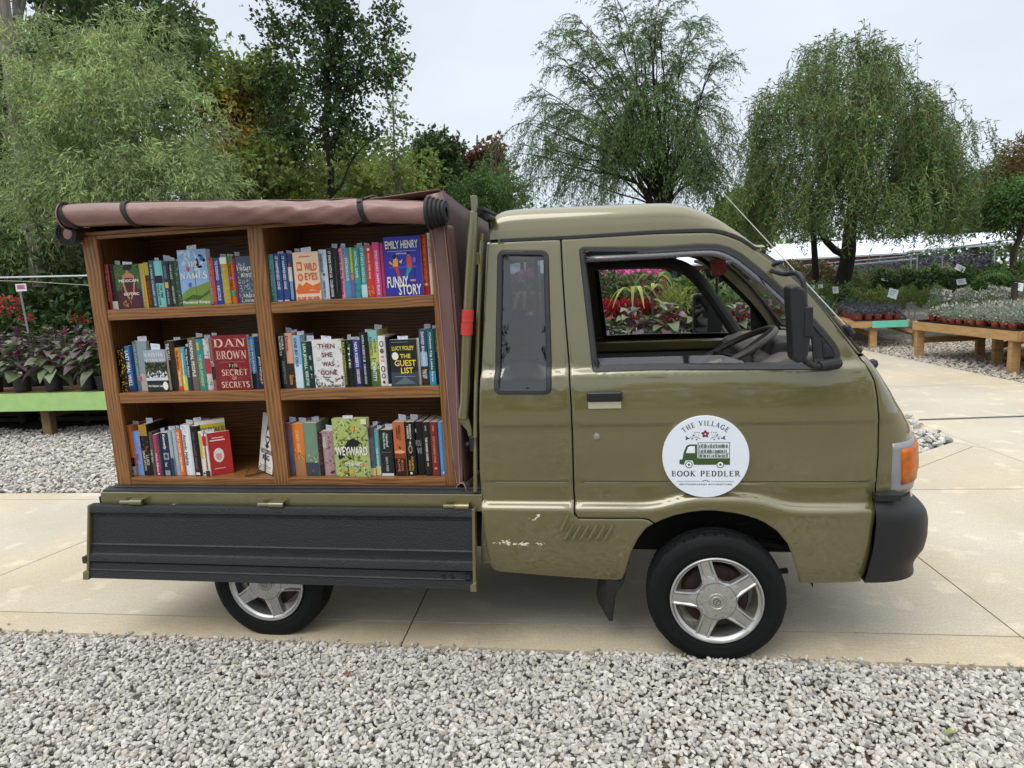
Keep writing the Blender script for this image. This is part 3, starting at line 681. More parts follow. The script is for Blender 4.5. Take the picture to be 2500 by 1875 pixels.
# ---- louvres pressed in the lower quarter panel, paint chips
lv = MB()
for i, (x0, y0, x1, y1) in enumerate([(1388, 1256, 1370, 1293), (1401, 1277, 1380, 1314)] + [(1419+i*19.6, 1280, 1398+i*19.6, 1314.5) for i in range(5)]):
    a, b = sp(x0, y0), sp(x1, y1); ya, yb = sy(*a)-.0015, sy(*b)-.0015
    lv.tube([(a[0], ya, a[1]), ((a[0]+b[0])/2, (ya+yb)/2-.004, (a[1]+b[1])/2), (b[0], yb-.004, b[1])], [.006, .0085, .0085], 8)
lv.build('louvre', M_ol, rear_n)
ch = MB()
for k, (cx, cy, n, sx) in enumerate([(1230, 1327, 26, 30), (1275, 1328, 20, 12), (1318, 1328, 14, 6), (1315, 1258, 8, 3), (1305, 1268, 5, 12), (1240, 1320, 6, 8)]):
    for i in range(n):
        q = sp(cx+random.gauss(0, 1)*sx*.7, cy+random.gauss(0, 1)*1.6); s = abs(random.gauss(0, 1))*.0016+.0008; an = random.uniform(-.6, .9); L = s*random.uniform(1, 4)
        c, d = math.cos(an), math.sin(an); y = sy(*q)-.0008
        ch.add([(q[0]-L*c, y, q[1]-L*d), (q[0]+s*d, y, q[1]-s*c), (q[0]+L*c, y, q[1]+L*d), (q[0]-s*d, y, q[1]+s*c)], [(0, 1, 2, 3)])
ch.build('chipped_paint', mat('bare_primer', '#d9d3bd', .6), rear_n)
# ---- door handle and lock
hp = rounded(SP([(1430, 954), (1523, 954), (1523, 1001), (1430, 1001)]), .012)
def hy(x, z): return sy(x, z)
panel('handle_recess', hp, [], lambda x, z: sy(x, z)-.0015, M_sil if False else M_ol, door_n, flange=.001, lip=.004, lipw=.007, step=.02)
h = MB(); a, b = sp(1433, 956), sp(1520, 979); yy = sy(*a)
h.box((a[0], yy-.022, b[1]), (b[0], yy+.004, a[1])); h.build('door_handle', M_pls, door_n, bevel=.008, seg=4)
a, b = sp(1436, 980), sp(1517, 997); h = MB(); h.box((a[0], yy-.009, b[1]), (b[0], yy-.004, a[1])); h.build('handle_cup', mat('handle_cup', '#d3ceb8', .22, metal=.6, coat=.5), door_n, bevel=.006)
q = sp(1457, 1065); lk = MB(); Mx = Matrix.Translation((q[0], sy(*q), q[1]))
lk.lathe([(.0, -.006), (.007, -.006), (.0085, -.005), (.0115, -.005), (.0125, -.002), (.0125, .004)], Mx, 20); lk.build('door_lock', M_sil, door_n)
# ---- magnetic round sign on the door
c0 = sp(1721, 1113); SR = (at(1827, 1113, 0).x-at(1614, 1113, 0).x)/2
sign = MB(); cy_ = min(sy(c0[0], c0[1]+SR*k_/20) for k_ in range(-20, 21))-.0025; Mx = Matrix.Translation((c0[0], cy_, c0[1]))
sign.lathe([(0, -.0012), (SR*.9, -.0012), (SR-.001, -.001), (SR, 0), (SR-.0005, .014)], Mx, 96); sign = sign.build('round_sign', mat('sign_white', '#e4e9f2', .35, coat=.3, var=.02), door_n)
M_ink = mat('sign_ink', '#35383b', .5); M_grn = mat('sign_green', '#3b5323', .5); M_red = mat('sign_red', '#7b2c40', .5); M_wh = cmat('#e9eef4')
SY = cy_-.0018
def to3(V, cx, cz, sc, rot=0, y=SY):
    c, s = math.cos(rot), math.sin(rot); return [(cx+(x*c-yv*s)*sc, y, cz+(x*s+yv*c)*sc) for x, yv in V]
# sign design in a unit circle: x right, z up
let = MB(); rad = .79
L, W = serif_letters('THE VILLAGE', .17, .075, .19); hgt = .118; tot = W*hgt; a0 = R(90)+tot/rad/2
for x, wd, V, F in L:
    if not V: continue
    am = a0-(x+wd/2)*hgt/rad; Vr = [((vx-wd/2)*hgt, vz*hgt) for vx, vz in V]; cx, cz = math.cos(am)*(rad-.02), math.sin(am)*(rad-.02)-.005
    let.add(to3([(cx+vx*math.cos(am-R(90))-vz*math.sin(am-R(90)), cz+vx*math.sin(am-R(90))+vz*math.cos(am-R(90))) for vx, vz in Vr], c0[0], c0[1], SR), F)
L, W = serif_letters('BOOK PEDDLER', .17, .075, .13); sc = 1.58/W
for x, wd, V, F in L:
    let.add(to3([((x+vx-W/2)*sc, vz*.135-.475) for vx, vz in V], c0[0], c0[1], SR), F)
V, F, asp = text2d('SECONDHAND BOOKSTORE', .012)
let.add(to3([((x-.5)*1.22, z*.036-.69) for x, z in V], c0[0], c0[1], SR), F)
for s in (-1, 1): let.add(to3([(s*.13, -.602), (s*.66, -.602), (s*.66, -.594), (s*.13, -.594)], c0[0], c0[1], SR), [(0, 1, 2, 3)])
let.build('lettering', M_ink, sign)
em = MB()
def eadd(pts, mi, y=SY): em.add(to3(pts, c0[0], c0[1], SR, y=y), [tuple(range(len(pts)))], mi)
def ell(cx, cz, rx, rz_, n=12, rot=0):
    return [(cx+rx*math.cos(t)*math.cos(rot)-rz_*math.sin(t)*math.sin(rot), cz+rx*math.cos(t)*math.sin(rot)+rz_*math.sin(t)*math.cos(rot)) for t in [2*math.pi*i/n for i in range(n)]]
def estroke(pts, w_, mi, y=SY):
    V, F = stroke2d(pts, w_); em.add(to3(V, c0[0], c0[1], SR, y=y), F, mi)
for i in range(5):
    a = R(90+72*i); eadd(ell(math.cos(a)*.05, .56+math.sin(a)*.05, .045, .032, 12, a), 2)
eadd(ell(0, .56, .02, .02), 3, SY-.0004)
for s in (-1, 1):
    estroke([(s*.1, .44), (s*.2, .48), (s*.3, .50), (s*.36, .47)], .008, 0)
    estroke([(s*.17, .47), (s*.15, .56)], .006, 0); estroke([(s*.2, .5), (s*.24, .58)], .006, 0)
    for (x, z, rx, rot) in ((.27, .535, .03, .6), (.14, .6, .012, 0), (.24, .6, .012, 0), (.19, .6, .012, 0), (.3, .45, .03, -.7), (.2, .43, .02, -.5), (.4, .46, .045, .2), (.43, .49, .035, .6), (.43, .44, .035, -.5)):
        eadd(ell(s*x, z, rx, min(rx, .014), 10, s*rot), 0)
for (x, z, rx, rot) in ((0, -.575, .022, 1.57), (-.045, -.59, .03, .5), (.045, -.59, .03, -.5), (-.08, -.6, .012, 0), (.08, -.6, .012, 0)): eadd(ell(x, z, rx, .011, 10, rot), 0)
# the little truck of the emblem, facing left
eadd([(-.60, -.17), (-.60, -.07), (-.53, -.05), (-.50, .12), (-.44, .27), (-.38, .31), (-.19, .31), (-.19, -.19), (-.26, -.19), (-.3, -.08), (-.46, -.08), (-.5, -.19)], 1)
eadd([(-.45, .10), (-.40, .24), (-.36, .27), (-.24, .27), (-.24, .10)], 3, SY-.0004)
eadd([(-.19, -.03), (-.17, -.03), (.56, -.03), (.56, -.19), (.44, -.19), (.40, -.12), (.28, -.12), (.24, -.19), (-.19, -.19)], 1)
for x in (-.38, .34):
    eadd(ell(x, -.185, .085, .085, 20), 1, SY-.0003); eadd(ell(x, -.185, .066, .066, 20), 3, SY-.0006); eadd(ell(x, -.185, .03, .03, 12), 1, SY-.0009)
for z in (.35, ): estroke([(-.18, z), (.57, z)], .012, 1)
for x in (-.165, .55): estroke([(x, -.03), (x, .35)], .014, 1)
for z in (.09, .22): estroke([(-.16, z), (.55, z)], .01, 1)
random.seed(3)
for z in (-.015, .10, .23):
    x = -.14
    while x < .5:
        w_ = random.choice([.014, .018, .022]); hh = random.uniform(.06, .09); eadd([(x, z), (x+w_, z), (x+w_, z+hh), (x, z+hh)], 1); x += w_+random.choice([.005, .008, .02])
em.build('emblem', [M_ink, M_grn, M_red, M_wh], sign)
# ---- roof: high, moulded, with a pressed line and a black gutter below
gut = [(1199, 588), (1260, 584.5), (1371, 579.5), (1480, 573), (1600, 565.5), (1700, 562), (1738, 562.5), (1769, 568), (1811, 584), (1845, 607)]
topp = [(1197, 569), (1205, 544), (1223, 522), (1252, 511.5), (1317, 506), (1461, 499.7), (1560, 496), (1624, 494), (1665, 497), (1705, 509), (1751, 531), (1796, 562), (1841, 599)]
G = [sp(*p) for p in gut]; T = [(at(x, y, .24).x, at(x, y, .24).z) for x, y in topp]
def interp(L, x):
    if x <= L[0][0]: return L[0][1]
    for a, b in zip(L, L[1:]):
        if x <= b[0]: t = (x-a[0])/(b[0]-a[0]); return a[1]+(b[1]-a[1])*t
    return L[-1][1]
G = smoothline(G, 5); T = smoothline(T, 5)
x0, x1 = G[0][0]-.004, G[-1][0]+.03
xs = [x0+(x1-x0)*i/60 for i in range(61)]; rows = []
for x in xs:
    zg = interp(G, x)+.004; zt = max(interp(T, x+.012), zg+.012); hgt = zt-zg; yg = sy(x, zg)-.006
    ins = .03*min(1, max(0, (x-x0)/.09)) if x < x0+.09 else .03
    half = [(yg, zg), (yg+.001, zg+hgt*.10), (yg+.006, zg+hgt*.3), (yg+.010, zg+hgt*.44), (yg+.026, zg+hgt*.462), (yg+.028, zg+hgt*.54), (yg+.036, zg+hgt*.72), (yg+.058, zg+hgt*.88), (yg+.10, zg+hgt*.97), (yg+.2, zg+hgt*1.03), (yg+.36, zg+hgt*1.08), (YC, zg+hgt*1.09)]
    row = [Vector((x, y, z)) for y, z in half]; row += [Vector((x, WID-y, z)) for y, z in reversed(half[:-1])]; rows.append(row)
back = [[Vector((x0-.004, p.y+(YC-p.y)*.02, p.z*.35+rows[0][0].z*.65)) for p in rows[0]]]
rf = MB(); rf.grid(rows); rf.add([p for p in rows[0]], [tuple(range(len(rows[0])))]); roof = rf.build('roof', M_ol, truck, angle=50)
# black gutter strip
for mir in (0, 1):
    gr = MB(); rows = []
    for (x, z) in G[2:]:
        y = sy(x, z)-.001; ys = [y+.012, y-.004, y-.004, y+.012]; rows.append([Vector((x, (WID-q if mir else q), z+dz)) for q, dz in zip(ys, (.006, .006, -.007, -.007))])
    gr.grid(rows); gr.build('roof_gutter', M_rub, roof)
# ---- front shell: lofted in z from the door seam round to the nose
seam = sorted([(z, x) for x, z in SP([(2100, 1421), (2111, 1402), (2124, 1345), (2131, 1290), (2135, 1222), (2140, 1150), (2143, 1111), (2144, 1035), (2141, 970), (2134, 930), (2112, 889), (2082, 852), (2052, 813), (2016, 765), (1974, 716), (1925, 669), (1889, 641), (1844, 609)])])
sil = sorted([(at(x, y, .13).z, at(x, y, .13).x) for x, y in [(2226, 1210), (2235, 1140), (2234, 1096), (2229, 1075), (2223, 1045), (2211, 1020), (2193, 990), (2173, 952), (2148, 913), (2124, 877), (2094, 847), (2070, 819), (2022, 768), (1962, 707), (1901, 652), (1841, 602)]])
def fxs(z): return interp(seam, z)+.004
def fD(z):
    return max(.012, (interp(sil, z)-fxs(z))/.76)
def FS(z, t, out=0):
    """t 0 at near seam .. 1 at far seam"""
    y0 = sy(fxs(z), z); y = y0+(WID-2*y0)*t; u = abs(2*t-1); s = (1-u**5)**.5
    return Vector((fxs(z)+fD(z)*s+out, y, z))
tt = [.5-.5*math.cos(math.pi*i/44) for i in range(45)]; tt[0] = 0.0; tt[-1] = 1.0
zl = list(np.arange(.60, 1.175, .02))
fr = MB(); rows = [[FS(z, t) for t in tt] for z in zl]; fr.grid(rows)
zw = list(np.arange(1.17, 1.585, .02)); ia = [i for i, t in enumerate(tt) if t < .0165]; ib = [i for i, t in enumerate(tt) if t > .9835]
for ii in (ia, ib): fr.grid([[FS(z, tt[i]) for i in ii] for z in zw])
fr.grid([[FS(z, t) for t in tt] for z in (1.545, 1.56, 1.575)])
front = fr.build('front_body', M_ol, truck, thick=.004, angle=45)
ws = MB(); mid = [i for i, t in enumerate(tt) if .011 < t < .989]
ws.grid([[FS(z, tt[i], -.004) for i in mid] for z in np.arange(1.185, 1.555, .02)]); ws.build('windshield', M_gl, truck)
wf = MB()
for zz in (1.178, 1.545): wf.tube([FS(zz, tt[i], .002) for i in mid], .010, 6)
for ti in (mid[0], mid[-1]): wf.tube([FS(z, tt[ti], .001) for z in np.arange(1.178, 1.55, .03)], .008, 6)
wf.build('windshield_seal', M_rub, truck)
# near pillar trim strip and whip aerial
an = MB(); base = at(2066, 797, .06); tip = at(1763, 469, .10); clip = at(1907, 640, .075)
an.tube([base, tip], [.0028, .0013], 6, cap=True); an = an.build('aerial', mat('aerial_steel', '#d9d9d4', .25, metal=.7), truck)
kb = MB(); kb.tube([base-Vector((-.02, 0, .03)), base, base+(tip-base)*.012], [.014, .013, .006], 10); kb.build('aerial_mount', M_plb, an); kb = MB(); kb.tube([clip+Vector((-.02, .03, -.008)), clip], [.008, .006], 6); kb.build('aerial_clip', M_plb, an)
# corner lamps and headlights
zl0, zl1 = .668, .822
zs0, zs1 = interp([(p[1], p[0]) for p in []] or [(0, 0)], 0), 0
za = at(2170, 1209, .04).z; zb = at(2176, 1083, .04).z
def lamp_t(px, z):
    for t in np.linspace(.0005, .5, 1500):
        q = FS(z, t)
        d = (q-Vector(CAM)); X = 1250+FPX*(d@RT)/(d@FW)
        if X >= px: return t
    return .06
for side in (0, 1):
    sgn = (lambda t: t) if side == 0 else (lambda t: 1-t)
    zz = list(np.linspace(za, zb, 9)); t0s = [lamp_t(2170+5*i/8, z) for i, z in enumerate(zz)]
    sm = MB(); sm.grid([[FS(z, sgn(t0+(.30-t0)*(j/26)**1.6), .006) for j in range(27)] for z, t0 in zip(zz, t0s)]); so_ = sm.build('lamp_surround', M_sil, front, thick=.012)
    zz = list(np.linspace(za+(zb-za)*.17, za+(zb-za)*.87, 8)); t0s = [lamp_t(2193, z) for z in zz]
    m2 = MB(); m2.grid([[FS(z, sgn(t0+(.15-t0)*(j/16)**1.6), .013) for j in range(17)] for z, t0 in zip(zz, t0s)])
    m2.build('turn_signal', mat('amber_lens', '#b85c00', .35, var=.35, vscale=26, spec=.3), so_, thick=.012)
    m3_ = MB(); m3_.grid([[FS(z, sgn(.16+.12*j/10), .012) for j in range(11)] for z in zz]); m3_.build('headlight', mat('headlight_glass', '#cfd3d4', .08, metal=.5, coat=1), so_, thick=.01)
gr = MB(); gr.box((FS(.72, .5).x+.002, .40, .70), (FS(.72, .5).x+.012, .99, .76)); gr.build('grille', M_plb, front, bevel=.003)
wp = MB()
for yy_ in (.35, .8): wp = MB(); wp.tube([FS(1.175, .3, .02)+Vector((0, yy_-.4, 0)), FS(1.205, .5, .03)+Vector((0, yy_-.4, 0))], .006, 6); wp.build('wiper', M_plb, truck)
q1 = at(2135, 897, .13); wp = MB()
wp.tube([q1+Vector((-.03, 0, .015)), q1+Vector((.0, .02, .01)), q1+Vector((.02, .10, -.012))], [.012, .02, .018], 8); wp.build('washer_nozzle', M_plb, truck)
# bumper
bs = sorted([(at(x, y, 0).z, at(x, y, 0).x) for x, y in [(2135, 1222), (2135, 1272), (2129, 1325), (2120, 1370), (2108, 1410), (2106, 1419)]])
bo = sorted([(at(x, y, .13).z, at(x, y, .13).x) for x, y in [(2222, 1212), (2246, 1226), (2258, 1240), (2262, 1260), (2260, 1300), (2253, 1325), (2240, 1341), (2229, 1354), (2225, 1368), (2228, 1392), (2226, 1406), (2216, 1413)]])
z0, z1 = bs[0][0], bs[-1][0]-.004
def BS(z, t, out=0):
    xx = interp(bs, z)+.003; D = (interp(bo, z)-xx)/.93; y0 = -.012+(max(0, z-.56)/.05)**2*.012; y = y0+(WID-2*y0)*t; u = abs(2*t-1)
    return Vector((xx+D*(1-u**10)**.5+out, y, z))
zs = list(np.linspace(z0, z1, 26)); bp = MB(); rows = [[BS(z, t) for t in tt] for z in zs]; bp.grid(rows)
tp = rows[-1]; bp.add(list(tp), [tuple(range(len(tp)))]); bp.add(list(rows[0]), [tuple(range(len(tp)))])
bumper = bp.build('front_bumper', M_plb, truck, angle=60)
nb = MB(); a = at(2140, 1213, -.01); b_ = at(2202, 1226, -.01); nb.box((a.x, -.004, b_.z), (b_.x, .06, a.z+.006)); nb.build('bumper_bracket', M_pls, bumper, bevel=.002)
# ---- inside the cab
it = MB(); it.box((-.22, .1, .625), (.24, WID-.1, .64)); it.box((-.235, .14, .645), (-.215, WID-.14, 1.24)); it.box((-.235, .23, 1.60), (-.215, WID-.23, 1.72)); it.box((-.235, .15, 1.24), (-.215, .25, 1.6)); it.box((-.235, WID-.25, 1.24), (-.215, WID-.15, 1.6))
it.build('cab_shell', M_ol, truck)
rw = MB(); rw.box((-.228, .25, 1.24), (-.224, WID-.25, 1.6)); rw.build('rear_window', M_gl, truck)
hl = MB(); hl.box((-.2, .16, 1.655), (.44, WID-.16, 1.665)); trm = MB(); hp_ = smoothline3([at(x_, y_, 1.235) for x_, y_ in ((1390, 648), (1500, 644), (1600, 642), (1660, 650), (1700, 678), (1735, 722), (1765, 765), (1800, 815), (1830, 850))], 5); trm.tube(hp_, .034, 10, sx=1.0); trm.build('pillar_trim', M_intd, truck); hl.build('headliner', mat('headliner', '#57534d', .9), truck)
dz = 1.125
ds = MB(); ds.prism([(.78, .72), (.76, dz), (.84, dz+.035), (1.10, dz+.03), (1.14, dz-.06), (1.14, .72)], .13, WID-.13); dash = ds.build('dashboard', M_int, truck, bevel=.02, seg=3)
p = at(1890, 895, .4); ic = MB(); ic.prism([(p.x-.05, dz), (p.x-.03, dz+.075), (p.x+.10, dz+.07), (p.x+.14, dz+.02)], .26, .56); ic.build('instrument_hood', M_intd, dash, bevel=.012, seg=3)
st = MB(); c = at(1788, 856, .38); ax = Vector((-.46, 0, .89)).normalized(); ux = Vector((0, 1, 0)); vx = ax.cross(ux); Rw = .185
ring = [c+ux*Rw*math.cos(2*math.pi*i/48)+vx*Rw*math.sin(2*math.pi*i/48) for i in range(49)]
st.tube(ring, .0135, 10, cap=False); sw = st.build('steering_wheel', mat('wheel_rim', '#4a4340', .45, var=.1), truck)
sk = MB(); hub = c-ax*.05
for a in (20, 160, 270): sk.tube([hub, c+ux*Rw*math.cos(R(a))+vx*Rw*math.sin(R(a))], [.028, .012], 8, sx=.6)
sk.lathe([(0, -.02), (.05, -.015), (.06, .02)], Matrix.Translation(hub) @ ax.to_track_quat('-Y', 'Z').to_matrix().to_4x4(), 20); sk.tube([hub, hub-ax*.35], .03, 10)
sk.build('steering_hub', M_intd, sw)
for yc in (.38, 1.01):
    s_m = MB(); s_m.box((-.02, yc-.24, .62), (.48, yc+.24, .76)); s_m.box((-.14, yc-.24, .70), (.02, yc+.24, 1.06), M=Matrix.Translation((0, 0, 0)) @ Matrix.Rotation(R(-6), 4, 'Y'))
    se = s_m.build('seat', M_intd, truck, bevel=.04, seg=3)
    q = MB(); q.box((-.16, yc-.12, 1.14), (-.08, yc+.12, 1.33)); q.tube([(-.12, yc-.05, 1.05), (-.12, yc-.05, 1.16)], .006, 6); q.tube([(-.12, yc+.05, 1.05), (-.12, yc+.05, 1.16)], .006, 6); q.build('headrest', M_intd, se, bevel=.03, seg=4)
p = at(1742, 653, .66); rv = MB(); rv.prism(rounded([(p.x-.022, p.z+.036), (p.x+.045, p.z+.032), (p.x+.052, p.z-.018), (p.x+.028, p.z-.036), (p.x-.014, p.z-.036)][::-1], .008), .60, .635)
rv.tube([(p.x+.02, .66, p.z+.03), (p.x+.04, .68, p.z+.1)], .005, 6); rm = rv.build('rear_view_mirror', mat('mirror_shell', '#8d3836', .3, coat=.5, var=.3, vscale=40), truck)
# a folded pale cloth on the dash end, seen over the sill
p = at(1740, 886, .22); cl = MB(); cl.tube([(p.x-.06, .2, p.z-.035), (p.x-.01, .22, p.z-.01), (p.x+.035, .25, p.z+.004)], [.012, .016, .008], 8); cl.build('door_pull', mat('pale_pull', '#b8a983', .8, var=.2, vscale=60), truck)
# ---- door mirrors: near one seen edge on with its two tubular arms
def mirror(mir):
    Y = -.13
    prof = rounded([(at(x, y, Y).x, at(x, y, Y).z) for x, y in [(1921, 700), (1938, 694), (1962, 706), (1968, 745), (1974, 800), (1974, 822), (1966, 872), (1944, 886), (1931, 876)]], .012)
    f = (lambda q: Vector((q.x, WID-q.y, q.z))) if mir else (lambda q: q)
    h = MB(); h.prism(prof, Y-.035, Y+.06, fn=f); ho = h.build('door_mirror', M_plb, truck, bevel=.014, seg=4)
    tab = MB(); a, b = at(1958, 748, Y), at(1974, 820, Y); tab.box((a.x, f(Vector((0, Y-.04, 0))).y if not mir else WID-Y, b.z), (b.x+.004, (Y-.0) if not mir else WID-Y+.04, a.z)); tab.build('mirror_clamp', M_plb, ho, bevel=.004)
    arm = MB(); arm2 = MB(); pts = [at(1884, 661, .08), at(1915, 669, .0), at(1940, 666, -.06), at(1955, 675, -.10), at(1963, 700, -.115), at(1965, 750, -.12)]
    arm.tube([f(Vector(q)) for q in smoothline([tuple(p) for p in pts], 5)] if True else pts, .009, 8)
    pts = [at(1955, 868, -.12), at(1972, 886, -.09), at(1995, 894, -.03), at(2035, 889, .03)]
    arm2.tube([f(Vector(q)) for q in smoothline([tuple(p) for p in pts], 5)], .011, 8); p0, p1 = at(1998, 893, -.02), at(2046, 886, .04); arm2.tube([f(p0), f(p1)], [.016, .02], 10)
    pl = MB(); a = at(1885, 661, .09); arm.build('mirror_arm', M_plb, ho); arm2.build('mirror_arm', M_plb, ho)
    return ho
smoothline_2 = smoothline
def smoothline(pts, n=6): return smoothline3(pts, n) if len(pts[0]) == 3 else smoothline_2(pts, n)
mirror(False)
Yf = 1.50; fm = MB(); pr_ = rounded([(at(x, y, Yf).x, at(x, y, Yf).z) for x, y in [(1693, 722), (1700, 716), (1735, 719), (1762, 745), (1766, 790), (1760, 818), (1700, 816), (1692, 806)]], .012)
fm.prism(pr_, Yf, Yf+.06); fmo = fm.build('door_mirror', M_plb, truck, bevel=.01); gm = MB(); pr2 = [(at(x, y, Yf-.003).x, at(x, y, Yf-.003).z) for x, y in [(1697, 724), (1702, 720), (1728, 722), (1727, 812), (1704, 812), (1697, 804)]]
gm.prism(pr2, Yf-.004, Yf-.001); gm.build('mirror_glass', M_mirr, fmo)
fa = MB(); a = at(1762, 800, Yf+.03); fa.tube([a, Vector((a.x+.06, WID-.04, a.z-.1))], .01, 8); a = at(1750, 722, Yf+.03); fa.tube([a, Vector((a.x+.0, Yf+.02, a.z+.16)), Vector((a.x-.14, WID-.08, a.z+.2))], .009, 8); fa.build('mirror_arm', M_plb, fmo)
# ---- wheels
def wheel(x, y, near=True, name='wheel', rot0=0):
    s = 1 if near else -1; w_ = empty(name, (x-truck.location.x, y-truck.location.y, WZ-truck.location.z)); w_.parent = truck
    Mx = Matrix.Rotation(0 if near else math.pi, 4, 'Z')
    t = MB(); r = TR; rim = .172
    prof = [(rim-.004, .02), (rim+.004, .008), (rim+.010, .004), (rim+.020, .0005), (rim+.0205, -.001), (rim+.024, -.001), (rim+.0245, .0002), (rim+.040, -.0012), (rim+.052, -.001), (rim+.0525, .0002), (rim+.056, .0005), (r-.030, .0015), (r-.026, .0035), (r-.018, .006), (r-.010, .012), (r-.006, .016)]
    t.lathe(prof, Mx, 96)
    # tread with zig-zag shoulder blocks
    n = 240; rows = []
    for (dr, yy, am) in ((-.006, .016, 0), (-.002, .024, .7), (0, .034, 1), (0, .046, .4), (-.0, .05, 0), (-.009, .053, 0), (-.009, .056, 0), (0, .059, 0), (.0, .076, .5), (-.009, .078, 0), (-.009, .082, 0), (0, .085, 0), (0, .104, .6), (-.002, .13, 1), (-.009, .142, 0), (-.03, .152, 0), (-.06, .15, 0)):
        row = []
        for k in range(n):
            a = 2*math.pi*k/n; groove = -.008*am if (k % 6) in (0,) else (-.0015 if (k % 3) == 0 and am else 0); off = .004*math.sin(2*math.pi*k/12) if am else 0
            rr_ = r+dr+groove*(1 if am else 0); row.append(Mx @ Vector((rr_*math.cos(a), yy+off, rr_*math.sin(a))))
        rows.append(row)
    t.grid(rows, closed=True); t.v = [(a_, b_, max(c_, -WZ-.003)) for a_, b_, c_ in t.v]; t.build('tyre', M_tyre, w_, local=True, angle=28)
    rm = MB(); rm.lathe([(rim+.002, .006), (rim+.002, -.002), (rim-.001, -.004), (rim-.005, -.003), (rim-.008, .004), (rim-.014, .010), (rim-.018, .012), (rim-.020, .03), (rim-.024, .10), (rim-.01, .13)], Mx, 96)
    # five spokes: each a tapered bar with raised edges
    for k in range(5):
        a = R(rot0+72*k); Mk = Mx @ Matrix.Rotation(-a, 4, 'Y')
        def sec(rr_, wd, y0, dp):
            return [Mk @ Vector(q) for q in ((rr_, y0+.022, wd*1.05), (rr_, y0+.001, wd), (rr_, y0-.001, wd*.80), (rr_, y0+dp, wd*.62), (rr_, y0+dp, -wd*.62), (rr_, y0-.001, -wd*.80), (rr_, y0+.001, -wd), (rr_, y0+.022, -wd*1.05))]
        rows = [sec(.045, .040, -.002, 0), sec(.06, .034, -.003, .001), sec(.076, .031, -.002, .004), (sec(.10, .0285, .000, .006)), sec(.13, .0265, .003, .006), sec(.150, .0265, .005, .005), sec(.158, .028, .008, .003)]
        rm.grid(rows)
    # webs between the spokes near the hub
    N = 100; rows = []
    for ri, yy in ((0.0, -.004), (.045, -.004), (.062, -.001), (.072, .004), (.074, .02)):
        row = []
        for k in range(N):
            a = 2*math.pi*k/N; ph = (math.degrees(a)-rot0) % 72; ph = min(ph, 72-ph)/36; f = 1.06+(.36*(1-ph)**1.3 if ri > .05 else -.06)
            row.append(Mx @ Vector((ri*f*math.cos(a), yy, ri*f*math.sin(a))))
        rows.append(row)
    rm.grid(rows, closed=True); rm.build('rim', M_alu, w_, local=True, angle=40)
    hb = MB(); hb.lathe([(0, -.0105), (.021, -.0105), (.0235, -.0085), (.025, -.0085), (.0275, -.011), (.0315, -.0105), (.034, -.004)], Mx, 40)
    for k in range(5):
        a = R(rot0+36+72*k+180); hb.lathe([(0, -.0065), (.0032, -.0065), (.0042, -.004)], Mx @ Matrix.Translation((.043*math.cos(a), 0, .043*math.sin(a))), 10)
    lines = stroke2d([(.074*math.cos(2*math.pi*i/60), .074*math.sin(2*math.pi*i/60)) for i in range(61)], .0016)
    hb.build('hub_cap', M_alum, w_, local=True); ol = MB(); V, F = lines; ol.add([Mx @ Vector((x_, -.0055, z_)) for x_, z_ in V], F)
    for k in range(5):
        a = R(rot0+72*k)
        for sd in (-1, 1):
            V, F = stroke2d([(.05*math.cos(a)-sd*.015*math.sin(a), .05*math.sin(a)+sd*.015*math.cos(a)), (.10*math.cos(a)-sd*.0155*math.sin(a), .10*math.sin(a)+sd*.0155*math.cos(a)), (.154*math.cos(a)-sd*.016*math.sin(a), .154*math.sin(a)+sd*.016*math.cos(a))], .0013); n_v = len(V); ol.add([Mx @ Vector((x_, -.0045+.011*min(1, max(0, (math.hypot(x_, z_)-.06)/.04)), z_)) for x_, z_ in V], F)
    ol.build('rim_grooves', M_intd, w_, local=True)
    em_ = MB(); V, F = stroke2d([(.014*math.cos(2*math.pi*i/6+.5), .014*math.sin(2*math.pi*i/6+.5)) for i in range(7)], .003); em_.add([Mx @ Vector((x_, -.0112, z_)) for x_, z_ in V], F)
    V, F = stroke2d([(-.007, -.004), (-.001, -.006), (.001, 0), (-.003, .004), (.004, .007), (.008, .003)], .003); em_.add([Mx @ Vector((x_, -.0112, z_)) for x_, z_ in V], F); em_.build('hub_emblem', M_intd, w_, local=True)
    br = MB(); br.lathe([(.0, .045), (.12, .045), (.125, .05), (.125, .10)], Mx, 40); br.build('brake_drum', M_brake, w_, local=True)
    return w_
def tyre_mat():
    m = mat('tyre_rubber', '#0e0f10', .7, var=.25, vscale=20, bump=.15, bscale=90, spec=.25); return m
M_tyre = tyre_mat()
qf, qr = at(1749.5, 1465.8, -.03), at(636.4, 1432.7, -.03); wheel(qf.x, -.03, True, rot0=34); wheel(qr.x+.004, .002, True, 'wheel', rot0=-3); wheel(XF, WID, False); wheel(XR, WID, False)
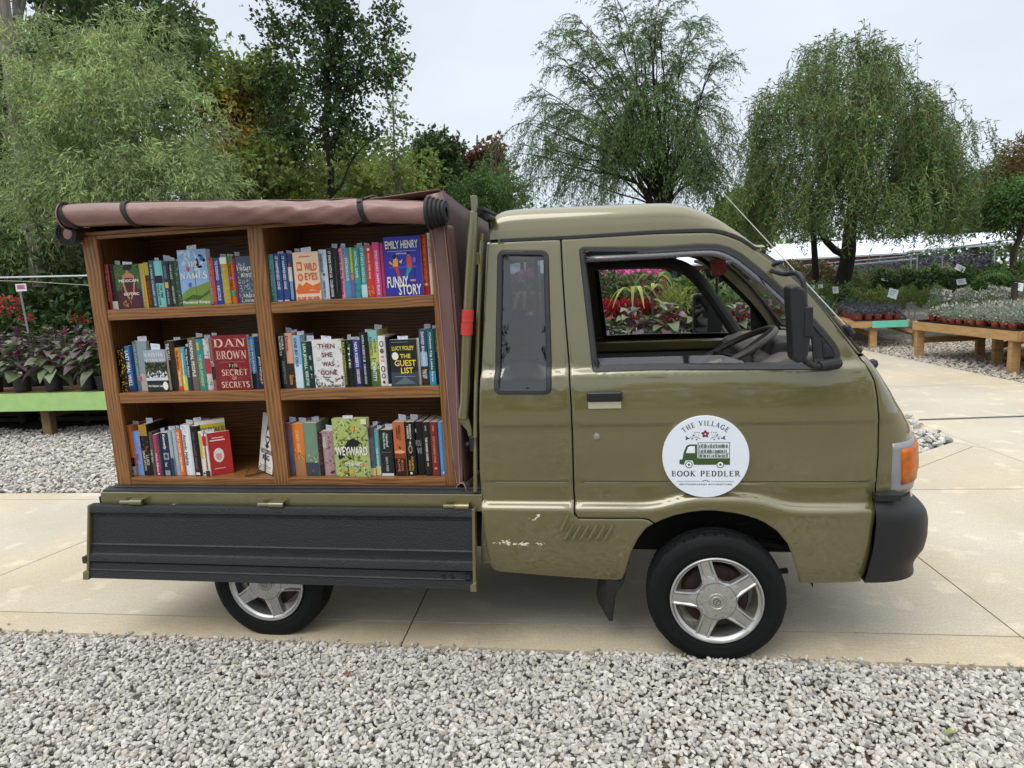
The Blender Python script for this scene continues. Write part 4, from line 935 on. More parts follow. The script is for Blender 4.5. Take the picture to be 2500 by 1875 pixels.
# ---- chassis, inner wings, mud flaps
chs = MB(); chs.box((-2.05, .32, .30), (1.1, .40, .42)); chs.box((-2.05, WID-.40, .30), (1.1, WID-.32, .42)); chs.box((-.95, .42, .26), (-.45, .8, .5)); chs.box((-2.0, .1, .50), (-.33, WID-.1, .575)); chs.box((-.30, .08, .34), (.24, WID-.08, .50))
chs.tube([(XR, .12, WZ), (XR, WID-.12, WZ)], .035, 10); chs.tube([(XF, .12, WZ), (XF, WID-.12, WZ)], .03, 10); chs.tube([(.86, .14, .30), (.72, .2, .25)], .012, 8); chs.tube([(.74, .15, .42), (.98, .3, .33)], .018, 8)
chs.box((.98, .35, .32), (1.02, 1.05, .36)); chs.box((.955, .03, .36), (1.13, .06, .56)); chs.build('chassis', M_dark, truck)
wa = MB(); rows = []
for yy_ in (.022, .42):
    rows.append([Vector((XF-.005+.365*math.cos(a), yy_, .285+.345*math.sin(a))) for a in [math.pi*i/24 for i in range(25)]])
wa.grid(rows); wa.build('wheel_arch', M_dark, truck); wa = MB(); rows = [[Vector((p.x, WID-p.y, p.z)) for p in r_] for r_ in rows]; wa.grid(rows); wa.build('wheel_arch', M_dark, truck); wa = MB()
wa.add([(XF-.33, .30, .33), (XF+.2, .30, .45), (XF+.2, .30, .62), (XF-.33, .30, .62)], [(0, 1, 2, 3)]); wa.build('inner_wing', M_dark, truck)
for yy_ in (.0, WID-.16):
    fl = MB(); rows = []
    poly = [at(1480, 1418, .03), at(1527, 1398, .03), at(1519, 1425, .03), at(1502, 1447, .04), at(1498, 1475, .05), at(1493, 1517, .06), at(1487, 1517, .06), at(1460, 1470, .14), at(1455, 1448, .14), at(1460, 1415, .14)]
    a = [(q.x, q.y+yy_, q.z) for q in poly]; fl.add(a, [tuple(range(len(a)))]); fl.build('mud_flap', mat('mud_flap', '#242322', .7, var=.3, vscale=30), truck, thick=.006)
# ---- load bed
BX0, BX1 = at(247, 1222, .02).x, -.335
bed = MB(); bz = .652
bed.box((BX0, .02, .575), (BX1, .045, bz-.004)); bed.box((BX0, WID-.045, .575), (BX1, WID-.02, bz-.004)); bed.box((BX0, .045, .575), (BX0+.02, WID-.045, bz-.004)); bedo = bed.build('load_bed', M_ol, truck, bevel=.004)
dk = MB(); dk.box((BX0+.006, .028, bz-.004), (BX1, WID-.028, bz+.004)); dk.box((BX0+.03, .06, bz+.004), (BX1, .075, bz+.010)); dk.build('bed_deck', mat('bed_mat', '#2c2e33', .5, var=.2, vscale=10, bump=.2, bscale=120), bedo, bevel=.003)
ri_ = MB(); c_ = at(425, 1248, .012); ri_.lathe([(.040, .012), (.040, -.004), (.036, -.007), (.031, -.003), (.029, .01)], Matrix.Translation((c_.x, .015, c_.z-.008)), 30); ri_.build('bed_grommet', M_ol, bedo)
hd = MB(); hd.lathe([(0, .002), (.029, .002)], Matrix.Translation((c_.x, .013, c_.z-.008)), 24); hd.build('bed_hole', M_dark, bedo)
ov = MB(); a, b_ = at(492, 1240, .012), at(745, 1240, .012); ov.tube([(a.x, .018, a.z-.018), (a.x+.05, .012, a.z-.003), ((a.x+b_.x)/2, .010, a.z+.002), (b_.x-.05, .012, b_.z-.003), (b_.x, .018, b_.z-.018)], .006, 8); ov.build('bed_bead', M_ol, bedo)
for (pxa, pxb, py) in ((293, 347, 1224), (630, 692, 1230), (1083, 1145, 1234)):
    a, b_ = at(pxa, py, -.005), at(pxb, py, -.005); hg = MB(); m_ = a.x+(b_.x-a.x)*.42; hg.tube([(a.x, -.004, a.z-.004), (m_, -.004, a.z-.004)], .0085, 10); hg.tube([(m_+.002, -.004, a.z-.004), (b_.x, -.004, a.z-.004)], .0125, 12); hg.box((m_+.002, .0, a.z-.012), (b_.x, .022, a.z+.008)); hg.build('gate_hinge', M_steel if pxa > 1000 else M_ol, bedo)
a = at(234, 1222, .03); tl = MB(); tl.box((BX0-.022, .03, a.z-.03), (BX0, .12, a.z+.02)); tl.build('tail_lamp', M_plb, bedo, bevel=.006)
fp = MB(); fp.box((BX1-.002, .03, .40), (-.335, .05, .60)); p0 = at(1168, 1290, .01); fp.prism([(BX1-.005, .60), (-.333, .60), (-.302, .35), (-.36, .352)], .028, .04); fp.box((BX1, .04, .575), (-.30, WID-.04, .66)); fp.build('bed_front_plate', M_ol, bedo, bevel=.003)
# the drop gate hanging open over the rear wheel, inner (black, textured) face out
gz1, gz0 = .597, .283; gy1, gy0 = -.004, -.072; GX0, GX1 = -2.132, -.362
def GP(x, v, o): # v 0 bottom..1 top, o = proud of the face
    return Vector((x, gy0+(gy1-gy0)*v-o, gz0+(gz1-gz0)*v))
prof = [(1.0, -.02), (1.0, .002), (.985, .004), (.90, .004), (.885, -.006), (.86, -.008), (.85, -.004), (.84, -.008), (.47, -.009), (.455, -.004), (.445, -.006), (.34, -.006), (.325, .001), (.25, .004), (.235, .004), (.225, -.006), (.215, -.001), (.205, -.004), (.125, -.004), (.112, .001), (.10, -.003), (.09, -.003), (.01, .0), (.0, .0), (.0, -.025)]
gt = MB(); xs_ = list(np.linspace(GX0+.010, GX1-.008, 60)); gt.grid([[GP(x, v, o) for x in xs_] for v, o in prof])
M_gate = mat('gate_liner', '#16171a', .5, var=.12, vscale=7, bump=.35, bscale=160, spec=.5, aniso=(1, 1, 1))
gate = gt.build('drop_gate', M_gate, truck, angle=40)
ge = MB()
for xa, xb in ((GX0, GX0+.012), (GX1-.012, GX1)):
    V = [GP(xa, 0, .004), GP(xb, 0, .004), GP(xb, 1, .006), GP(xa, 1, .006), GP(xa, 0, -.03), GP(xb, 0, -.03), GP(xb, 1, -.03), GP(xa, 1, -.03)]; ge.add(V, [(0, 1, 2, 3), (7, 6, 5, 4), (0, 4, 5, 1), (1, 5, 6, 2), (2, 6, 7, 3), (3, 7, 4, 0)])
ge.add([GP(GX0, 0, -.03), GP(GX1, 0, -.03), GP(GX1, 1, -.03), GP(GX0, 1, -.03)], [(0, 1, 2, 3)])
ge.add([GP(GX0-.016, -.02, .006), GP(GX0+.014, -.02, .006), GP(GX0+.014, .09, .006), GP(GX0-.016, .09, .006), GP(GX0-.016, -.02, -.03), GP(GX0+.014, -.02, -.03), GP(GX0+.014, .09, -.03), GP(GX0-.016, .09, -.03)], [(0, 1, 2, 3), (7, 6, 5, 4), (0, 4, 5, 1), (1, 5, 6, 2), (2, 6, 7, 3), (3, 7, 4, 0)])
ge.add([GP(GX1-.022, -.02, .006), GP(GX1+.003, -.02, .006), GP(GX1+.003, .1, .006), GP(GX1-.022, .06, .006), GP(GX1-.022, -.02, -.03), GP(GX1+.003, -.02, -.03), GP(GX1+.003, .1, -.03), GP(GX1-.022, .06, -.03)], [(0, 1, 2, 3), (7, 6, 5, 4), (0, 4, 5, 1), (1, 5, 6, 2), (2, 6, 7, 3), (3, 7, 4, 0)])
ge.build('gate_edge', M_ol, gate, bevel=.002)
gb = MB()
for x in (GX1-.10, GX1-.135): gb.lathe([(0, -.006), (.005, -.006), (.007, 0)], Matrix.Translation(GP(x, .165, .004)), 10)
gb.box(tuple(GP(GX1-.045, .13, .006)), tuple(GP(GX1-.02, .20, .0))); gb.build('gate_bolt', M_pls, gate); gl_ = MB(); gl_.box(tuple(GP(GX0-.018, .2, .006)), tuple(GP(GX0, .30, -.02))); gl_.build('gate_latch', M_intd, gate, bevel=.002)
# ---- guard posts and crossbar behind the cab
P = [at(1157, 480, .02), at(1157, 515, .02)]
def post(dy):
    y = .045+dy; q = lambda px, py: Vector((at(px, py, .045).x, y, at(px, py, .045).z)); g = MB()
    a, b_ = q(1150, 479), q(1166, 516); g.box((a.x, y-.014, b_.z), (b_.x, y+.014, a.z)); 
    g.tube([q(1155, 516), q(1155, 540), q(1149, 640), q(1144, 730), q(1138, 850), q(1134, 985), q(1131, 1000), q(1130, 1020)], [.0165, .019, .019, .019, .019, .019, .022, .024], 14)
    g.tube([q(1130, 1018), q(1136, 1030), q(1146, 1048), q(1149, 1065)], [.022, .02, .012, .010], 10, sx=.5)
    po = g.build('guard_post', M_ol, truck, bevel=.003)
    rb = MB(); rb.tube([q(1142, 756), q(1141, 786)], .0235, 16); rb.tube([q(1140.5, 787), q(1139, 817)], .0235, 16)
    if dy == 0: rb.build('red_band', mat('red_tape', '#c03a32', .4, var=.1, vscale=60), po)
    return po
post(0); post(WID-.09)
cb = MB(); a = at(1164, 515, .05); b_ = Vector((a.x-.0, WID-.05, a.z-.02)); cb.tube([a, b_], .014, 8); cb.tube([a+Vector((.02, .0, .01)), b_+Vector((.02, 0, .01))], .008, 8); cb.tube([a+Vector((.035, .02, -.02)), b_+Vector((.035, 0, -.02))], .012, 8)
for y in (.15, .35): cb.tube([Vector((a.x+.03, y, a.z-.02)), Vector((a.x+.04, y, a.z-.16))], .010, 6)
cb.build('rack_crossbar', M_plb, truck)
br = MB(); a, b_ = at(1158, 618, .07), at(1172, 645, .07); br.box((a.x, .055, b_.z), (b_.x, .075, a.z)); br.build('post_bracket', M_ol, truck, bevel=.002)
# cab's rear corner flange
cf = MB(); pts = [at(1180, 570, .13), at(1176, 640, .12), at(1171, 760, .10), at(1166, 900, .06), at(1163, 1040, .03), at(1163, 1200, .02)]; cf.tube([Vector(p)+Vector((-.004, 0, 0)) for p in pts], [.009]*6, 8); cf.build('cab_corner_rail', M_ol, truck)
cw = MB(); cw.box((-.325, .06, .60), (-.300, WID-.06, 1.10)); cw.prism([(-.325, 1.10), (-.30, 1.10), (-.21, 1.66), (-.235, 1.66)], .13, WID-.13); cw.build('cab_rear_wall', M_ol, truck)
ht = MB(); a, b_ = at(1146, 1066, .03), at(1168, 1102, .03); ht.box((a.x, .02, b_.z), (b_.x, .05, a.z)); c_ = at(1142, 1085, .02); ht.lathe([(0, -.01), (.009, -.008), (.01, .01)], Matrix.Translation((c_.x, .02, c_.z)), 10); ht.build('side_catch', M_plb, truck, bevel=.004)
# ------------------------------------------------------------------ bookcase
def oak():
    m, nt, b = newmat('oak'); tc = nt.nodes.new('ShaderNodeTexCoord'); mp = nt.nodes.new('ShaderNodeMapping')
    nt.links.new(tc.outputs['UV'], mp.inputs[0]); mp.inputs['Scale'].default_value = (1.0, 1, 1)
    # cathedral grain: distorted bands along the board's length (u)
    n0 = add_node(nt, 'ShaderNodeTexNoise', i_Scale=1.0, i_Detail=2.0)
    mp0 = nt.nodes.new('ShaderNodeMapping'); mp0.inputs['Scale'].default_value = (1.6, 6, 1); nt.links.new(tc.outputs['UV'], mp0.inputs[0]); nt.links.new(mp0.outputs[0], n0.inputs['Vector'])
    mm = add_node(nt, 'ShaderNodeMath', operation='MULTIPLY_ADD'); mm.inputs[1].default_value = 34; 
    sx = nt.nodes.new('ShaderNodeSeparateXYZ'); nt.links.new(tc.outputs['UV'], sx.inputs[0])
    sc = add_node(nt, 'ShaderNodeMath', operation='MULTIPLY'); sc.inputs[1].default_value = 400; nt.links.new(sx.outputs[1], sc.inputs[0])
    nt.links.new(n0.outputs[0], mm.inputs[0]); nt.links.new(sc.outputs[0], mm.inputs[2])
    si = add_node(nt, 'ShaderNodeMath', operation='SINE'); nt.links.new(mm.outputs[0], si.inputs[0])
    m2 = add_node(nt, 'ShaderNodeMath', operation='MULTIPLY_ADD'); m2.inputs[1].default_value = .5; m2.inputs[2].default_value = .5; nt.links.new(si.outputs[0], m2.inputs[0])
    mpf = nt.nodes.new('ShaderNodeMapping'); mpf.inputs['Scale'].default_value = (8, 190, 1); nt.links.new(tc.outputs['UV'], mpf.inputs[0])
    nf = add_node(nt, 'ShaderNodeTexNoise', i_Scale=1.0, i_Detail=3.0); nt.links.new(mpf.outputs[0], nf.inputs['Vector'])
    cr = nt.nodes.new('ShaderNodeValToRGB'); e = cr.color_ramp.elements; e[0].position = .0; e[0].color = (*hx('#5c3a20'), 1); e[1].position = 1; e[1].color = (*hx('#a0703d'), 1)
    k = cr.color_ramp.elements.new(.35); k.color = (*hx('#83572c'), 1)
    ad = add_node(nt, 'ShaderNodeMath', operation='MULTIPLY_ADD'); ad.inputs[1].default_value = .5; nt.links.new(m2.outputs[0], ad.inputs[0]); 
    nfm = add_node(nt, 'ShaderNodeMapRange'); nfm.inputs[1].default_value = .3; nfm.inputs[2].default_value = .7; nfm.inputs[3].default_value = -.08; nfm.inputs[4].default_value = .42
    nt.links.new(nf.outputs[0], nfm.inputs[0]); nt.links.new(nfm.outputs[0], ad.inputs[2]); nt.links.new(ad.outputs[0], cr.inputs[0])
    n3 = add_node(nt, 'ShaderNodeTexNoise', i_Scale=3.0, i_Detail=2.0); nt.links.new(tc.outputs['UV'], n3.inputs['Vector'])
    hs = nt.nodes.new('ShaderNodeHueSaturation'); r = add_node(nt, 'ShaderNodeMapRange'); r.inputs[1].default_value = .3; r.inputs[2].default_value = .7; r.inputs[3].default_value = .85; r.inputs[4].default_value = 1.12
    nt.links.new(n3.outputs[0], r.inputs[0]); nt.links.new(r.outputs[0], hs.inputs['Value']); nt.links.new(cr.outputs[0], hs.inputs['Color']); nt.links.new(hs.outputs[0], b.inputs['Base Color'])
    b.inputs['Roughness'].default_value = .42; b.inputs['Coat Weight'].default_value = .25; b.inputs['Coat Roughness'].default_value = .25
    bn = add_node(nt, 'ShaderNodeBump', i_Strength=.15, i_Distance=.002); nt.links.new(nf.outputs[0], bn.inputs['Height']); nt.links.new(bn.outputs[0], b.inputs['Normal'])
    return m
M_oak = oak(); FY = .10
def board(name, lo, hi, parent, axis, bevel=.003, seed=None):
    """wood board; grain runs along axis (0=x,1=y,2=z); UVs are metres along and across the board"""
    mb = MB(); mb.box(lo, hi); o = mb.build(name, M_oak, parent, bevel=bevel); me = o.data; uv = me.uv_layers.new(name='grain')
    s = random.random()*7; s2 = random.random()*7
    for p in me.polygons:
        n = p.normal; na = max(range(3), key=lambda i: abs(n[i])); others = [i for i in range(3) if i != axis and i != na] or [(axis+1) % 3]
        for li in p.loop_indices:
            c = me.vertices[me.loops[li].vertex_index].co
            if na == axis: u, v = c[(axis+1) % 3]*.2, c[(axis+2) % 3]
            else: u, v = c[axis], c[others[0]]
            uv.data[li].uv = (u+s, v+s2+na*.31)
    return o
def bx(px, py): q = at(px, py, FY); return q.x, q.z
case = empty('bookcase', (-1.25, .35, .66)); tag(case, 'oak bookcase of six open compartments standing on the truck bed', 'bookcase')
XL0, XL1, XM0, XM1, XR0, XR1 = -2.060, -1.990, -1.282, -1.213, -.505, -.440
DEP = .42; ZT = 1.80; ZB = .628+.028
S1, S2, S3 = 1.452, 1.081, .690   # shelf top heights
T1, T2 = S1-.047, S2-.047
for n, a, b in (('side_stile', XL0, XL1), ('side_stile', XR0, XR1), ('middle_stile', XM0, XM1)):
    board(n, (a, FY, ZB), (b, FY+.019, ZT-.03), case, 2)
board('bottom_rail', (XL1+.001, FY+.001, ZB), (XR0-.001, FY+.018, S3), case, 0)
board('top_rail', (XL1+.001, FY+.001, ZT-.045), (XR0-.001, FY+.018, ZT-.03), case, 0)
for zt, zb in ((S1, T1), (S2, T2)):
    for a, b in ((XL1, XM0), (XM1, XR0)): board('shelf_edge', (a+.001, FY+.002, zb), (b-.001, FY+.018, zt), case, 0)
for zt in (S1, S2, S3):
    for a, b in ((XL0+.019, XM0+.022), (XM1-.022, XR1-.019)): board('shelf', (a, FY+.0185, zt-.02), (b, FY+DEP-.02, zt-.0005), case, 0)
for a, b in ((XL0+.0005, XL0+.019), (XR1-.019, XR1-.0005), (XM0+.0225, XM1-.0225)): board('side_panel', (a, FY+.0195, ZB), (b, FY+DEP-.01, ZT-.03), case, 2)
bk = board('back_panel', (XL0+.019, FY+DEP-.019, ZB), (XR1-.019, FY+DEP-.011, ZT-.03), case, 0)
board('top_panel', (XL0, FY, ZT-.029), (XR1, FY+DEP, ZT-.012), case, 0)
# the second, outward-facing half of the load: same case standing back to back
case2 = empty('bookcase', (-1.25, 1.0, .66)); tag(case2, 'plain rear half of the book load hidden beneath the canvas', 'bookcase')
q = MB(); q.box((XL0, FY+DEP+.02, ZB), (XR1, WID-.12, ZT-.02)); q.build('case_body', M_oak, case2)
# ------------------------------------------------------------------ canvas cover
def canvas_mat():
    m = mat('canvas', '#7f5d54', .36, var=.1, vscale=5, bump=1.0, bscale=5.5, aniso=(1, 1, 2.2), spec=.5, coat=.15); return m
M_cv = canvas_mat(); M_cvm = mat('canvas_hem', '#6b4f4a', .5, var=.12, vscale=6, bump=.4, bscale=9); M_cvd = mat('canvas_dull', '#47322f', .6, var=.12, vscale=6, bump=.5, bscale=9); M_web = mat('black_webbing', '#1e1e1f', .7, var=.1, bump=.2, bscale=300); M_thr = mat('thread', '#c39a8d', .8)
cover = empty('canvas_cover', (-1.25, .6, 1.85)); tag(cover, 'dusty pink vinyl canvas cover rolled up above the bookshelves', 'cover')
def noise1(x, s): return math.sin(x*s)*.5+math.sin(x*s*2.3+1.1)*.3+math.sin(x*s*4.7+2)*.2
cl_ = [(164, 528, 27.5), (200, 526, 27.5), (300, 523, 28), (420, 522, 29.5), (560, 520, 29), (680, 517, 27.5), (780, 518, 28), (850, 517, 31), (880, 514, 26), (905, 517, 27.5), (960, 518, 28), (1045, 521, 27)]
RY = .035; path = []
for (px, py, r) in cl_:
    c = at(px, py, RY); path.append((c, (at(px, py-r, RY).z-at(px, py+r, RY).z)/2))
NP = 150; ps = smoothline([tuple(c) for c, r in path], 14); rs = smoothline([(i, r) for i, (c, r) in enumerate(path)], 14); rs = [r[1] for r in rs]
rows = []
for i, (p, r) in enumerate(zip(ps, rs)):
    row = []
    x = p.x; sag = max(0, 1-abs(x+.98)/.55)
    for k in range(40):
        a = 2*math.pi*k/40
        w_ = 1+.018*math.sin(a*3+x*5)+.05*sag*math.sin(a*3+x*30)+.035*sag*math.sin(a*6-x*47)+.02*math.sin(a*2-x*9)+.012*math.sin(x*17+a*2)
        tw = .02*math.sin(x*6+a)
        row.append(p+Vector((0, -math.cos(a)*r*w_*1.02, math.sin(a)*r*w_)))
    rows.append(row)
mb = MB(); mb.grid(rows, closed=True); rollo = mb.build('canvas_roll', M_cv, cover)
# spiral flap edge along the roll
mb = MB(); rows = []
for p, r in zip(ps, rs):
    rows.append([p+Vector((0, -math.cos(a)*(r+.0025), math.sin(a)*(r+.0025)+.0)) for a in [R(140-6*j) for j in range(9)]])
mb.grid(rows); mb.build('roll_flap', M_cv, rollo, thick=.002)
mb = MB()
for px, w_, tilt in ((171, 9, .25), (322, 10, .18), (892, 11, .1)):
    x = at(px, 520, RY).x; i = min(range(len(ps)), key=lambda i: abs(ps[i].x-x)); hw = .011
    for s_ in [0]:
        rows = []
        for k in range(37):
            a = 2*math.pi*k/36; rr_ = rs[i]+.004; dx = tilt*.10*math.sin(a)*-1
            rows.append([ps[i]+Vector((dx+o_, -math.cos(a)*(rr_+q_), math.sin(a)*(rr_+q_))) for o_, q_ in ((-hw, 0), (-hw, .003), (hw, .003), (hw, 0))])
        sm_ = MB(); sm_.grid(rows); st_ = sm_.build('strap', M_web, cover, angle=30)
    if px == 892:
        b2 = MB(); b2.lathe([(0, -.003), (.006, -.002), (.008, 0)], Matrix.Translation(ps[i]+Vector((-.008, -.035, rs[i]*.86))) @ Matrix.Rotation(R(-50), 4, 'X'), 12); b2.tube([ps[i]+Vector((0, -.01, rs[i]+.004)), ps[i]+Vector((.02, .04, rs[i]+.02)), ps[i]+Vector((.03, .1, rs[i]+.01))], .005, 6); b2.build('strap_snap', M_pls, st_)
# black toothed zip ends
def coil(name, M, r0, n, L, parent):
    c = MB()
    for j in range(n):
        r = r0*(1-.085*j); a = j*L/n; c.lathe([(r-.014, a), (r, a), (r+.001, a+L/n*.8), (r-.003, a+L/n*.95), (r-.02, a+L/n*.95)], M, 44)
        for k in range(44):
            an = 2*math.pi*k/44; q0 = M @ Vector((r*math.cos(an), a+L/n*.75, r*math.sin(an))); q1 = M @ Vector(((r+.003)*math.cos(an), a+L/n*1.02, (r+.003)*math.sin(an))); c.tube([q0, q1], .0013, 4)
    r = r0*(1-.085*(n-1)); c.lathe([(r-.016, L*.6), (r-.002, L*.97)], M, 40); c.lathe([(0, L*.55), (r-.014, L*.6)], M, 30)
    return c.build(name, M_web, parent, angle=40)
e0 = ps[-1]; coil('zip_coil', Matrix.Translation(e0-Vector((.001, 0, 0))) @ Matrix.Rotation(R(-90), 4, 'Z'), .060, 5, .075, rollo)
e0 = ps[0]; mb = MB(); mb.lathe([(.001, -.012), (.045, -.012), (.056, -.004), (.058, .004)], Matrix.Translation(e0) @ Matrix.Rotation(R(-90), 4, 'Z'), 36); mb.build('roll_end', M_cv, rollo)
# rear curtain rolled along the tail of the load, its end facing us
c0r = at(164.5, 570, .06); mb = MB(); mb.tube([c0r, c0r+Vector((0, 1.15, -.01))], .040, 24); ro2 = mb.build('rear_curtain_roll', M_cv, cover)
c = MB(); Mx = Matrix.Translation(c0r)
for j in range(3):
    r = .052-.010*j; c.lathe([(r, .03), (r, -.01+.004*j), (r-.0075, -.012+.004*j), (r-.009, .03)], Mx, 36)
    for k in range(34):
        an = 2*math.pi*k/34; c.tube([Mx @ Vector(((r-.001)*math.cos(an), -.010+.004*j, (r-.001)*math.sin(an))), Mx @ Vector(((r+.003)*math.cos(an), -.014+.004*j, (r+.003)*math.sin(an)))], .0014, 4)
c.build('zip_coil', M_web, ro2)
# top sheet and right-hand side wall
apx = at(1079, 468, .10); AX = -.430; top_pts = []
bckL = Vector((-2.06, WID-.1, 1.80)); e_ = atx(1197, 541, AX)
mb = MB(); rows = []
for i in range(22):
    t = i/21; xf = -2.06+(apx.x+2.06)*t; zf = 1.815+(apx.z-1.815)*max(0, (t-.45)/.55)**1.3+.002*math.sin(i*1.3)
    row = []
    for j in range(12):
        s = j/11; y = .055+s*1.22; zb_ = 1.80-.02*t; row.append(Vector((xf+(AX-apx.x)*t*s, y, zf+(zb_-zf)*min(1, s*1.15)**.9-.008*math.sin(s*math.pi)*(1+.5*math.sin(t*9)))))
    rows.append(row)
mb.grid(rows); topsheet = mb.build('top_sheet', M_cv, cover, thick=.003)
mb = MB(); r2 = []
for j in range(26):
    s = j/25; topz = rows[-1][min(11, int(s*11))].z if s < 1 else rows[-1][11].z; f = s*11; k = min(10, int(f)); topz = rows[-1][k].z+(rows[-1][k+1].z-rows[-1][k].z)*(f-k); y = .062+s*1.22
    col_ = []
    for i in range(20):
        t = i/19; z = topz*(1-t)+.66*t; col_.append(Vector((AX+.012*math.sin(s*14)*(t)**.7+.03*math.sin(s*3.1)*t*(1-t)*2+.022*t+.006*math.sin(s*31+t*5)*t, y, z)))
    r2.append(col_)
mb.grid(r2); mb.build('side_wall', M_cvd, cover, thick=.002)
# front facing of the side wall: strip tucked round the stile, ending in a folded hem
inn = [(1047, 549), (1056, 600), (1066, 690), (1078, 830), (1090, 960), (1102, 1100), (1108, 1150), (1115, 1187)]
otr = [(1092, 549), (1097, 600), (1107, 690), (1118, 830), (1122, 960), (1127, 1100), (1129, 1150), (1130, 1180)]
A = smoothline([tuple(at(*p, .088)) for p in inn], 6); B = smoothline([tuple(at(*p, .070)) for p in otr], 6); mb = MB(); rows = []
for i, (a, b) in enumerate(zip(A, B)):
    rows.append([a.lerp(b, s)+Vector((0, -.006*math.sin(s*math.pi)+.003*math.sin(i*.5+s*4), 0)) for s in (0, .15, .3, .45, .6, .75, .9, 1)]+[b+Vector((.004, .03, 0)), b+Vector((.006, .08, 0))])
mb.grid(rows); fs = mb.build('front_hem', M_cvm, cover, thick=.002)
for L_, dy in ((A, -.003), (B, -.003)):
    mb = MB(); mb.tube([p+Vector((.006 if L_ is A else -.012, dy-.003, 0)) for p in L_], .0011, 4); mb.build('stitching', M_thr, fs)
mb = MB(); T_ = [at(1070, 506, .05), at(1093, 505, .05)]
lp = [at(1115, 1187, .07), at(1116, 1206, .06), at(1129, 1216, .055), at(1141, 1200, .05), at(1133, 1182, .05), at(1125, 1178, .055)]
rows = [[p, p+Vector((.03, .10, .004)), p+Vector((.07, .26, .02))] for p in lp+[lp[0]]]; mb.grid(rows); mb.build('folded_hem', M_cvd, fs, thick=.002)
mb = MB(); mb.tube([p+Vector((0, -.002, 0)) for p in lp+[lp[0]]], .0014, 5); mb.build('hem_edge', M_thr, fs)
# canvas corner above the roll end
mb = MB(); a, b_, c_, d__ = at(1040, 477, .055), at(1079, 468, .055), at(1098, 545, .06), at(1046, 548, .06)
mb.grid([[a.lerp(b_, s) for s in (0, .5, 1)], [a.lerp(d__, .5).lerp(b_.lerp(c_, .5), s)+Vector((0, .012, 0)) for s in (0, .5, 1)], [d__.lerp(c_, s) for s in (0, .5, 1)]]); mb.build('corner_patch', M_cv, cover, thick=.002)
# ------------------------------------------------------------------ books
M_page = mat('page_edges', '#d9d0bb', .85, var=.08, vscale=200, aniso=(1, 40, 1)); M_slip = mat('paper_slip', '#d3d6e3', .7, var=.03); M_slp = mat('slip_print', '#8f93a6', .7)
ORD = ['first', 'second', 'third', 'fourth', 'fifth', 'sixth', 'seventh', 'eighth', 'ninth', 'tenth', 'eleventh', 'twelfth', 'thirteenth', 'fourteenth', 'fifteenth', 'sixteenth', 'seventeenth', 'eighteenth', 'nineteenth', 'twentieth']
BK = {'n': 0}
def art_add(mbs, it, X, Z, W, H, Y, lay):
    """one printed item on a face at y=Y spanning X..X+W, Z..Z+H"""
    k = it[0]; y = Y-.0004-.00022*lay
    def P(u, v): return (X+W*u, y, Z+H*v)
    if k == 'r': pts = [P(it[1], it[2]), P(it[3], it[2]), P(it[3], it[4]), P(it[1], it[4])]; c = it[5]
    elif k == 'e': pts = [P(it[1]+it[3]*math.cos(2*math.pi*i/16), it[2]+it[4]*math.sin(2*math.pi*i/16)) for i in range(16)]; c = it[5]
    elif k == 'p': pts = [P(u, v) for u, v in it[1]]; c = it[2]
    elif k == 't':
        tx = it[1]; rot = it[7] if len(it) > 7 else 0; V, F, asp = serif2d(tx) if (len(it) > 8 and it[8] == 's') else text2d(tx, .018)
        if rot: vs = [P(it[2]+(it[4]-it[2])*v, it[5]-(it[5]-it[3])*u) for u, v in V]
        else: vs = [P(it[2]+(it[4]-it[2])*u, it[3]+(it[5]-it[3])*v) for u, v in V]
        mbs['txt'].append((vs, F, it[6])); return
    elif k == 'l':   # speckle
        random.seed(it[7] if len(it) > 7 else 1)
        for _ in range(it[5]):
            u, v = random.uniform(it[1], it[3]), random.uniform(it[2], it[4]); r = it[8] if len(it) > 8 else .03; a = random.uniform(0, 6.28); rx, ry = r*random.uniform(.5, 1.6), r*.45*random.uniform(.5, 1)
            pts = [P(min(.99, max(.01, u+rx*math.cos(t)*math.cos(a)-ry*math.sin(t)*math.sin(a))), min(.99, max(.01, v+(rx*math.cos(t)*math.sin(a)+ry*math.sin(t)*math.cos(a))*W/H))) for t in [k_*math.pi/3 for k_ in range(6)]]
            mbs['art'].append((pts, it[6]))
        return
    mbs['art'].append((pts, c))
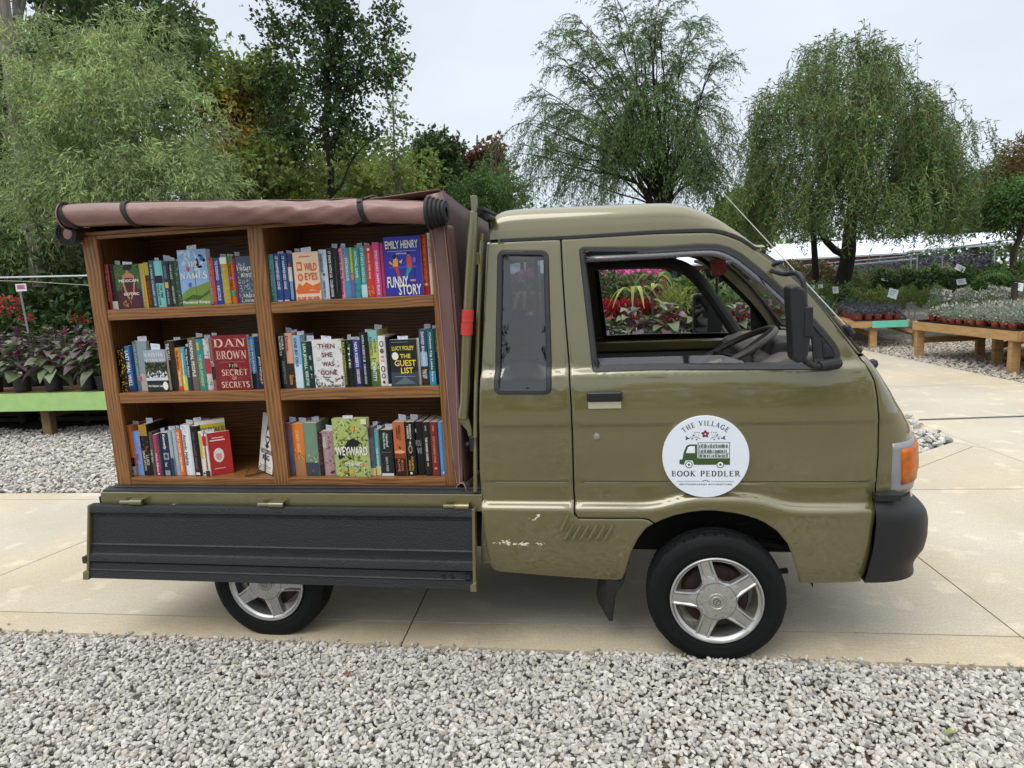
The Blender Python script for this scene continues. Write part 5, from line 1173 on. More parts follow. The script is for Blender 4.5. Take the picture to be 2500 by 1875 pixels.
def make_book(x0, x1, z0, h, depth, color, arts, label, face=False, y=FY+.02, slip=None, rot=0, lean=0, hard=False, page=None, tilt=0):
    """spine (or front cover when face) looks towards -y.  z0 = shelf height"""
    w_ = x1-x0; cx = (x0+x1)/2; BK['n'] += 1
    Mx = Matrix.Translation((cx, y, z0)) @ Matrix.Rotation(rot, 4, 'Z') @ Matrix.Rotation(lean, 4, 'Y') @ Matrix.Rotation(tilt, 4, 'X')
    cm = cmat(color, .38); body = MB(); th = .0022 if hard else .0009; e = .003 if hard else .0004; a, b = -w_/2, w_/2
    if face: # front cover panel, spine on the left, back cover
        body.box((a, 0, 0), (b, th, h)); body.box((a, th, 0), (a+th, depth-th, h)); body.box((a, depth-th, 0), (b, depth, h))
    else:
        rnd = [(a, .004), (a+w_*.2, .001), (0, 0), (b-w_*.2, .001), (b, .004)]
        body.add([(x_, y_, 0) for x_, y_ in rnd]+[(x_, y_, h) for x_, y_ in rnd]+[(b, .006, 0), (a, .006, 0), (b, .006, h), (a, .006, h)],
                 [(0, 1, 6, 5), (1, 2, 7, 6), (2, 3, 8, 7), (3, 4, 9, 8), (5, 6, 7, 8, 9, 12, 13), (4, 3, 2, 1, 0, 11, 10), (4, 10, 12, 9), (11, 0, 5, 13)], 0)
        body.box((a, .004, 0), (a+th, depth, h)); body.box((b-th, .004, 0), (b, depth, h))
    body.v = [tuple(Mx @ Vector(v)) for v in body.v]
    o = body.build('book', cm); tag(o, label, 'book', 'books on the truck shelves')
    pg = MB()
    if face: pg.box((a+th, th, e), (b-e-.001, depth-th, h-e))
    else: pg.box((a+th, .006, e), (b-th, depth-e-.002, h-e))
    pg.v = [tuple(Mx @ Vector(v)) for v in pg.v]; pg.build('pages', cmat(page, .85) if page else M_page, o)
    mbs = {'art': [], 'txt': []}
    X, W = (a, w_) if face else (a+w_*.04, w_*.92)
    for i, it in enumerate(arts): art_add(mbs, it, X, 0, W, h, 0 if face else -.0004, i)
    for key, nm in (('art', 'cover_art'), ('txt', 'lettering')):
        if not mbs[key]: continue
        q = MB(); ms = []; idx = {}
        for it in mbs[key]:
            c = it[-1]; 
            if c not in idx: idx[c] = len(ms); ms.append(cmat(c))
            if key == 'art': q.add([Mx @ Vector(p) for p in it[0]], [tuple(range(len(it[0])))], idx[c])
            else: q.add([Mx @ Vector(p) for p in it[0]], it[1], idx[c])
        me = q.build(nm, ms, o)
    if slip is not None:
        s = MB(); sx, sw, sh, dy, tl = slip
        sx = a+w_*sx; p = [(sx, dy, h-.03), (sx+sw, dy+.002, h-.03), (sx+sw+.001, dy+.004, h+sh), (sx-.001, dy+.002, h+sh+tl)]
        s.add([Mx @ Vector(v) for v in p], [(0, 1, 2, 3)])
        V, F = stroke2d([(sx+sw/2+sw*.25*math.cos(t), h+sh*.4+sw*.2*math.sin(t)) for t in [math.pi*i/6 for i in range(7)]], .0012); s.add([Mx @ Vector((u, dy-.0006+.002, v)) for u, v in V], F, 1)
        s.build('price_slip', [M_slip, M_slp], o, thick=.0003)
    return o
def tickrow(c, n=1): # unreadable small print, drawn as broken strokes down a spine
    out = []
    random.seed(n)
    for k in range(1):
        v = .88
        while v > .16:
            l = random.uniform(.01, .03); out.append(('r', .36, v-l, .64, v, c)); v -= l+random.uniform(.006, .012)
            if random.random() < .12: v -= .04
    return out
def T(s, c, v0=.08, v1=.92, u0=.28, u1=.72, f=''): return ('t', s, u0, v0, u1, v1, c, 1, f)
bays = {
 'UL': (130, 460, 3.77, S1, 'upper left'), 'UR': (580, 460, 3.568, S1, 'upper right'), 'ML': (200, 780, 3.606, S2, 'middle left'),
 'MR': (640, 780, 3.607, S2, 'middle right'), 'LL': (200, 780, 3.606, S3, 'lower left'), 'LR': (640, 780, 3.607, S3, 'lower right')}
# (x0, x1 at the base, ytop, look, colour, arts, kind s/f, slip)
B = {}
W_ = '#e8e4da'; K_ = '#17181b'; Y_ = '#e8d23a'
B['UL'] = [
 (513, 553, 700, 'coral red paperback spine', '#b5453f', tickrow('#e0a59c', 1), 's', 0),
 (553, 608, 702, 'black paperback with white panel at the foot', '#2a2326', [('r', 0, 0, 1, .18, '#cfc9bf'), ('l', .1, .25, .9, .9, 16, '#8a4a45', 2, .12)], 's', 1),
 (608, 838, 705, 'cover of a figure in a maroon dress on green', '#3d5a2b', [('r', 0, 0, 1, .42, '#3a1f2b'), ('l', 0, .45, 1, 1, 60, '#4f7236', 3, .06), ('p', [(.12, .0), (.2, .42), (.34, .60), (.40, .7), (.72, .7), (.76, .58), (.86, .42), (.95, .0)], '#4a1c2e'), ('p', [(.27, .6), (.30, .76), (.44, .80), (.62, .80), (.76, .76), (.80, .6), (.72, .69), (.5, .70), (.36, .69)], '#b07a5c'), ('r', .47, .78, .58, .9, '#b07a5c'), ('e', .53, .93, .16, .07, '#1b1416'), ('p', [(.27, .62), (.33, .62), (.42, .38), (.5, .24), (.46, .2), (.34, .36)], '#b07a5c'), ('p', [(.8, .62), (.73, .62), (.66, .38), (.52, .22), (.56, .2), (.72, .36)], '#b07a5c'), ('l', .2, .05, .55, .18, 12, '#c08a4a', 4, .05),
   ('t', 'MEXICAN', .15, .60, .93, .665, W_, 0), ('t', 'GOTHIC', .28, .30, .9, .365, W_, 0)], 'f', 1),
 (838, 878, 693, 'yellow paperback spine with white print', '#e3b52a', tickrow('#f5ecc8', 5), 's', 0),
 (878, 925, 682, 'dark olive paperback spine with red print', '#3b3a28', [('r', 0, .72, 1, 1, '#a9a548'), T('THE BURNER', '#b5472f', .05, .6)], 's', 1),
 (925, 968, 665, 'slate blue spine with pale capitals', '#3d5871', [T('A MAN CALLED OVE', '#c7d3dc', .03, .92)], 's', 1),
 (968, 1043, 668, 'aqua paperback with a black photo band', '#7fc8c2', [('r', 0, .52, 1, .68, K_), T("THE TIME", '#23414a', .2, .48, .52, .82), T("TRAVELER'S WIFE", '#23414a', .04, .5, .15, .42)], 's', 1),
 (1043, 1100, 680, 'navy spine with a small yellow house', '#2b3440', [('r', .2, .42, .8, .55, '#d9a93a'), T('a love story', '#b9c0c4', .05, .38), ('r', .25, .62, .75, .92, '#596676')], 's', 1),
 (1100, 1147, 668, 'dark green spine with cream name', '#2f4434', [T('TOM LAKE', '#c9cdb2', .6, .92), T('ANN PATCHETT', '#c9cdb2', .06, .45)], 's', 1),
 (1147, 1198, 670, 'green spine dotted with white blossom', '#38513f', [('l', .1, .05, .9, .95, 16, '#dbe0d4', 5, .12)], 's', 1),
 (1198, 1462, 570, 'tall sky blue cover with a flower above green hills', '#86a9cf', [('l', 0, .6, 1, .95, 16, '#b8cbe0', 6, .16), ('p', [(0, .2), (.3, .32), (.6, .35), (1, .42), (1, 0), (0, 0)], '#6f8a3a'), ('p', [(0, .10), (.4, .2), (.7, .17), (1, .28), (1, .22), (.6, .10), (.3, .12), (0, .04)], '#3f5526'), ('r', .52, .2, .535, .78, '#3b5b35'), ('e', .32, .66, .06, .045, '#c1472f'), ('p', [(.26, .38), (.33, .42), (.40, .40), (.36, .34), (.30, .33)], '#6a4a9a'), ('e', .84, .84, .07, .045, '#3c58a8'),
   ('t', 'THE', .34, .69, .68, .79, W_, 0, 's'), ('t', 'NAMES', .03, .48, .96, .60, W_, 0, 's'), ('t', 'Florence Knapp', .03, .02, .97, .09, W_, 0)], 'f', 1),
 (1462, 1510, 640, 'salmon spine with tan capitals', '#d2574a', [T('CRAZY RICH ASIANS', '#f0b59a', .05, .94)], 's', 0),
 (1510, 1575, 640, 'royal blue spine with white print', '#2b4a9a', [T('THE ROSEWOOD', W_, .52, .94), ('e', .5, .46, .12, .02, '#d94a3a')]+[T('NICOLE', W_, .08, .4)], 's', 1),
 (1575, 1640, 635, 'mustard and white patterned spine', '#b49b3a', [('r', 0, .86, 1, 1, '#e8e4d2'), ('l', 0, .1, 1, .85, 22, '#dcd6ac', 7, .12)], 's', 1),
 (1640, 1692, 620, 'orange spine with green and pink bands', '#e2702d', [('r', 0, .86, 1, 1, '#3f8a5f'), ('r', 0, .5, 1, .58, '#d46ab0'), ('r', 0, .16, 1, .28, '#3f9a70'), T('THE ROSIE PROJECT', K_, .28, .84)], 's', 1),
 (1692, 1722, 640, 'plum coloured thin spine', '#7d2f53', [], 's', 0),
 (1722, 1900, 628, 'slate cover with frosty branches behind the divider', '#46525f', [('l', 0, .1, .6, .85, 70, '#aebcca', 8, .05), ('l', .5, .2, 1, .7, 30, '#7f93a8', 9, .08), ('e', .42, .42, .06, .045, '#6b2a25'), ('t', 'FROZEN', .02, .70, .98, .775, W_, 0, 's'), ('t', 'RIVER', .2, .56, .95, .635, W_, 0, 's'), ('t', 'ARIEL', .2, .13, .85, .19, W_, 0, 's'), ('t', 'LAWHON', .12, .02, .98, .08, W_, 0, 's')], 'f', 0)]
B['UR'] = [
 (293, 345, 575, 'muted teal paperback spine', '#5f9ea0', tickrow('#a8d0cf', 11), 's', 0),
 (345, 404, 570, 'blue spine with slanted white capitals', '#2c4a85', [T('IT HAPPENED ONE', W_, .25, .94), ('r', .1, 0, .9, .03, '#d8b8c8')], 's', 1),
 (404, 460, 568, 'matching blue spine beside its twin', '#2f4e8c', [T('IT HAPPENED ONE', W_, .25, .94), ('r', .1, 0, .9, .03, '#d8b8c8')], 's', 1),
 (460, 515, 570, 'navy spine with a standing figure in white', '#2f3e63', [('e', .35, .76, .2, .04, '#a8443a'), ('r', .1, .42, .75, .72, '#d9d3c8'), ('r', .2, .03, .7, .42, '#7fa2c4')], 's', 1),
 (515, 735, 560, 'cream cover with orange desert print', '#e3c6a8', [('r', 0, 0, 1, .02, '#dba67c'), ('p', [(0, .18), (.15, .36), (.3, .30), (.45, .38), (.7, .30), (1, .36), (1, .2), (.6, .22), (.3, .16)], '#d5682f'), ('r', .05, .14, .95, .2, '#d5682f'), ('r', .13, .62, .34, .80, '#c9622c'), ('r', .16, .66, .30, .76, '#e3b98e'), ('e', .24, .48, .11, .08, '#d5682f'), ('e', .24, .48, .05, .04, '#e3b98e'), ('t', 'WILD', .42, .61, .92, .77, '#c2542a', 0), ('t', 'EYES', .42, .42, .92, .57, '#c2542a', 0), ('t', 'ELSIE SILVER', .06, .005, .94, .075, '#c2542a', 0), ('r', .25, .9, .7, .915, '#c2542a')], 'f', 1),
 (735, 805, 535, 'pale blue white spine with a bird', '#c9d8e6', [('e', .55, .5, .14, .03, '#2b3b52')]+[T('DAMNED GRACE', '#3a4a63', .05, .38, .3, .6), T('Intention', '#4a6a93', .55, .92, .15, .7)], 's', 0),
 (805, 862, 520, 'black spine with tall white capitals', '#1f1f22', [T('IT ENDS WITH US', W_, .42, .93), T('COLLEEN HOOVER', W_, .04, .38)], 's', 1),
 (862, 903, 525, 'plain black thin spine', '#18181b', tickrow('#4a4a50', 13), 's', 1),
 (903, 946, 525, 'pink spine with handwritten title', '#e48fa8', [T('Love in the Balance', '#5b2b45', .08, .92, .15, .8)], 's', 1),
 (946, 1003, 520, 'blue and yellow patterned spine', '#4f8fb8', [('l', 0, .5, 1, 1, 14, '#c9c24a', 14, .2), T('ENORMOUS', '#e8e6c0', .35, .8)], 's', 0),
 (1003, 1030, 515, 'lime spine with purple foot', '#b8c43c', [('r', 0, 0, 1, .5, '#7a5aa8'), ('e', .5, .42, .5, .06, '#d98a4a')], 's', 1),
 (1030, 1085, 520, 'sea green spine with cream capitals', '#2f9a98', [T('DATING GAME', '#e8ead2', .4, .93), ('l', 0, .03, 1, .3, 8, '#1f6a70', 15, .2)], 's', 1),
 (1085, 1140, 505, 'turquoise spine with white capitals', '#49a6a4', [('r', 0, 0, 1, .25, '#c6dce4'), T('IT STARTS WITH US', W_, .3, .96)], 's', 1),
 (1140, 1205, 500, 'red spine with orange swirl at the foot', '#d0392f', [('l', 0, .02, 1, .22, 14, '#e39a35', 16, .22), T('How to Walk Away', '#f2d8cc', .35, .85, .25, .62), ('r', .3, .9, .65, .95, W_)], 's', 1),
 (1205, 1262, 472, 'hot pink spine with bold white capitals', '#d8458a', [T('EMILY HENRY, HAPPY PLACE', W_, .04, .85, .25, .75)], 's', 0),
 (1262, 1302, 478, 'darker pink sleeve beside the hot pink spine', '#b93f78', [], 's', 0),
 (1304, 1620, 428, 'large violet blue cover with two seated figures', '#3237a0', [('r', .12, .47, .85, .50, '#4a52b8'), ('p', [(.22, .5), (.36, .5), (.37, .62), (.24, .62)], '#e3a23a'), ('e', .29, .65, .045, .04, '#e9b9a0'), ('e', .28, .665, .05, .04, '#241a2a'), ('p', [(.24, .5), (.36, .5), (.42, .28), (.36, .28), (.30, .42)], '#c23a35'), ('p', [(.60, .48), (.76, .48), (.74, .66), (.62, .66)], '#d1493a'), ('e', .67, .70, .045, .04, '#b07a5c'), ('e', .67, .72, .05, .03, '#1a1420'), ('p', [(.62, .5), (.76, .46), (.64, .36), (.60, .26), (.54, .28), (.58, .40)], '#3f8f92'), ('p', [(.4, .58), (.46, .54), (.50, .62), (.46, .6)], '#e9b9a0'), ('p', [(.12, .56), (.22, .52), (.22, .55), (.14, .6)], '#d98a6a'), ('e', .82, .6, .05, .05, '#5f67c4'), ('r', .76, .3, .80, .46, '#27408a'), ('r', .68, .24, .82, .27, '#e3a23a'),
   ('t', 'EMILY HENRY', .05, .80, .95, .93, W_, 0), ('t', 'FUNNY', .04, .14, .62, .33, W_, 0), ('t', 'STORY', .34, .01, .97, .19, W_, 0), ('t', 'HAPPY PLACE', .34, .70, .62, .725, W_, 0), ('r', .1, .75, .88, .757, '#b8bce0')], 'f', 0),
 (1620, 1680, 405, 'red spine with gold capitals', '#c8302a', [T('THE THREE LIVES OF CATE KAY', '#e0a24a', .22, .94), ('e', .5, .17, .3, .025, '#d8d2a2')], 's', 1),
 (1680, 1714, 388, 'white spine with grey capitals at the stile', '#d8d4cf', [T('AUDREYS', '#7a8a90', .5, .9)], 's', 1)]
B['ML'] = [
 (360, 420, 258, 'black spine with golden honeycomb pattern', '#231d14', [('l', 0, 0, 1, 1, 46, '#d8b93c', 21, .16)], 's', 0),
 (420, 468, 235, 'blue spine with large white brush lettering', '#3c6ca8', [('r', 0, 0, 1, .12, '#2a2a6a'), T('LAST MEAL WELL', W_, .12, .9, .15, .85)], 's', 1),
 (468, 590, 198, 'wide grey blue cover with a small red figure', '#8a9aa3', [('r', 0, 0, 1, .35, '#b9a9a0'), ('r', 0, 0, .28, 1, '#5b6f78'), T('THE PARIS LIBRARY', '#9fb0b5', .2, .95, .06, .2), ('e', .3, .25, .09, .06, '#c4635a'), T('PARIS', K_, .1, .7, .72, .95)], 'f', 1),
 (587, 778, 268, 'black and white lakeside cover', '#23282b', [('r', 0, .72, 1, 1, '#9aa6b4'), ('l', 0, .4, 1, .72, 60, '#5a6a3a', 22, .07), ('l', 0, .35, 1, .45, 24, '#dde2e4', 23, .09), ('r', 0, .27, 1, .34, '#c9cfd2'), ('t', 'KRISTIN', .05, .84, .9, .92, W_, 0, 's'), ('t', 'HANNAH', .08, .70, .95, .78, W_, 0, 's'), ('t', 'On Mystic Lake', .05, .10, .8, .17, W_, 0), ('e', .85, .14, .12, .1, W_)], 'f', 1),
 (778, 858, 190, 'charcoal brown spine with white capitals', '#2c2a22', [T('THE YEARS', W_, .62, .95, .1, .5), ('l', 0, .05, 1, .5, 16, '#4a4632', 24, .12)], 's', 1),
 (858, 904, 250, 'orange spine with a red foot', '#e08a2f', [('r', 0, 0, 1, .1, '#c94a2f'), T('The Breakers', K_, .5, .95, .25, .7), T('THE BEAUTIES', W_, .1, .45)], 's', 0),
 (904, 944, 250, 'teal and yellow paperback spine', '#56a9b5', [('r', 0, 0, 1, .35, '#d2cc4f')]+tickrow('#e6e6c0', 25), 's', 1),
 (944, 980, 240, 'navy thin spine with cream title', '#1f3550', [T('The Berry Pickers', '#e0dcc8', .3, .95, .2, .75)], 's', 1),
 (980, 1045, 165, 'brown spine with white capitals', '#6b6050', [T('NORMAL PEOPLE', W_, .26, .95, .25, .7)], 's', 1),
 (1045, 1110, 172, 'deep teal spine with golden capitals', '#2f8a88', [T('THE HEIR APPARENT', '#d9c24a', .06, .7, .3, .7), ('r', .2, .78, .55, .93, '#c9a83a')], 's', 1),
 (1110, 1163, 170, 'white and red spine with swallows', '#c9c4bd', [('r', 0, .32, 1, .62, '#a8303a'), ('l', 0, .66, 1, 1, 10, '#2b2b33', 26, .16), ('l', 0, .02, 1, .28, 10, '#2b2b33', 27, .16)], 's', 1),
 (1163, 1197, 172, 'dusty brown spine with dark scene', '#8a6a62', [('r', 0, .2, 1, .55, '#3a2a2a'), ('t', 'Th', .1, .46, .9, .56, W_, 0)], 's', 0),
 (1197, 1500, 145, 'large maroon cover with pale serif capitals', '#7c1f25', [('l', .1, .1, .9, .9, 24, '#8d2a30', 28, .12), ('t', 'DAN', .03, .79, .97, .94, '#d9b3a0', 0, 's'), ('t', 'BROWN', .08, .57, .96, .72, '#d9b3a0', 0, 's'), ('r', .15, .515, .9, .52, '#b88'), ('t', 'THE', .4, .42, .68, .48, '#d9b3a0', 0, 's'), ('t', 'SECRET', .18, .27, .94, .38, '#e0c0a8', 0, 's'), ('t', 'OF', .48, .19, .62, .25, '#d9b3a0', 0, 's'), ('t', 'SECRETS', .14, .045, .96, .155, '#e0c0a8', 0, 's')], 'f', 0),
 (1500, 1558, 155, 'sky blue spine fading to black', '#3f87c4', [('r', 0, 0, 1, .32, '#1b2330'), T('COLD MOUNTAIN', W_, .3, .95, .5, .85), T('CHARLES', '#d8e6f0', .5, .95, .15, .4)], 's', 1),
 (1558, 1612, 205, 'black spine with coloured foot against the stile', '#1b2430', [('l', 0, .1, 1, .4, 14, '#b8485a', 29, .14), T('JODI PICOULT', W_, .1, .7, .45, .85)], 's', 1)]
B['MR'] = [
 (180, 240, 125, 'dark green black spine with white name', '#27302f', [T('NORA', W_, .7, .95, .55, .85), T('ROBERTS', W_, .6, .95, .15, .45), T('INHERITANCE', '#7a8a86', .08, .5, .35, .8)], 's', 1),
 (240, 305, 120, 'peach spine with dark brown foot', '#d9a184', [('r', 0, 0, 1, .45, '#33241c'), T('Davis', '#7a2f2a', .68, .95, .15, .5), T('Stone', '#d9963a', .06, .24, .2, .8)], 's', 1),
 (305, 375, 140, 'pale blue spine with thin capitals', '#8db3cf', [('r', 0, 0, 1, .45, '#c9dbe6'), T('ONE BY ONE', '#1f3a5a', .4, .95, .2, .6)], 's', 1),
 (375, 472, 195, 'emerald spine with bold white name', '#1e5a4b', [('r', .55, 0, 1, 1, '#142b2a'), T('LISA JEWELL', W_, .4, .95, .12, .45), T('NONE OF THIS', W_, .05, .36, .2, .5), ('t', 'N', .72, .6, .9, .7, '#8fd0c8', 0), ('t', 'N', .72, .38, .9, .48, '#8fd0c8', 0), ('t', 'T', .72, .2, .9, .3, '#8fd0c8', 0)], 's', 1),
 (475, 730, 183, 'white cover of grey branches with maroon capitals', '#d8d6d4', [('l', 0, 0, 1, 1, 50, '#b9b6b8', 31, .07), ('l', 0, 0, 1, .24, 26, '#6a686c', 32, .08), ('l', .5, 0, .9, .5, 6, '#b84a5a', 33, .05), ('t', 'THEN', .2, .82, .78, .92, '#6a2438', 0), ('t', 'SHE', .3, .64, .68, .74, '#6a2438', 0), ('t', 'WAS', .3, .45, .7, .55, '#6a2438', 0), ('t', 'GONE', .22, .27, .78, .37, '#6a2438', 0), ('t', 'LISA JEWELL', .08, .01, .92, .065, '#8a7a2a', 0)], 'f', 1),
 (730, 765, 185, 'black thin spine with yellow name', '#20301c', [T('RILEY SAGER', '#d8d83a', .4, .96, .2, .8), T('MIDDLE OF THE', '#d8d83a', .05, .4, .3, .7)], 's', 1),
 (765, 825, 180, 'black spine with green shimmer', '#14181a', [('l', 0, .5, 1, 1, 10, '#1f6a4a', 34, .16), T('THE', '#c9d8c0', .4, .9, .3, .6)], 's', 1),
 (825, 890, 180, 'violet blue spine with white name', '#3a3f9a', [('r', 0, 0, 1, .4, '#1f2050'), T('NORA ROBERTS', W_, .42, .95, .25, .7), T('UNDER CURRENTS', W_, .06, .38, .3, .75)], 's', 1),
 (890, 960, 115, 'black hardback with silver name', '#141619', [T('NORA ROBERTS', '#c9cdd0', .52, .95, .3, .6), ('r', .3, .46, .6, .5, '#9fc0c4'), T('CAROLINA MOON', '#c9cdd0', .05, .42, .3, .6)], 's', 1),
 (960, 1048, 95, 'tall teal to yellow spine with green foliage', '#b9c46a', [('r', 0, .8, 1, 1, '#7fb9b4'), ('r', 0, 0, 1, .3, '#4a6a32'), ('l', 0, .25, 1, .5, 16, '#2f5a3a', 35, .14), T('NORA', '#5a6a4a', .6, .84, .6, .85), T('ROBERTS', '#5a6a4a', .55, .88, .2, .45), T('IDENTITY', W_, .08, .42, .3, .7)], 's', 1),
 (1048, 1113, 145, 'white spine of small portrait sketches', '#e5e0dc', [('e', .5, .84, .3, .06, '#3a3438'), ('e', .5, .84, .18, .04, '#e5e0dc'), ('e', .5, .7, .3, .05, '#6a5a55'), ('t', 'ONE', .25, .56, .75, .61, '#c23a4a', 0), ('t', 'OF US', .25, .48, .8, .53, '#c23a4a', 0), ('e', .5, .34, .3, .06, '#2f2a2e'), ('e', .5, .34, .16, .04, '#e5e0dc'), ('e', .5, .2, .3, .05, '#4a4445'), ('e', .5, .2, .16, .03, '#e5e0dc'), ('r', .35, .05, .65, .1, K_)], 's', 0),
 (1113, 1145, 160, 'thin black spine beside the portrait spine', '#101214', [('r', 0, 0, 1, .04, W_)], 's', 0),
 (1145, 1386, 180, 'charcoal cover with yellow brush capitals', '#1e2226', [('r', 0, 0, 1, .3, '#39444c'), ('p', [(.1, .04), (.3, .12), (.5, .2), (.68, .12), (.9, .05)], '#5d6b75'), ('t', 'LUCY FOLEY', .1, .77, .9, .86, Y_, 0), ('e', .2, .65, .12, .085, W_), ('t', 'THE', .38, .60, .76, .69, Y_, 0), ('t', 'GUEST', .16, .43, .94, .56, Y_, 0), ('t', 'LIST', .38, .27, .82, .40, Y_, 0), ('r', .1, .94, .7, .95, '#8a8a8a'), ('r', .12, .2, .88, .212, '#8a9aa0')], 'f', 1),
 (1386, 1408, 165, 'white block of pages beside the yellow titled cover', '#e2ded6', [], 's', 0),
 (1408, 1476, 90, 'steel blue spine over brown with pale name', '#2c4c70', [('r', 0, 0, 1, .32, '#3a2a22'), ('r', 0, .34, 1, .6, '#8db3cf'), T('DAVID BALDACCI', W_, .34, .96, .3, .7), ('t', 'LAST', .2, .2, .8, .28, W_, 0), ('t', 'MILE', .2, .12, .8, .19, W_, 0)], 's', 1),
 (1478, 1540, 85, 'teal spine with white script', '#1f5f66', [('r', 0, 0, 1, .25, '#2f8fb0'), T('Celeste Ng Little Fires', W_, .06, .94, .25, .65)], 's', 1),
 (1540, 1566, 88, 'navy green spine partly behind the stile', '#1e2a4a', [('r', 0, .6, 1, 1, '#2f5a3a'), ('l', 0, .5, 1, 1, 8, '#c9c44a', 36, .2)], 's', 0)]
B['LL'] = [
 (430, 490, 940, 'orange spine with black and white foot', '#d9722b', [('r', 0, 0, 1, .18, '#c9c5bd'), ('r', 0, .18, 1, .36, '#1b1a19'), ('e', .5, .27, .3, .05, '#4a5a3a'), ('r', .36, .05, .6, .1, K_)]+tickrow('#a8521f', 41), 's', 1),
 (490, 553, 985, 'watercolour blue and pink spine', '#7fa6dc', [('l', 0, .2, 1, .8, 14, '#c98ac4', 42, .22), ('l', 0, 0, 1, .6, 8, '#8fc0e8', 43, .25), T('FINDING', '#d43a9a', .32, .5, .2, .7)], 's', 1),
 (555, 630, 925, 'black spine with brown gold top', '#1d1a18', [('r', 0, .78, 1, 1, '#a8812f'), ('l', 0, .4, 1, .78, 12, '#8a5a2a', 44, .18), T('LUKE', '#c9c0a8', .2, .4, .5, .85), T('ERIKSSON', '#c9c0a8', .1, .48, .15, .42)], 's', 1),
 (630, 665, 990, 'grey spine with pale title', '#55524f', [T('THE BIG', '#c9c4bd', .3, .6, .2, .7)], 's', 0),
 (665, 704, 1015, 'raspberry red spine with pale name', '#a83a5a', [T('Mitch Albom', '#f0c8d0', .1, .55, .2, .75), ('r', .2, .02, .8, .07, '#e0a8b8')], 's', 1),
 (704, 728, 1010, 'thin dark grey spine', '#33343a', tickrow('#6a6b72', 45), 's', 0),
 (728, 800, 1000, 'navy spine with large white name and portrait', '#1c2a4a', [('t', 'Kennedy', .3, .62, .75, .97, W_, 1), ('r', .25, .38, .95, .54, '#8f959c'), ('e', .6, .46, .2, .05, '#33343a'), ('r', .2, .01, .85, .13, '#8a919a'), T('Ted', W_, .22, .32, .3, .6)], 's', 1),
 (800, 832, 985, 'grey white spine beside the navy one', '#a9aeb6', [('r', 0, 0, 1, .4, '#2a3a5a')], 's', 1),
 (832, 872, 975, 'pale blue marbled spine', '#a8bcc8', [('l', 0, 0, 1, 1, 20, '#7f9aa8', 46, .15)], 's', 1),
 (872, 916, 975, 'bright orange spine with white capitals', '#e06a25', [T('EMILY OSTER CRIBSHEET', W_, .08, .95, .25, .72)], 's', 1),
 (918, 1000, 930, 'white spine with thin grey lettering', '#dfe4e8', [T('Atomic Habits', '#4a4d52', .2, .82, .2, .55), ('l', .1, .86, .6, .98, 6, '#9aa0a6', 47, .1)], 's', 1),
 (1000, 1060, 940, 'black hardback with red and white print', '#18181c', [T('FOR THE FINEST', '#c0354a', .1, .5, .4, .7), ('r', .2, .02, .8, .07, W_)]+tickrow('#55555c', 48), 's', 1),
 (1060, 1112, 985, 'white spine with a yellow stripe', '#e6e2da', [('r', .25, .38, .65, .95, '#c9bd3f'), ('r', .3, .03, .65, .07, '#555')], 's', 1)]
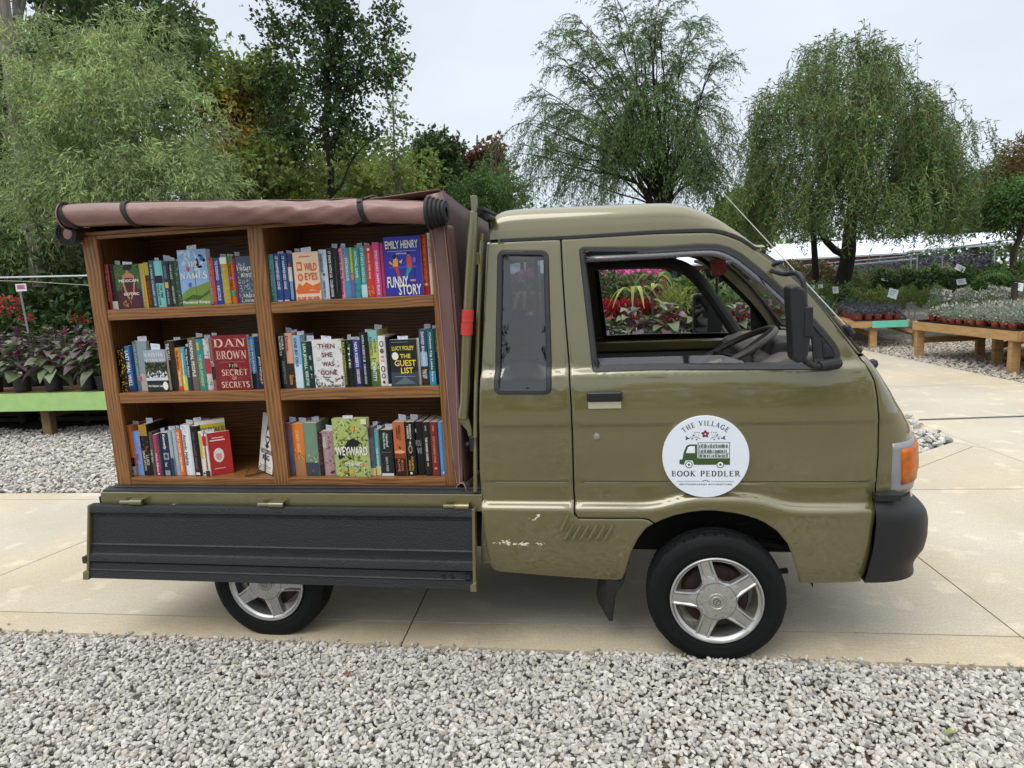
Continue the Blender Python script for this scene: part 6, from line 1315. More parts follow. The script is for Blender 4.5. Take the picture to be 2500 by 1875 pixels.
B['LR'] = [
 (235, 300, 915, 'purple and slate abstract spine', '#6a5f72', [('l', 0, .4, 1, 1, 14, '#a8556a', 51, .25), ('l', 0, 0, 1, .6, 10, '#4a6478', 52, .25)], 's', 1),
 (300, 398, 920, 'orange spine with tan foot', '#dd7a2e', [('r', 0, 0, 1, .42, '#a8764a'), ('l', 0, .3, 1, .5, 8, '#d98f4a', 53, .2), T('STARRY NIGHT', '#f0c890', .45, .88, .35, .65)], 's', 1),
 (398, 515, 915, 'wide sage green spine with navy foot', '#6f8a72', [('r', 0, 0, 1, .26, '#3a4652'), ('l', .2, .25, .9, .4, 8, '#b8a890', 54, .16), ('e', .5, .1, .06, .02, '#c0354a')], 's', 1),
 (515, 550, 1000, 'thin dark spine with red pattern', '#2b1d1c', [('l', 0, 0, 1, 1, 18, '#a8503a', 55, .22)], 's', 0),
 (550, 655, 985, 'mauve spine with white capitals', '#a98a8c', [('l', 0, .0, 1, .5, 20, '#7a5a62', 56, .14), ('l', 0, .5, 1, 1, 16, '#6a5a5c', 57, .12), T('WICKED', W_, .62, .88, .12, .36)], 's', 1),
 (657, 960, 873, 'leafy green cover with a black bird', '#a3b06a', [('l', 0, 0, 1, 1, 70, '#6f8238', 58, .07), ('l', 0, 0, 1, 1, 60, '#4a5c2a', 59, .05), ('l', 0, 0, 1, 1, 36, '#c7c98a', 60, .06), ('e', .58, .82, .06, .045, '#d9963a'), ('e', .45, .08, .06, .045, '#d9a83a'), ('e', .2, .1, .05, .035, '#cf8f3a'), ('e', .8, .2, .05, .03, '#cf7a3a'), ('p', [(.28, .50), (.42, .62), (.58, .66), (.72, .62), (.84, .56), (.74, .57), (.68, .52), (.52, .46), (.34, .44)], '#151a18'), ('p', [(.1, .36), (.2, .42), (.3, .50), (.4, .48), (.26, .34), (.14, .3)], '#151a18'), ('r', .52, .28, .545, .46, '#151a18'), ('r', .84, .9, .99, .99, '#d9d7a8'),
   ('t', 'WEYWARD', .04, .37, .97, .52, W_, 0), ('t', 'EMILIA HART', .3, .19, .78, .255, W_, 0)], 'f', 1),
 (960, 1010, 950, 'petrol blue spine with magenta title', '#3a6a78', [('r', 0, .8, 1, 1, '#5a3f4a'), ('r', 0, 0, 1, .16, '#d9c98a'), T('BERRYMANS', '#c05a8a', .3, .75, .3, .6)], 's', 1),
 (1010, 1055, 970, 'mint green spine with pale script', '#6aa3a0', [('r', 0, 0, 1, .2, '#c9c48a'), T('THE SECRET', '#e8e8d8', .2, .6, .3, .65)], 's', 1),
 (1055, 1168, 975, 'black green spine with silver script and white foot', '#1e2422', [('r', 0, 0, 1, .06, '#cfd2d0'), T('When the Moon', '#c9d4d0', .6, .95, .3, .5), T('Hatched', '#c9d4d0', .64, .92, .55, .75), T('SARAH A. PARKER', '#aab4b0', .1, .42, .4, .62), ('r', .1, .52, .9, .525, '#9aa4a0')], 's', 1),
 (1180, 1282, 905, 'terracotta hardback with black foot', '#b8643c', [('r', 0, 0, 1, .33, '#2a1a18'), ('r', 0, .33, 1, .42, '#8a3a28'), ('e', .5, .45, .5, .03, '#d9a878'), T('REBECCA', '#3a1a14', .66, .94, .5, .68), T('YARROS', '#3a1a14', .69, .92, .26, .44), ('p', [(.4, .6), (.5, .54), (.66, .6), (.56, .56), (.6, .5), (.46, .52)], '#2a1210'), T('IRON', '#d07a4a', .1, .3, .55, .75), T('FLAME', '#d07a4a', .08, .32, .25, .45)], 's', 1),
 (1284, 1366, 905, 'black hardback with white name and gold dragon', '#141416', [T('REBECCA', W_, .68, .96, .5, .7), T('YARROS', W_, .7, .94, .22, .42), ('e', .5, .5, .24, .08, '#a8987a'), ('e', .5, .5, .15, .05, '#141416'), ('p', [(.4, .62), (.55, .66), (.62, .6), (.5, .58)], '#c9c0a2'), T('FOURTH', '#d9a84a', .1, .36, .52, .76), T('WING', '#d9a84a', .1, .3, .2, .42), ('r', .3, .03, .55, .07, W_)], 's', 1),
 (1366, 1440, 900, 'wide black cover with curling silver letters', '#0f1012', [('t', 'FOU', .1, .55, .8, .66, '#8a8d90', 0), ('t', 'WI', .2, .4, .8, .52, '#8a8d90', 0), ('e', .2, .84, .1, .04, '#8a8270')], 's', 0),
 (1440, 1500, 905, 'black spine with white games title', '#1a1c20', [T('THE HUNGER GAMES', W_, .28, .72, .3, .65), ('r', .35, .84, .6, .94, '#8a8560'), ('r', .4, .18, .6, .25, '#c9a83a')], 's', 0),
 (1503, 1570, 905, 'brick red spine with gold print', '#7a2b2c', [T('CATCHING FIRE', '#c9955a', .24, .74, .32, .62), ('r', .35, .84, .62, .94, '#a8744a'), ('r', .3, .12, .7, .16, '#c9955a')], 's', 0),
 (1573, 1618, 905, 'light blue spine by the stile', '#4f9ad8', [('l', .4, .2, 1, .95, 14, '#8a9a4a', 61, .16), ('r', .5, .03, .8, .07, W_)], 's', 0)]
random.seed(11)
for key, (ox, oy, sc_, Z, nm) in bays.items():
    L = B[key]
    for i, (xa, xb, yt, look, colr, arts, kind, sl_) in enumerate(L):
        yb = FY+.030+random.uniform(0, .012)
        if kind == 'f': yb = FY+.020
        if look.startswith('wide grey blue'): yb = FY+.028
        if look.startswith('black and white'): yb = FY+.0165
        base_y = {'UL': 1111-.04*(xa-510), 'UR': 985-.05*(xa-290), 'ML': 652-.019*(xa-350), 'MR': 622-.027*(xa-180), 'LL': 1399-.009*(xa-430), 'LR': 1388-.006*(xa-235)}[key]
        px0, px1, pyb = ox+xa/sc_, ox+xb/sc_, oy+base_y/sc_
        x0_, x1_ = at(px0, pyb, yb).x, at(px1, pyb, yb).x
        zt_ = at(px0-(base_y-yt)/sc_*.13, oy+yt/sc_, yb).z
        h_ = max(.12, zt_-Z-.001)
        dpt = random.uniform(.125, .155) if kind == 's' else (.024 if x1_-x0_ < .13 else .03)
        if kind == 'f' and look.startswith('wide grey'): dpt = .02; yb = FY+.052
        sl2 = None
        if sl_:
            sl2 = (.25 if kind == 's' else .3, min(.030, (x1_-x0_)*.75) if kind == 's' else .042, random.uniform(.008, .022), random.uniform(.03, .07) if kind == 's' else .012, random.uniform(-.004, .006))
        lab = ' '.join(look.split()[:10])+f', {ORD[i]} in the {nm} compartment'
        make_book(x0_+.0003, x1_-.0003, Z+.0005, h_, dpt, colr, arts, lab, kind == 'f', yb, sl2, hard=(h_ > .235 or random.random() < .25), page=None)
# three loose books of the lower left compartment
p0 = at(200+1112/3.606, 780+1392/3.606, FY+.03); th_ = R(30)
def angled(px, w_, h_, dep, colr, arts, lab, y, rot, slip=None, **k): 
    x = at(px, 1165, y).x; return make_book(x-w_/2, x+w_/2, S3+.0005, h_, dep, colr, arts, lab, True, y, slip, rot=rot, **k)
angled(528, .125, .245, .028, '#d8c437', [('r', 0, .93, 1, 1, W_), ('r', .0, 0, .12, 1, W_), ('t', 'HOW TO TALK SO', .14, .78, .97, .87, '#2b3a6a', 0), ('t', 'KIDS WILL', .3, .64, .97, .73, '#2b3a6a', 0), ('r', .1, .5, .95, .55, W_)], 'yellow and white cover standing turned behind the small red book', FY+.085, R(38), (.0, .03, .015, .02, 0))
angled(541, .108, .195, .020, '#b32626', [('e', .5, .46, .2, .17, '#e4dcd4'), ('e', .5, .44, .12, .10, '#cf9c8c'), ('p', [(.32, .56), (.5, .63), (.68, .56), (.66, .5), (.34, .5)], '#e4dcd4'), ('r', .3, .86, .75, .885, '#e8b8a8'), ('r', .22, .80, .8, .83, '#e8d8cc'), ('r', .28, .14, .7, .16, '#e8b8a8'), ('r', 0, .0, .06, 1, '#8d1a1e')], 'small red book with a pale portrait, turned sideways on the lowest shelf', FY+.055, R(36), (.1, .035, .015, .006, 0))
x_ = at(200+1128/3.606, 1165, FY+.03).x
make_book(x_-.013, x_+.009, S3+.0005, .195, .05, '#e8e2dc', [('r', 0, .72, 1, .95, '#c0302a'), T('WOMEN TAUGHT', '#c0302a', .15, .68, .2, .7), ('r', 0, 0, 1, .13, '#222')], 'white and red spine beside the small red portrait book', False, FY+.024)
# white hardback displayed on a wire stand
q = at(200+1590/3.606, 780+1385/3.606, FY+.05)
o = make_book(q.x-.075, q.x+.075, S3+.006, .262, .026, '#dcd8d2', [('e', .5, .62, .17, .15, '#2a2a2c'), ('e', .5, .62, .12, .11, '#dcd8d2'), ('e', .5, .60, .10, .02, '#2a2a2c'), ('p', [(.38, .74), (.42, .86), (.47, .77), (.5, .88), (.54, .77), (.6, .86), (.63, .74)], '#2a2a2c'), ('p', [(.36, .44), (.5, .50), (.64, .44), (.5, .40)], '#2a2a2c'), ('t', 'NOTORIOUS', .12, .31, .9, .39, '#2a2a2c', 0), ('t', 'RBG', .26, .2, .74, .29, '#2a2a2c', 0), ('r', .1, .1, .9, .11, '#777'), ('r', .15, .07, .85, .078, '#777'), ('r', .03, .03, .97, .035, '#888'), ('r', .03, .965, .97, .97, '#888')],
     'white hardback with a black sketched face on a wire stand', True, FY+.075, (.42, .02, .02, .01, .004), rot=R(-38), hard=True, page='#d2cec6', tilt=R(-11))
mb = MB(); c_ = Vector((q.x, FY+.075, S3))
for s in (-.03, .02): mb.tube([c_+Vector((s*.5-.03, s-.02, .035)), c_+Vector((s*.5-.045, s-.03, .006)), c_+Vector((s*.5, s*.6, .004)), c_+Vector((s*.5+.02, s+.02, .004)), c_+Vector((s*.5+.02, s+.04, .09))], .0025, 6)
tag(mb.build('book_stand', M_web), 'small black wire book stand under the white hardback', 'stand')
# ------------------------------------------------------------------ vegetation
rng = np.random.default_rng(21); random.seed(77)
def leafmat(name, c, isl=.35, hue=.03, trans=.3, rough=.55, vs=1.2, var=.3):
    m, nt, b = newmat(name); c = hx(c); o = nt.nodes['Material Output']
    g = nt.nodes.new('ShaderNodeNewGeometry'); tc = nt.nodes.new('ShaderNodeTexCoord')
    r = add_node(nt, 'ShaderNodeMapRange'); r.inputs[3].default_value = 1-isl; r.inputs[4].default_value = 1+isl
    nt.links.new(g.outputs['Random Per Island'], r.inputs[0])
    n = add_node(nt, 'ShaderNodeTexNoise', i_Scale=vs, i_Detail=2.0); nt.links.new(tc.outputs['Object'], n.inputs['Vector'])
    r2 = add_node(nt, 'ShaderNodeMapRange'); r2.inputs[1].default_value = .35; r2.inputs[2].default_value = .65; r2.inputs[3].default_value = 1-var; r2.inputs[4].default_value = 1+var
    nt.links.new(n.outputs[0], r2.inputs[0])
    mm = add_node(nt, 'ShaderNodeMath', operation='MULTIPLY'); nt.links.new(r.outputs[0], mm.inputs[0]); nt.links.new(r2.outputs[0], mm.inputs[1])
    wn = nt.nodes.new('ShaderNodeTexWhiteNoise'); wn.noise_dimensions = '1D'; nt.links.new(g.outputs['Random Per Island'], wn.inputs['W'])
    rh = add_node(nt, 'ShaderNodeMapRange'); rh.inputs[3].default_value = .5-hue; rh.inputs[4].default_value = .5+hue; nt.links.new(wn.outputs[0], rh.inputs[0])
    hs = nt.nodes.new('ShaderNodeHueSaturation'); hs.inputs['Color'].default_value = (*c, 1)
    nt.links.new(mm.outputs[0], hs.inputs['Value']); nt.links.new(rh.outputs[0], hs.inputs['Hue'])
    nt.links.new(hs.outputs[0], b.inputs['Base Color']); b.inputs['Roughness'].default_value = rough; b.inputs['Specular IOR Level'].default_value = .35
    t = nt.nodes.new('ShaderNodeBsdfTranslucent'); nt.links.new(hs.outputs[0], t.inputs[0])
    mx = nt.nodes.new('ShaderNodeMixShader'); mx.inputs[0].default_value = trans; nt.links.new(b.outputs[0], mx.inputs[1]); nt.links.new(t.outputs[0], mx.inputs[2]); nt.links.new(mx.outputs[0], o.inputs[0])
    return m
def unit(a): return a/np.maximum(np.linalg.norm(a, axis=-1, keepdims=True), 1e-9)
def leaf_quads(P, D, L, W):
    """rhombic leaves: base P, direction D, lengths L, widths W"""
    n = len(P); D = unit(D); S = unit(np.cross(D, rng.normal(size=(n, 3)))); N = np.cross(S, D)
    L = np.broadcast_to(L, n)[:, None]; W = np.broadcast_to(W, n)[:, None]
    a = P; b = P+D*L*.42+S*W*.5+N*W*.12; c = P+D*L-N*L*.06; d = P+D*L*.42-S*W*.5+N*W*.12
    V = np.stack([a, b, c, d], 1).reshape(-1, 3); F = np.arange(4*n).reshape(n, 4); return V, F
def blobs_sample(bl, n, shell=.45):
    vol = np.array([b[3]*b[4]*b[5] for b in bl]); idx = rng.choice(len(bl), n, p=vol/vol.sum()); B = np.array(bl)[idx]
    u = unit(rng.normal(size=(n, 3))); r = rng.random(n)**shell
    return B[:, :3]+u*B[:, 3:6]*r[:, None], u
def vnoise(P, s, seed=0):
    Q = P*s+seed; return (np.sin(Q[:, 0]*1.7+np.sin(Q[:, 1]*2.1+seed))+np.sin(Q[:, 1]*1.9+np.sin(Q[:, 2]*1.6))+np.sin(Q[:, 2]*2.2+np.sin(Q[:, 0]*1.3)))/3
M_bark = mat('bark', '#4a4238', .9, var=.35, vscale=6, bump=.8, bscale=22, aniso=(3, 3, .6)); M_barkg = mat('bark_grey', '#77716a', .9, var=.3, vscale=5, bump=.8, bscale=16, aniso=(3, 3, .5)); M_barkd = mat('bark_dark', '#211d19', .95, var=.3, vscale=6, bump=.8, bscale=20, aniso=(3, 3, .6))
def wob(p0, p1, k, amp):
    p0 = Vector(p0); p1 = Vector(p1); o = []
    for i in range(k+1):
        t = i/k; o.append(p0.lerp(p1, t)+Vector([random.gauss(0, amp)*math.sin(math.pi*t) for _ in range(3)]))
    return o
def treelabel(name, label, base, group=None):
    t = empty(name, base); tag(t, label, 'tree', group); return t
def crown_tree(label, base, bl, nspr, per, L, W, leaf, trunk_r, trunk_top, bark=None, gap=-.25, spr=.35, droop=.0, up=.3, limbs=14, second=None, seed=1, name='tree', gs=1.0, shell=.45, nothing=False):
    t = treelabel(name, label, base); bark = bark or M_bark
    base = Vector(base); top = Vector(trunk_top); mb = MB(); tp = wob(base, top, 9, .05*trunk_r*8); n = len(tp)
    mb.tube(tp, [trunk_r*(1.25 if i == 0 else 1)*(1-.8*i/(n-1)) for i in range(n)], 12)
    mb.build('trunk', bark, t)
    P, U = blobs_sample(bl, nspr, shell); k = vnoise(P, 1.3*gs, seed) > gap; P, U = P[k], U[k]
    lb = MB(); ends = P[rng.choice(len(P), limbs*6)]
    mains = []
    for i in range(limbs):
        e_ = Vector(ends[i]); f = min(.97, max(.12, (e_.z-base.z)/(top.z-base.z+1e-6)*.75)); s_ = base.lerp(top, f); pth = wob(s_, e_, 6, .06*(e_-s_).length)
        r0 = trunk_r*.42*(1-f*.6); lb.tube(pth, [r0*(1-.85*j/6) for j in range(7)], 7, cap=False); mains += pth[2:]
    for i in range(limbs, limbs*6):
        e_ = Vector(ends[i]); s_ = min(mains, key=lambda q: (q-e_).length); pth = wob(s_, e_, 4, .05*(e_-s_).length); lb.tube(pth, [trunk_r*.09, trunk_r*.07, trunk_r*.05, trunk_r*.04, trunk_r*.02], 4, cap=False)
    lb.build('branches', bark, t)
    Dr = unit(U*.8+rng.normal(size=P.shape)*.6+np.array([0, 0, up])); n = len(P); Q = []; DD = []
    ls = spr*rng.uniform(.6, 1.3, n)
    for j in range(per):
        f = (j+.5)/per; pos = P+Dr*(ls*f)[:, None]-np.array([0, 0, 1])*(droop*ls*f*f)[:, None]+rng.normal(size=P.shape)*spr*.12
        d = unit(Dr+rng.normal(size=P.shape)*.9+np.array([0, 0, -.25-droop])); Q.append(pos); DD.append(d)
    Q = np.concatenate(Q); DD = np.concatenate(DD); V, F = leaf_quads(Q, DD, L*rng.uniform(.6, 1.25, len(Q)), W*rng.uniform(.7, 1.2, len(Q)))
    mats = [leaf]; mi = None
    if second: mats.append(second[0]); c, rad = np.array(second[1]), second[2]; mi = ((np.linalg.norm((Q-c)/np.array(rad), axis=1)+rng.normal(size=len(Q))*.22) < 1).astype(int)
    quick_mesh('crown', V, F, mats, t, mi=mi)
    return t
def px3(px, py, Y): return tuple(at(px, py, Y))
def bpx(l): # blobs in pixels: (px, py, Y, rpx, rpy, ry)
    o = []
    for px, py, Y, rx, rz_, ry in l:
        c = at(px, py, Y); e1 = at(px+rx, py, Y); e2 = at(px, py-rz_, Y); o.append((c.x, c.y, c.z, abs(e1.x-c.x), ry, abs(e2.z-c.z)))
    return o
def gbase(px, Y): return (at(px, 700, Y).x, Y, -.02)
L_will = leafmat('leaf_willow_pale', '#94a56e', .5, .02, .3); L_oak = leafmat('leaf_dark', '#42562a', .4, .03); L_mid = leafmat('leaf_mid', '#677b48', .4, .03); L_map = leafmat('leaf_maple', '#44592f', .4, .02, .2)
L_yel = leafmat('leaf_yellow', '#b39a4c', .35, .02, .4); L_lime = leafmat('leaf_lime', '#83944f', .35, .03, .35); L_weep = leafmat('leaf_weeping', '#5d7642', .5, .02, .25); L_cen = leafmat('leaf_feathery', '#5a7340', .4, .02, .25)
L_brn = leafmat('leaf_russet', '#6f4e40', .4, .015, .25); L_con = leafmat('leaf_conifer', '#4d6c33', .35, .03, .2); L_blue = leafmat('leaf_bluegreen', '#4a6450', .35, .02, .25); L_wood = leafmat('leaf_wood', '#53653c', .45, .04, .2, vs=.4)
# tall trees at the back left
crown_tree('tall dark tree rising above the pale willow at the far left', gbase(70, 9), bpx([(60, -60, 9, 230, 260, 1.2), (-60, 250, 9.4, 160, 260, 1.0)]), 1500, 10, .13, .07, L_oak, .2, px3(20, -250, 9), M_barkg, seed=2)
crown_tree('tall leafy tree behind the willow, its top against the sky', gbase(330, 12), bpx([(300, 40, 12, 190, 210, 1.6), (430, 140, 12.4, 120, 130, 1.2), (200, 260, 12.6, 260, 240, 1.2)]), 3400, 10, .16, .08, L_mid, .2, px3(300, -120, 12), seed=3, gap=-.2)
crown_tree('green tree turning yellow beside the dark maple', gbase(610, 12.5), bpx([(560, 330, 12.5, 120, 170, 1.3), (650, 260, 12.8, 90, 130, 1.1), (640, 470, 12, 170, 120, 1.2)]), 2600, 10, .15, .08, L_lime, .14, px3(600, 180, 12.5), seed=4, gap=-.25, second=(L_yel, px3(585, 320, 12.2), (.62, 1.6, .75)))
crown_tree('dark maple with a straight black trunk beside the thin birch', gbase(800, 12), bpx([(770, 60, 12, 110, 100, 1.2), (880, 40, 12, 80, 70, 1.0), (850, 170, 12, 120, 60, 1.2), (715, 160, 12.1, 80, 70, 1.0), (760, 260, 12, 100, 60, 1.0), (900, 130, 11.8, 60, 60, .8), (870, 260, 12, 75, 55, .9), (720, 340, 12, 80, 60, .9), (860, 350, 12, 60, 45, .8), (800, -100, 12, 110, 120, 1.1)]), 3600, 11, .105, .07, L_map, .115, px3(795, -190, 12), M_barkd, seed=5, gap=.14, gs=2.0, spr=.42)
crown_tree('thin sparse birch standing against the sky right of the maple', gbase(965, 15), bpx([(962, 270, 15, 34, 170, .4), (975, 420, 15, 50, 80, .6)]), 240, 8, .11, .07, L_lime, .05, px3(955, 110, 15), M_barkg, seed=6, gap=-3, spr=.3)
crown_tree('low bright green tree behind the canvas cover', gbase(900, 17), bpx([(900, 430, 17, 110, 90, 1.4), (1000, 440, 17.5, 70, 80, 1.2), (770, 440, 17.5, 90, 90, 1.2)]), 1500, 10, .17, .1, L_lime, .12, px3(900, 380, 17), seed=7)
crown_tree('rounded dark green tree left of the russet tree', gbase(1080, 19), bpx([(1075, 410, 19, 65, 85, 1.2), (1040, 470, 19, 60, 60, 1.2)]), 1000, 10, .17, .1, L_map, .12, px3(1080, 350, 19), seed=8)
crown_tree('russet brown tree between the green trees', gbase(1165, 20), bpx([(1165, 370, 20, 58, 65, 1.1), (1185, 440, 20, 50, 60, 1.1)]), 1000, 10, .17, .1, L_brn, .12, px3(1165, 330, 20), seed=9)
crown_tree('soft green cypress in front of the russet tree', gbase(1210, 17), bpx([(1220, 440, 17, 60, 75, 1.0), (1160, 485, 16.5, 60, 45, 1.0)]), 1400, 12, .10, .035, L_con, .1, px3(1210, 370, 17), seed=10, spr=.5, droop=.5, gap=-.4)
crown_tree('bright green bush behind the truck windshield', gbase(1800, 18), bpx([(1800, 550, 18, 65, 70, 1.0), (1860, 590, 18.5, 60, 40, .8)]), 900, 10, .15, .08, L_lime, .08, px3(1800, 500, 18), seed=11)
crown_tree('blue green tree between the weeping willow and the right edge', gbase(2385, 28), bpx([(2385, 500, 28, 70, 75, 1.5), (2330, 560, 28, 60, 40, 1.3)]), 1500, 10, .2, .08, L_blue, .14, px3(2385, 430, 28), seed=12)
crown_tree('brownish conifer at the right edge', gbase(2520, 14), bpx([(2500, 400, 14, 45, 60, .9), (2480, 460, 14, 60, 60, 1.0)]), 1000, 12, .10, .03, leafmat('leaf_bronze', '#6b5c38', .3), .1, px3(2510, 340, 14), seed=13, droop=.4)
crown_tree('bright green feathery conifer low at the right edge', gbase(2490, 12), bpx([(2490, 490, 12, 60, 50, .8), (2530, 530, 12, 70, 50, .8)]), 1200, 12, .10, .03, L_con, .1, px3(2490, 460, 12), seed=14, droop=.5, spr=.4)
# pale willow shrub filling the left
t = crown_tree('big pale green willow with narrow leaves filling the left', gbase(240, 6.8), bpx([(130, 190, 6.9, 150, 150, .8), (290, 240, 6.7, 170, 170, .8), (430, 330, 6.9, 110, 130, .7), (120, 420, 6.7, 190, 180, .8), (320, 440, 6.4, 200, 110, .7), (480, 440, 6.8, 90, 90, .6), (60, 570, 7.2, 130, 90, .6), (300, 560, 7.2, 220, 90, .5), (200, 640, 7.6, 260, 50, .5), (330, 120, 7, 110, 100, .6)]),
               6200, 12, .11, .019, L_will, .08, px3(250, 120, 7), M_bark, seed=15, gap=-.3, spr=.26, droop=.7, up=.25, limbs=20, gs=2.0)
# grey trunk close on the left edge
tg = treelabel('tree', 'leaning grey trunk of a tall tree at the left edge of the wood', gbase(85, 7.1)); mb = MB()
mb.tube([px3(100, 700, 7.0), px3(90, 600, 7.0), px3(62, 420, 7.0), px3(34, 220, 7.0), px3(5, 0, 7.0), px3(-30, -240, 7.0)], [.15, .13, .12, .11, .10, .09], 14); mb.build('trunk', M_barkg, tg)
# second trunk in the shade behind the bench
tg = treelabel('tree', 'dark ivy covered trunk behind the lime green bench', gbase(120, 9)); mb = MB(); mb.tube([gbase(120, 9), px3(105, 700, 9), px3(95, 600, 9)], [.22, .17, .14], 12); mb.build('trunk', M_bark, tg)
# centre tree: many ascending stems with feathery hanging twigs
def fan_tree(label, px0, Y, env, n_limb, leaf, seedv, Lf, Wf, tw=7, nsub=9):
    random.seed(seedv); b = Vector(gbase(px0, Y)); t = treelabel('tree', label, b); fork = at(px0, 510, Y); mb = MB()
    mb.tube([b, b.lerp(fork, .5)+Vector((.03, 0, 0)), fork, fork+Vector((.05, 0, .3))], [.22, .18, .17, .12], 12); mb.build('trunk', M_barkd, t)
    lb = MB(); Q = []; DD = []
    for i in range(n_limb):
        ex, ey, w_ = env[i % len(env)]; ex += random.uniform(-w_, w_); ey += random.uniform(-10, 25); e_ = at(ex, ey, Y+random.uniform(-1.5, 1.5)); s_ = fork+Vector((random.uniform(-.12, .12), random.uniform(-.1, .1), random.uniform(-.4, .3)))
        up_ = e_.z > 5.6; mid = s_.lerp(e_, .45)+Vector((-(e_.x-s_.x)*random.uniform(.05, .25), 0, random.uniform(.08, .2)*(e_-s_).length)); pth = []; wx, wz = random.uniform(0, 6), random.uniform(0, 6); am = .05*(e_-s_).length
        for j in range(15):
            q = j/14; pth.append(s_*(1-q)**2+mid*2*q*(1-q)+e_*q*q+Vector((am*.5*math.sin(wx+q*7)*q*(1-q)*4, am*math.sin(wz+q*5)*q, am*.5*math.sin(wz+q*8)*q*(1-q)*4)))
        r0 = random.uniform(.022, .045); lb.tube(pth, [r0*(1-.9*j/14)+.003 for j in range(15)], 6, cap=False)
        out = (e_-s_); out.z = 0; out = out.normalized() if out.length > .1 else Vector((1, 0, 0))
        for sb in range(nsub):
            j = min(14, 6+int(9*(sb+random.random())/nsub)); p = pth[j]; tan = (pth[min(14, j+1)]-pth[max(0, j-1)]).normalized(); hi = up_ and j >= 10
            az = random.uniform(0, 6.28); d = (tan*(.9 if hi else .45)+out*.35+Vector((math.cos(az), math.sin(az), random.uniform(-.1, .5)))*(.45 if hi else .85)).normalized(); l = random.uniform(.5, 1.25)*(1.15-.03*j)
            dro = random.uniform(.1, .5) if hi else random.uniform(.5, 1.1); wv = random.uniform(0, 6)
            f_ = lambda u: p+d*l*u-Vector((0, 0, 1))*dro*l*u*u+Vector((.05*math.sin(wv+u*6), .05*math.cos(wv+u*5), .03*math.sin(u*9+wv)))*u
            lb.tube([f_(u/5) for u in range(6)], [.010, .008, .006, .005, .004, .003], 4, cap=False)
            for k in range(tw):
                u0 = .15+.85*(k+random.random())/tw; q0 = f_(u0); a2 = random.uniform(0, 6.28); d2 = ((f_(min(1, u0+.05))-f_(u0-.05)).normalized()*.7+Vector((math.cos(a2), math.sin(a2), .1))*.6).normalized(); l2 = random.uniform(.18, .5); dr2 = random.uniform(.3, .9) if hi else random.uniform(.9, 2.0); m_ = int(7+18*l2)
                for z in range(m_):
                    u = (z+random.random())/m_; dd = (d2-Vector((0, 0, 1))*dr2*2*u).normalized()
                    Q.append(q0+d2*l2*u-Vector((0, 0, 1))*dr2*l2*u*u); DD.append(dd*.9+Vector((random.gauss(0, .5), random.gauss(0, .5), random.gauss(0, .4)-.1)))
    lb.build('branches', M_barkd, t); Q = np.array(Q); DD = np.array(DD)
    V, F = leaf_quads(Q, DD, Lf*rng.uniform(.6, 1.3, len(Q)), Wf*rng.uniform(.7, 1.2, len(Q))); quick_mesh('crown', V, F, leaf, t)
fan_tree('feathery tree with many rising stems behind the truck cab', 1620, 14, [(1400, 75, 12), (1425, 45, 12), (1500, 15, 12), (1540, 90, 15), (1575, 60, 15), (1615, 60, 15), (1700, 70, 20), (1745, 170, 15), (1390, 150, 30), (1480, 130, 30), (1640, 150, 40), (1740, 240, 20), (1330, 220, 25), (1750, 330, 20), (1300, 280, 25), (1400, 260, 40), (1520, 190, 50), (1600, 200, 50), (1680, 230, 40), (1450, 200, 50), (1560, 150, 50), (1255, 310, 20), (1730, 400, 20), (1470, 270, 40), (1300, 340, 30), (1260, 380, 20), (1600, 270, 50), (1340, 360, 30), (1720, 380, 25), (1400, 280, 40), (1560, 250, 50), (1270, 330, 25), (1300, 420, 30), (1700, 330, 30)], 54, L_cen, 5, .095, .020, 12, 9)
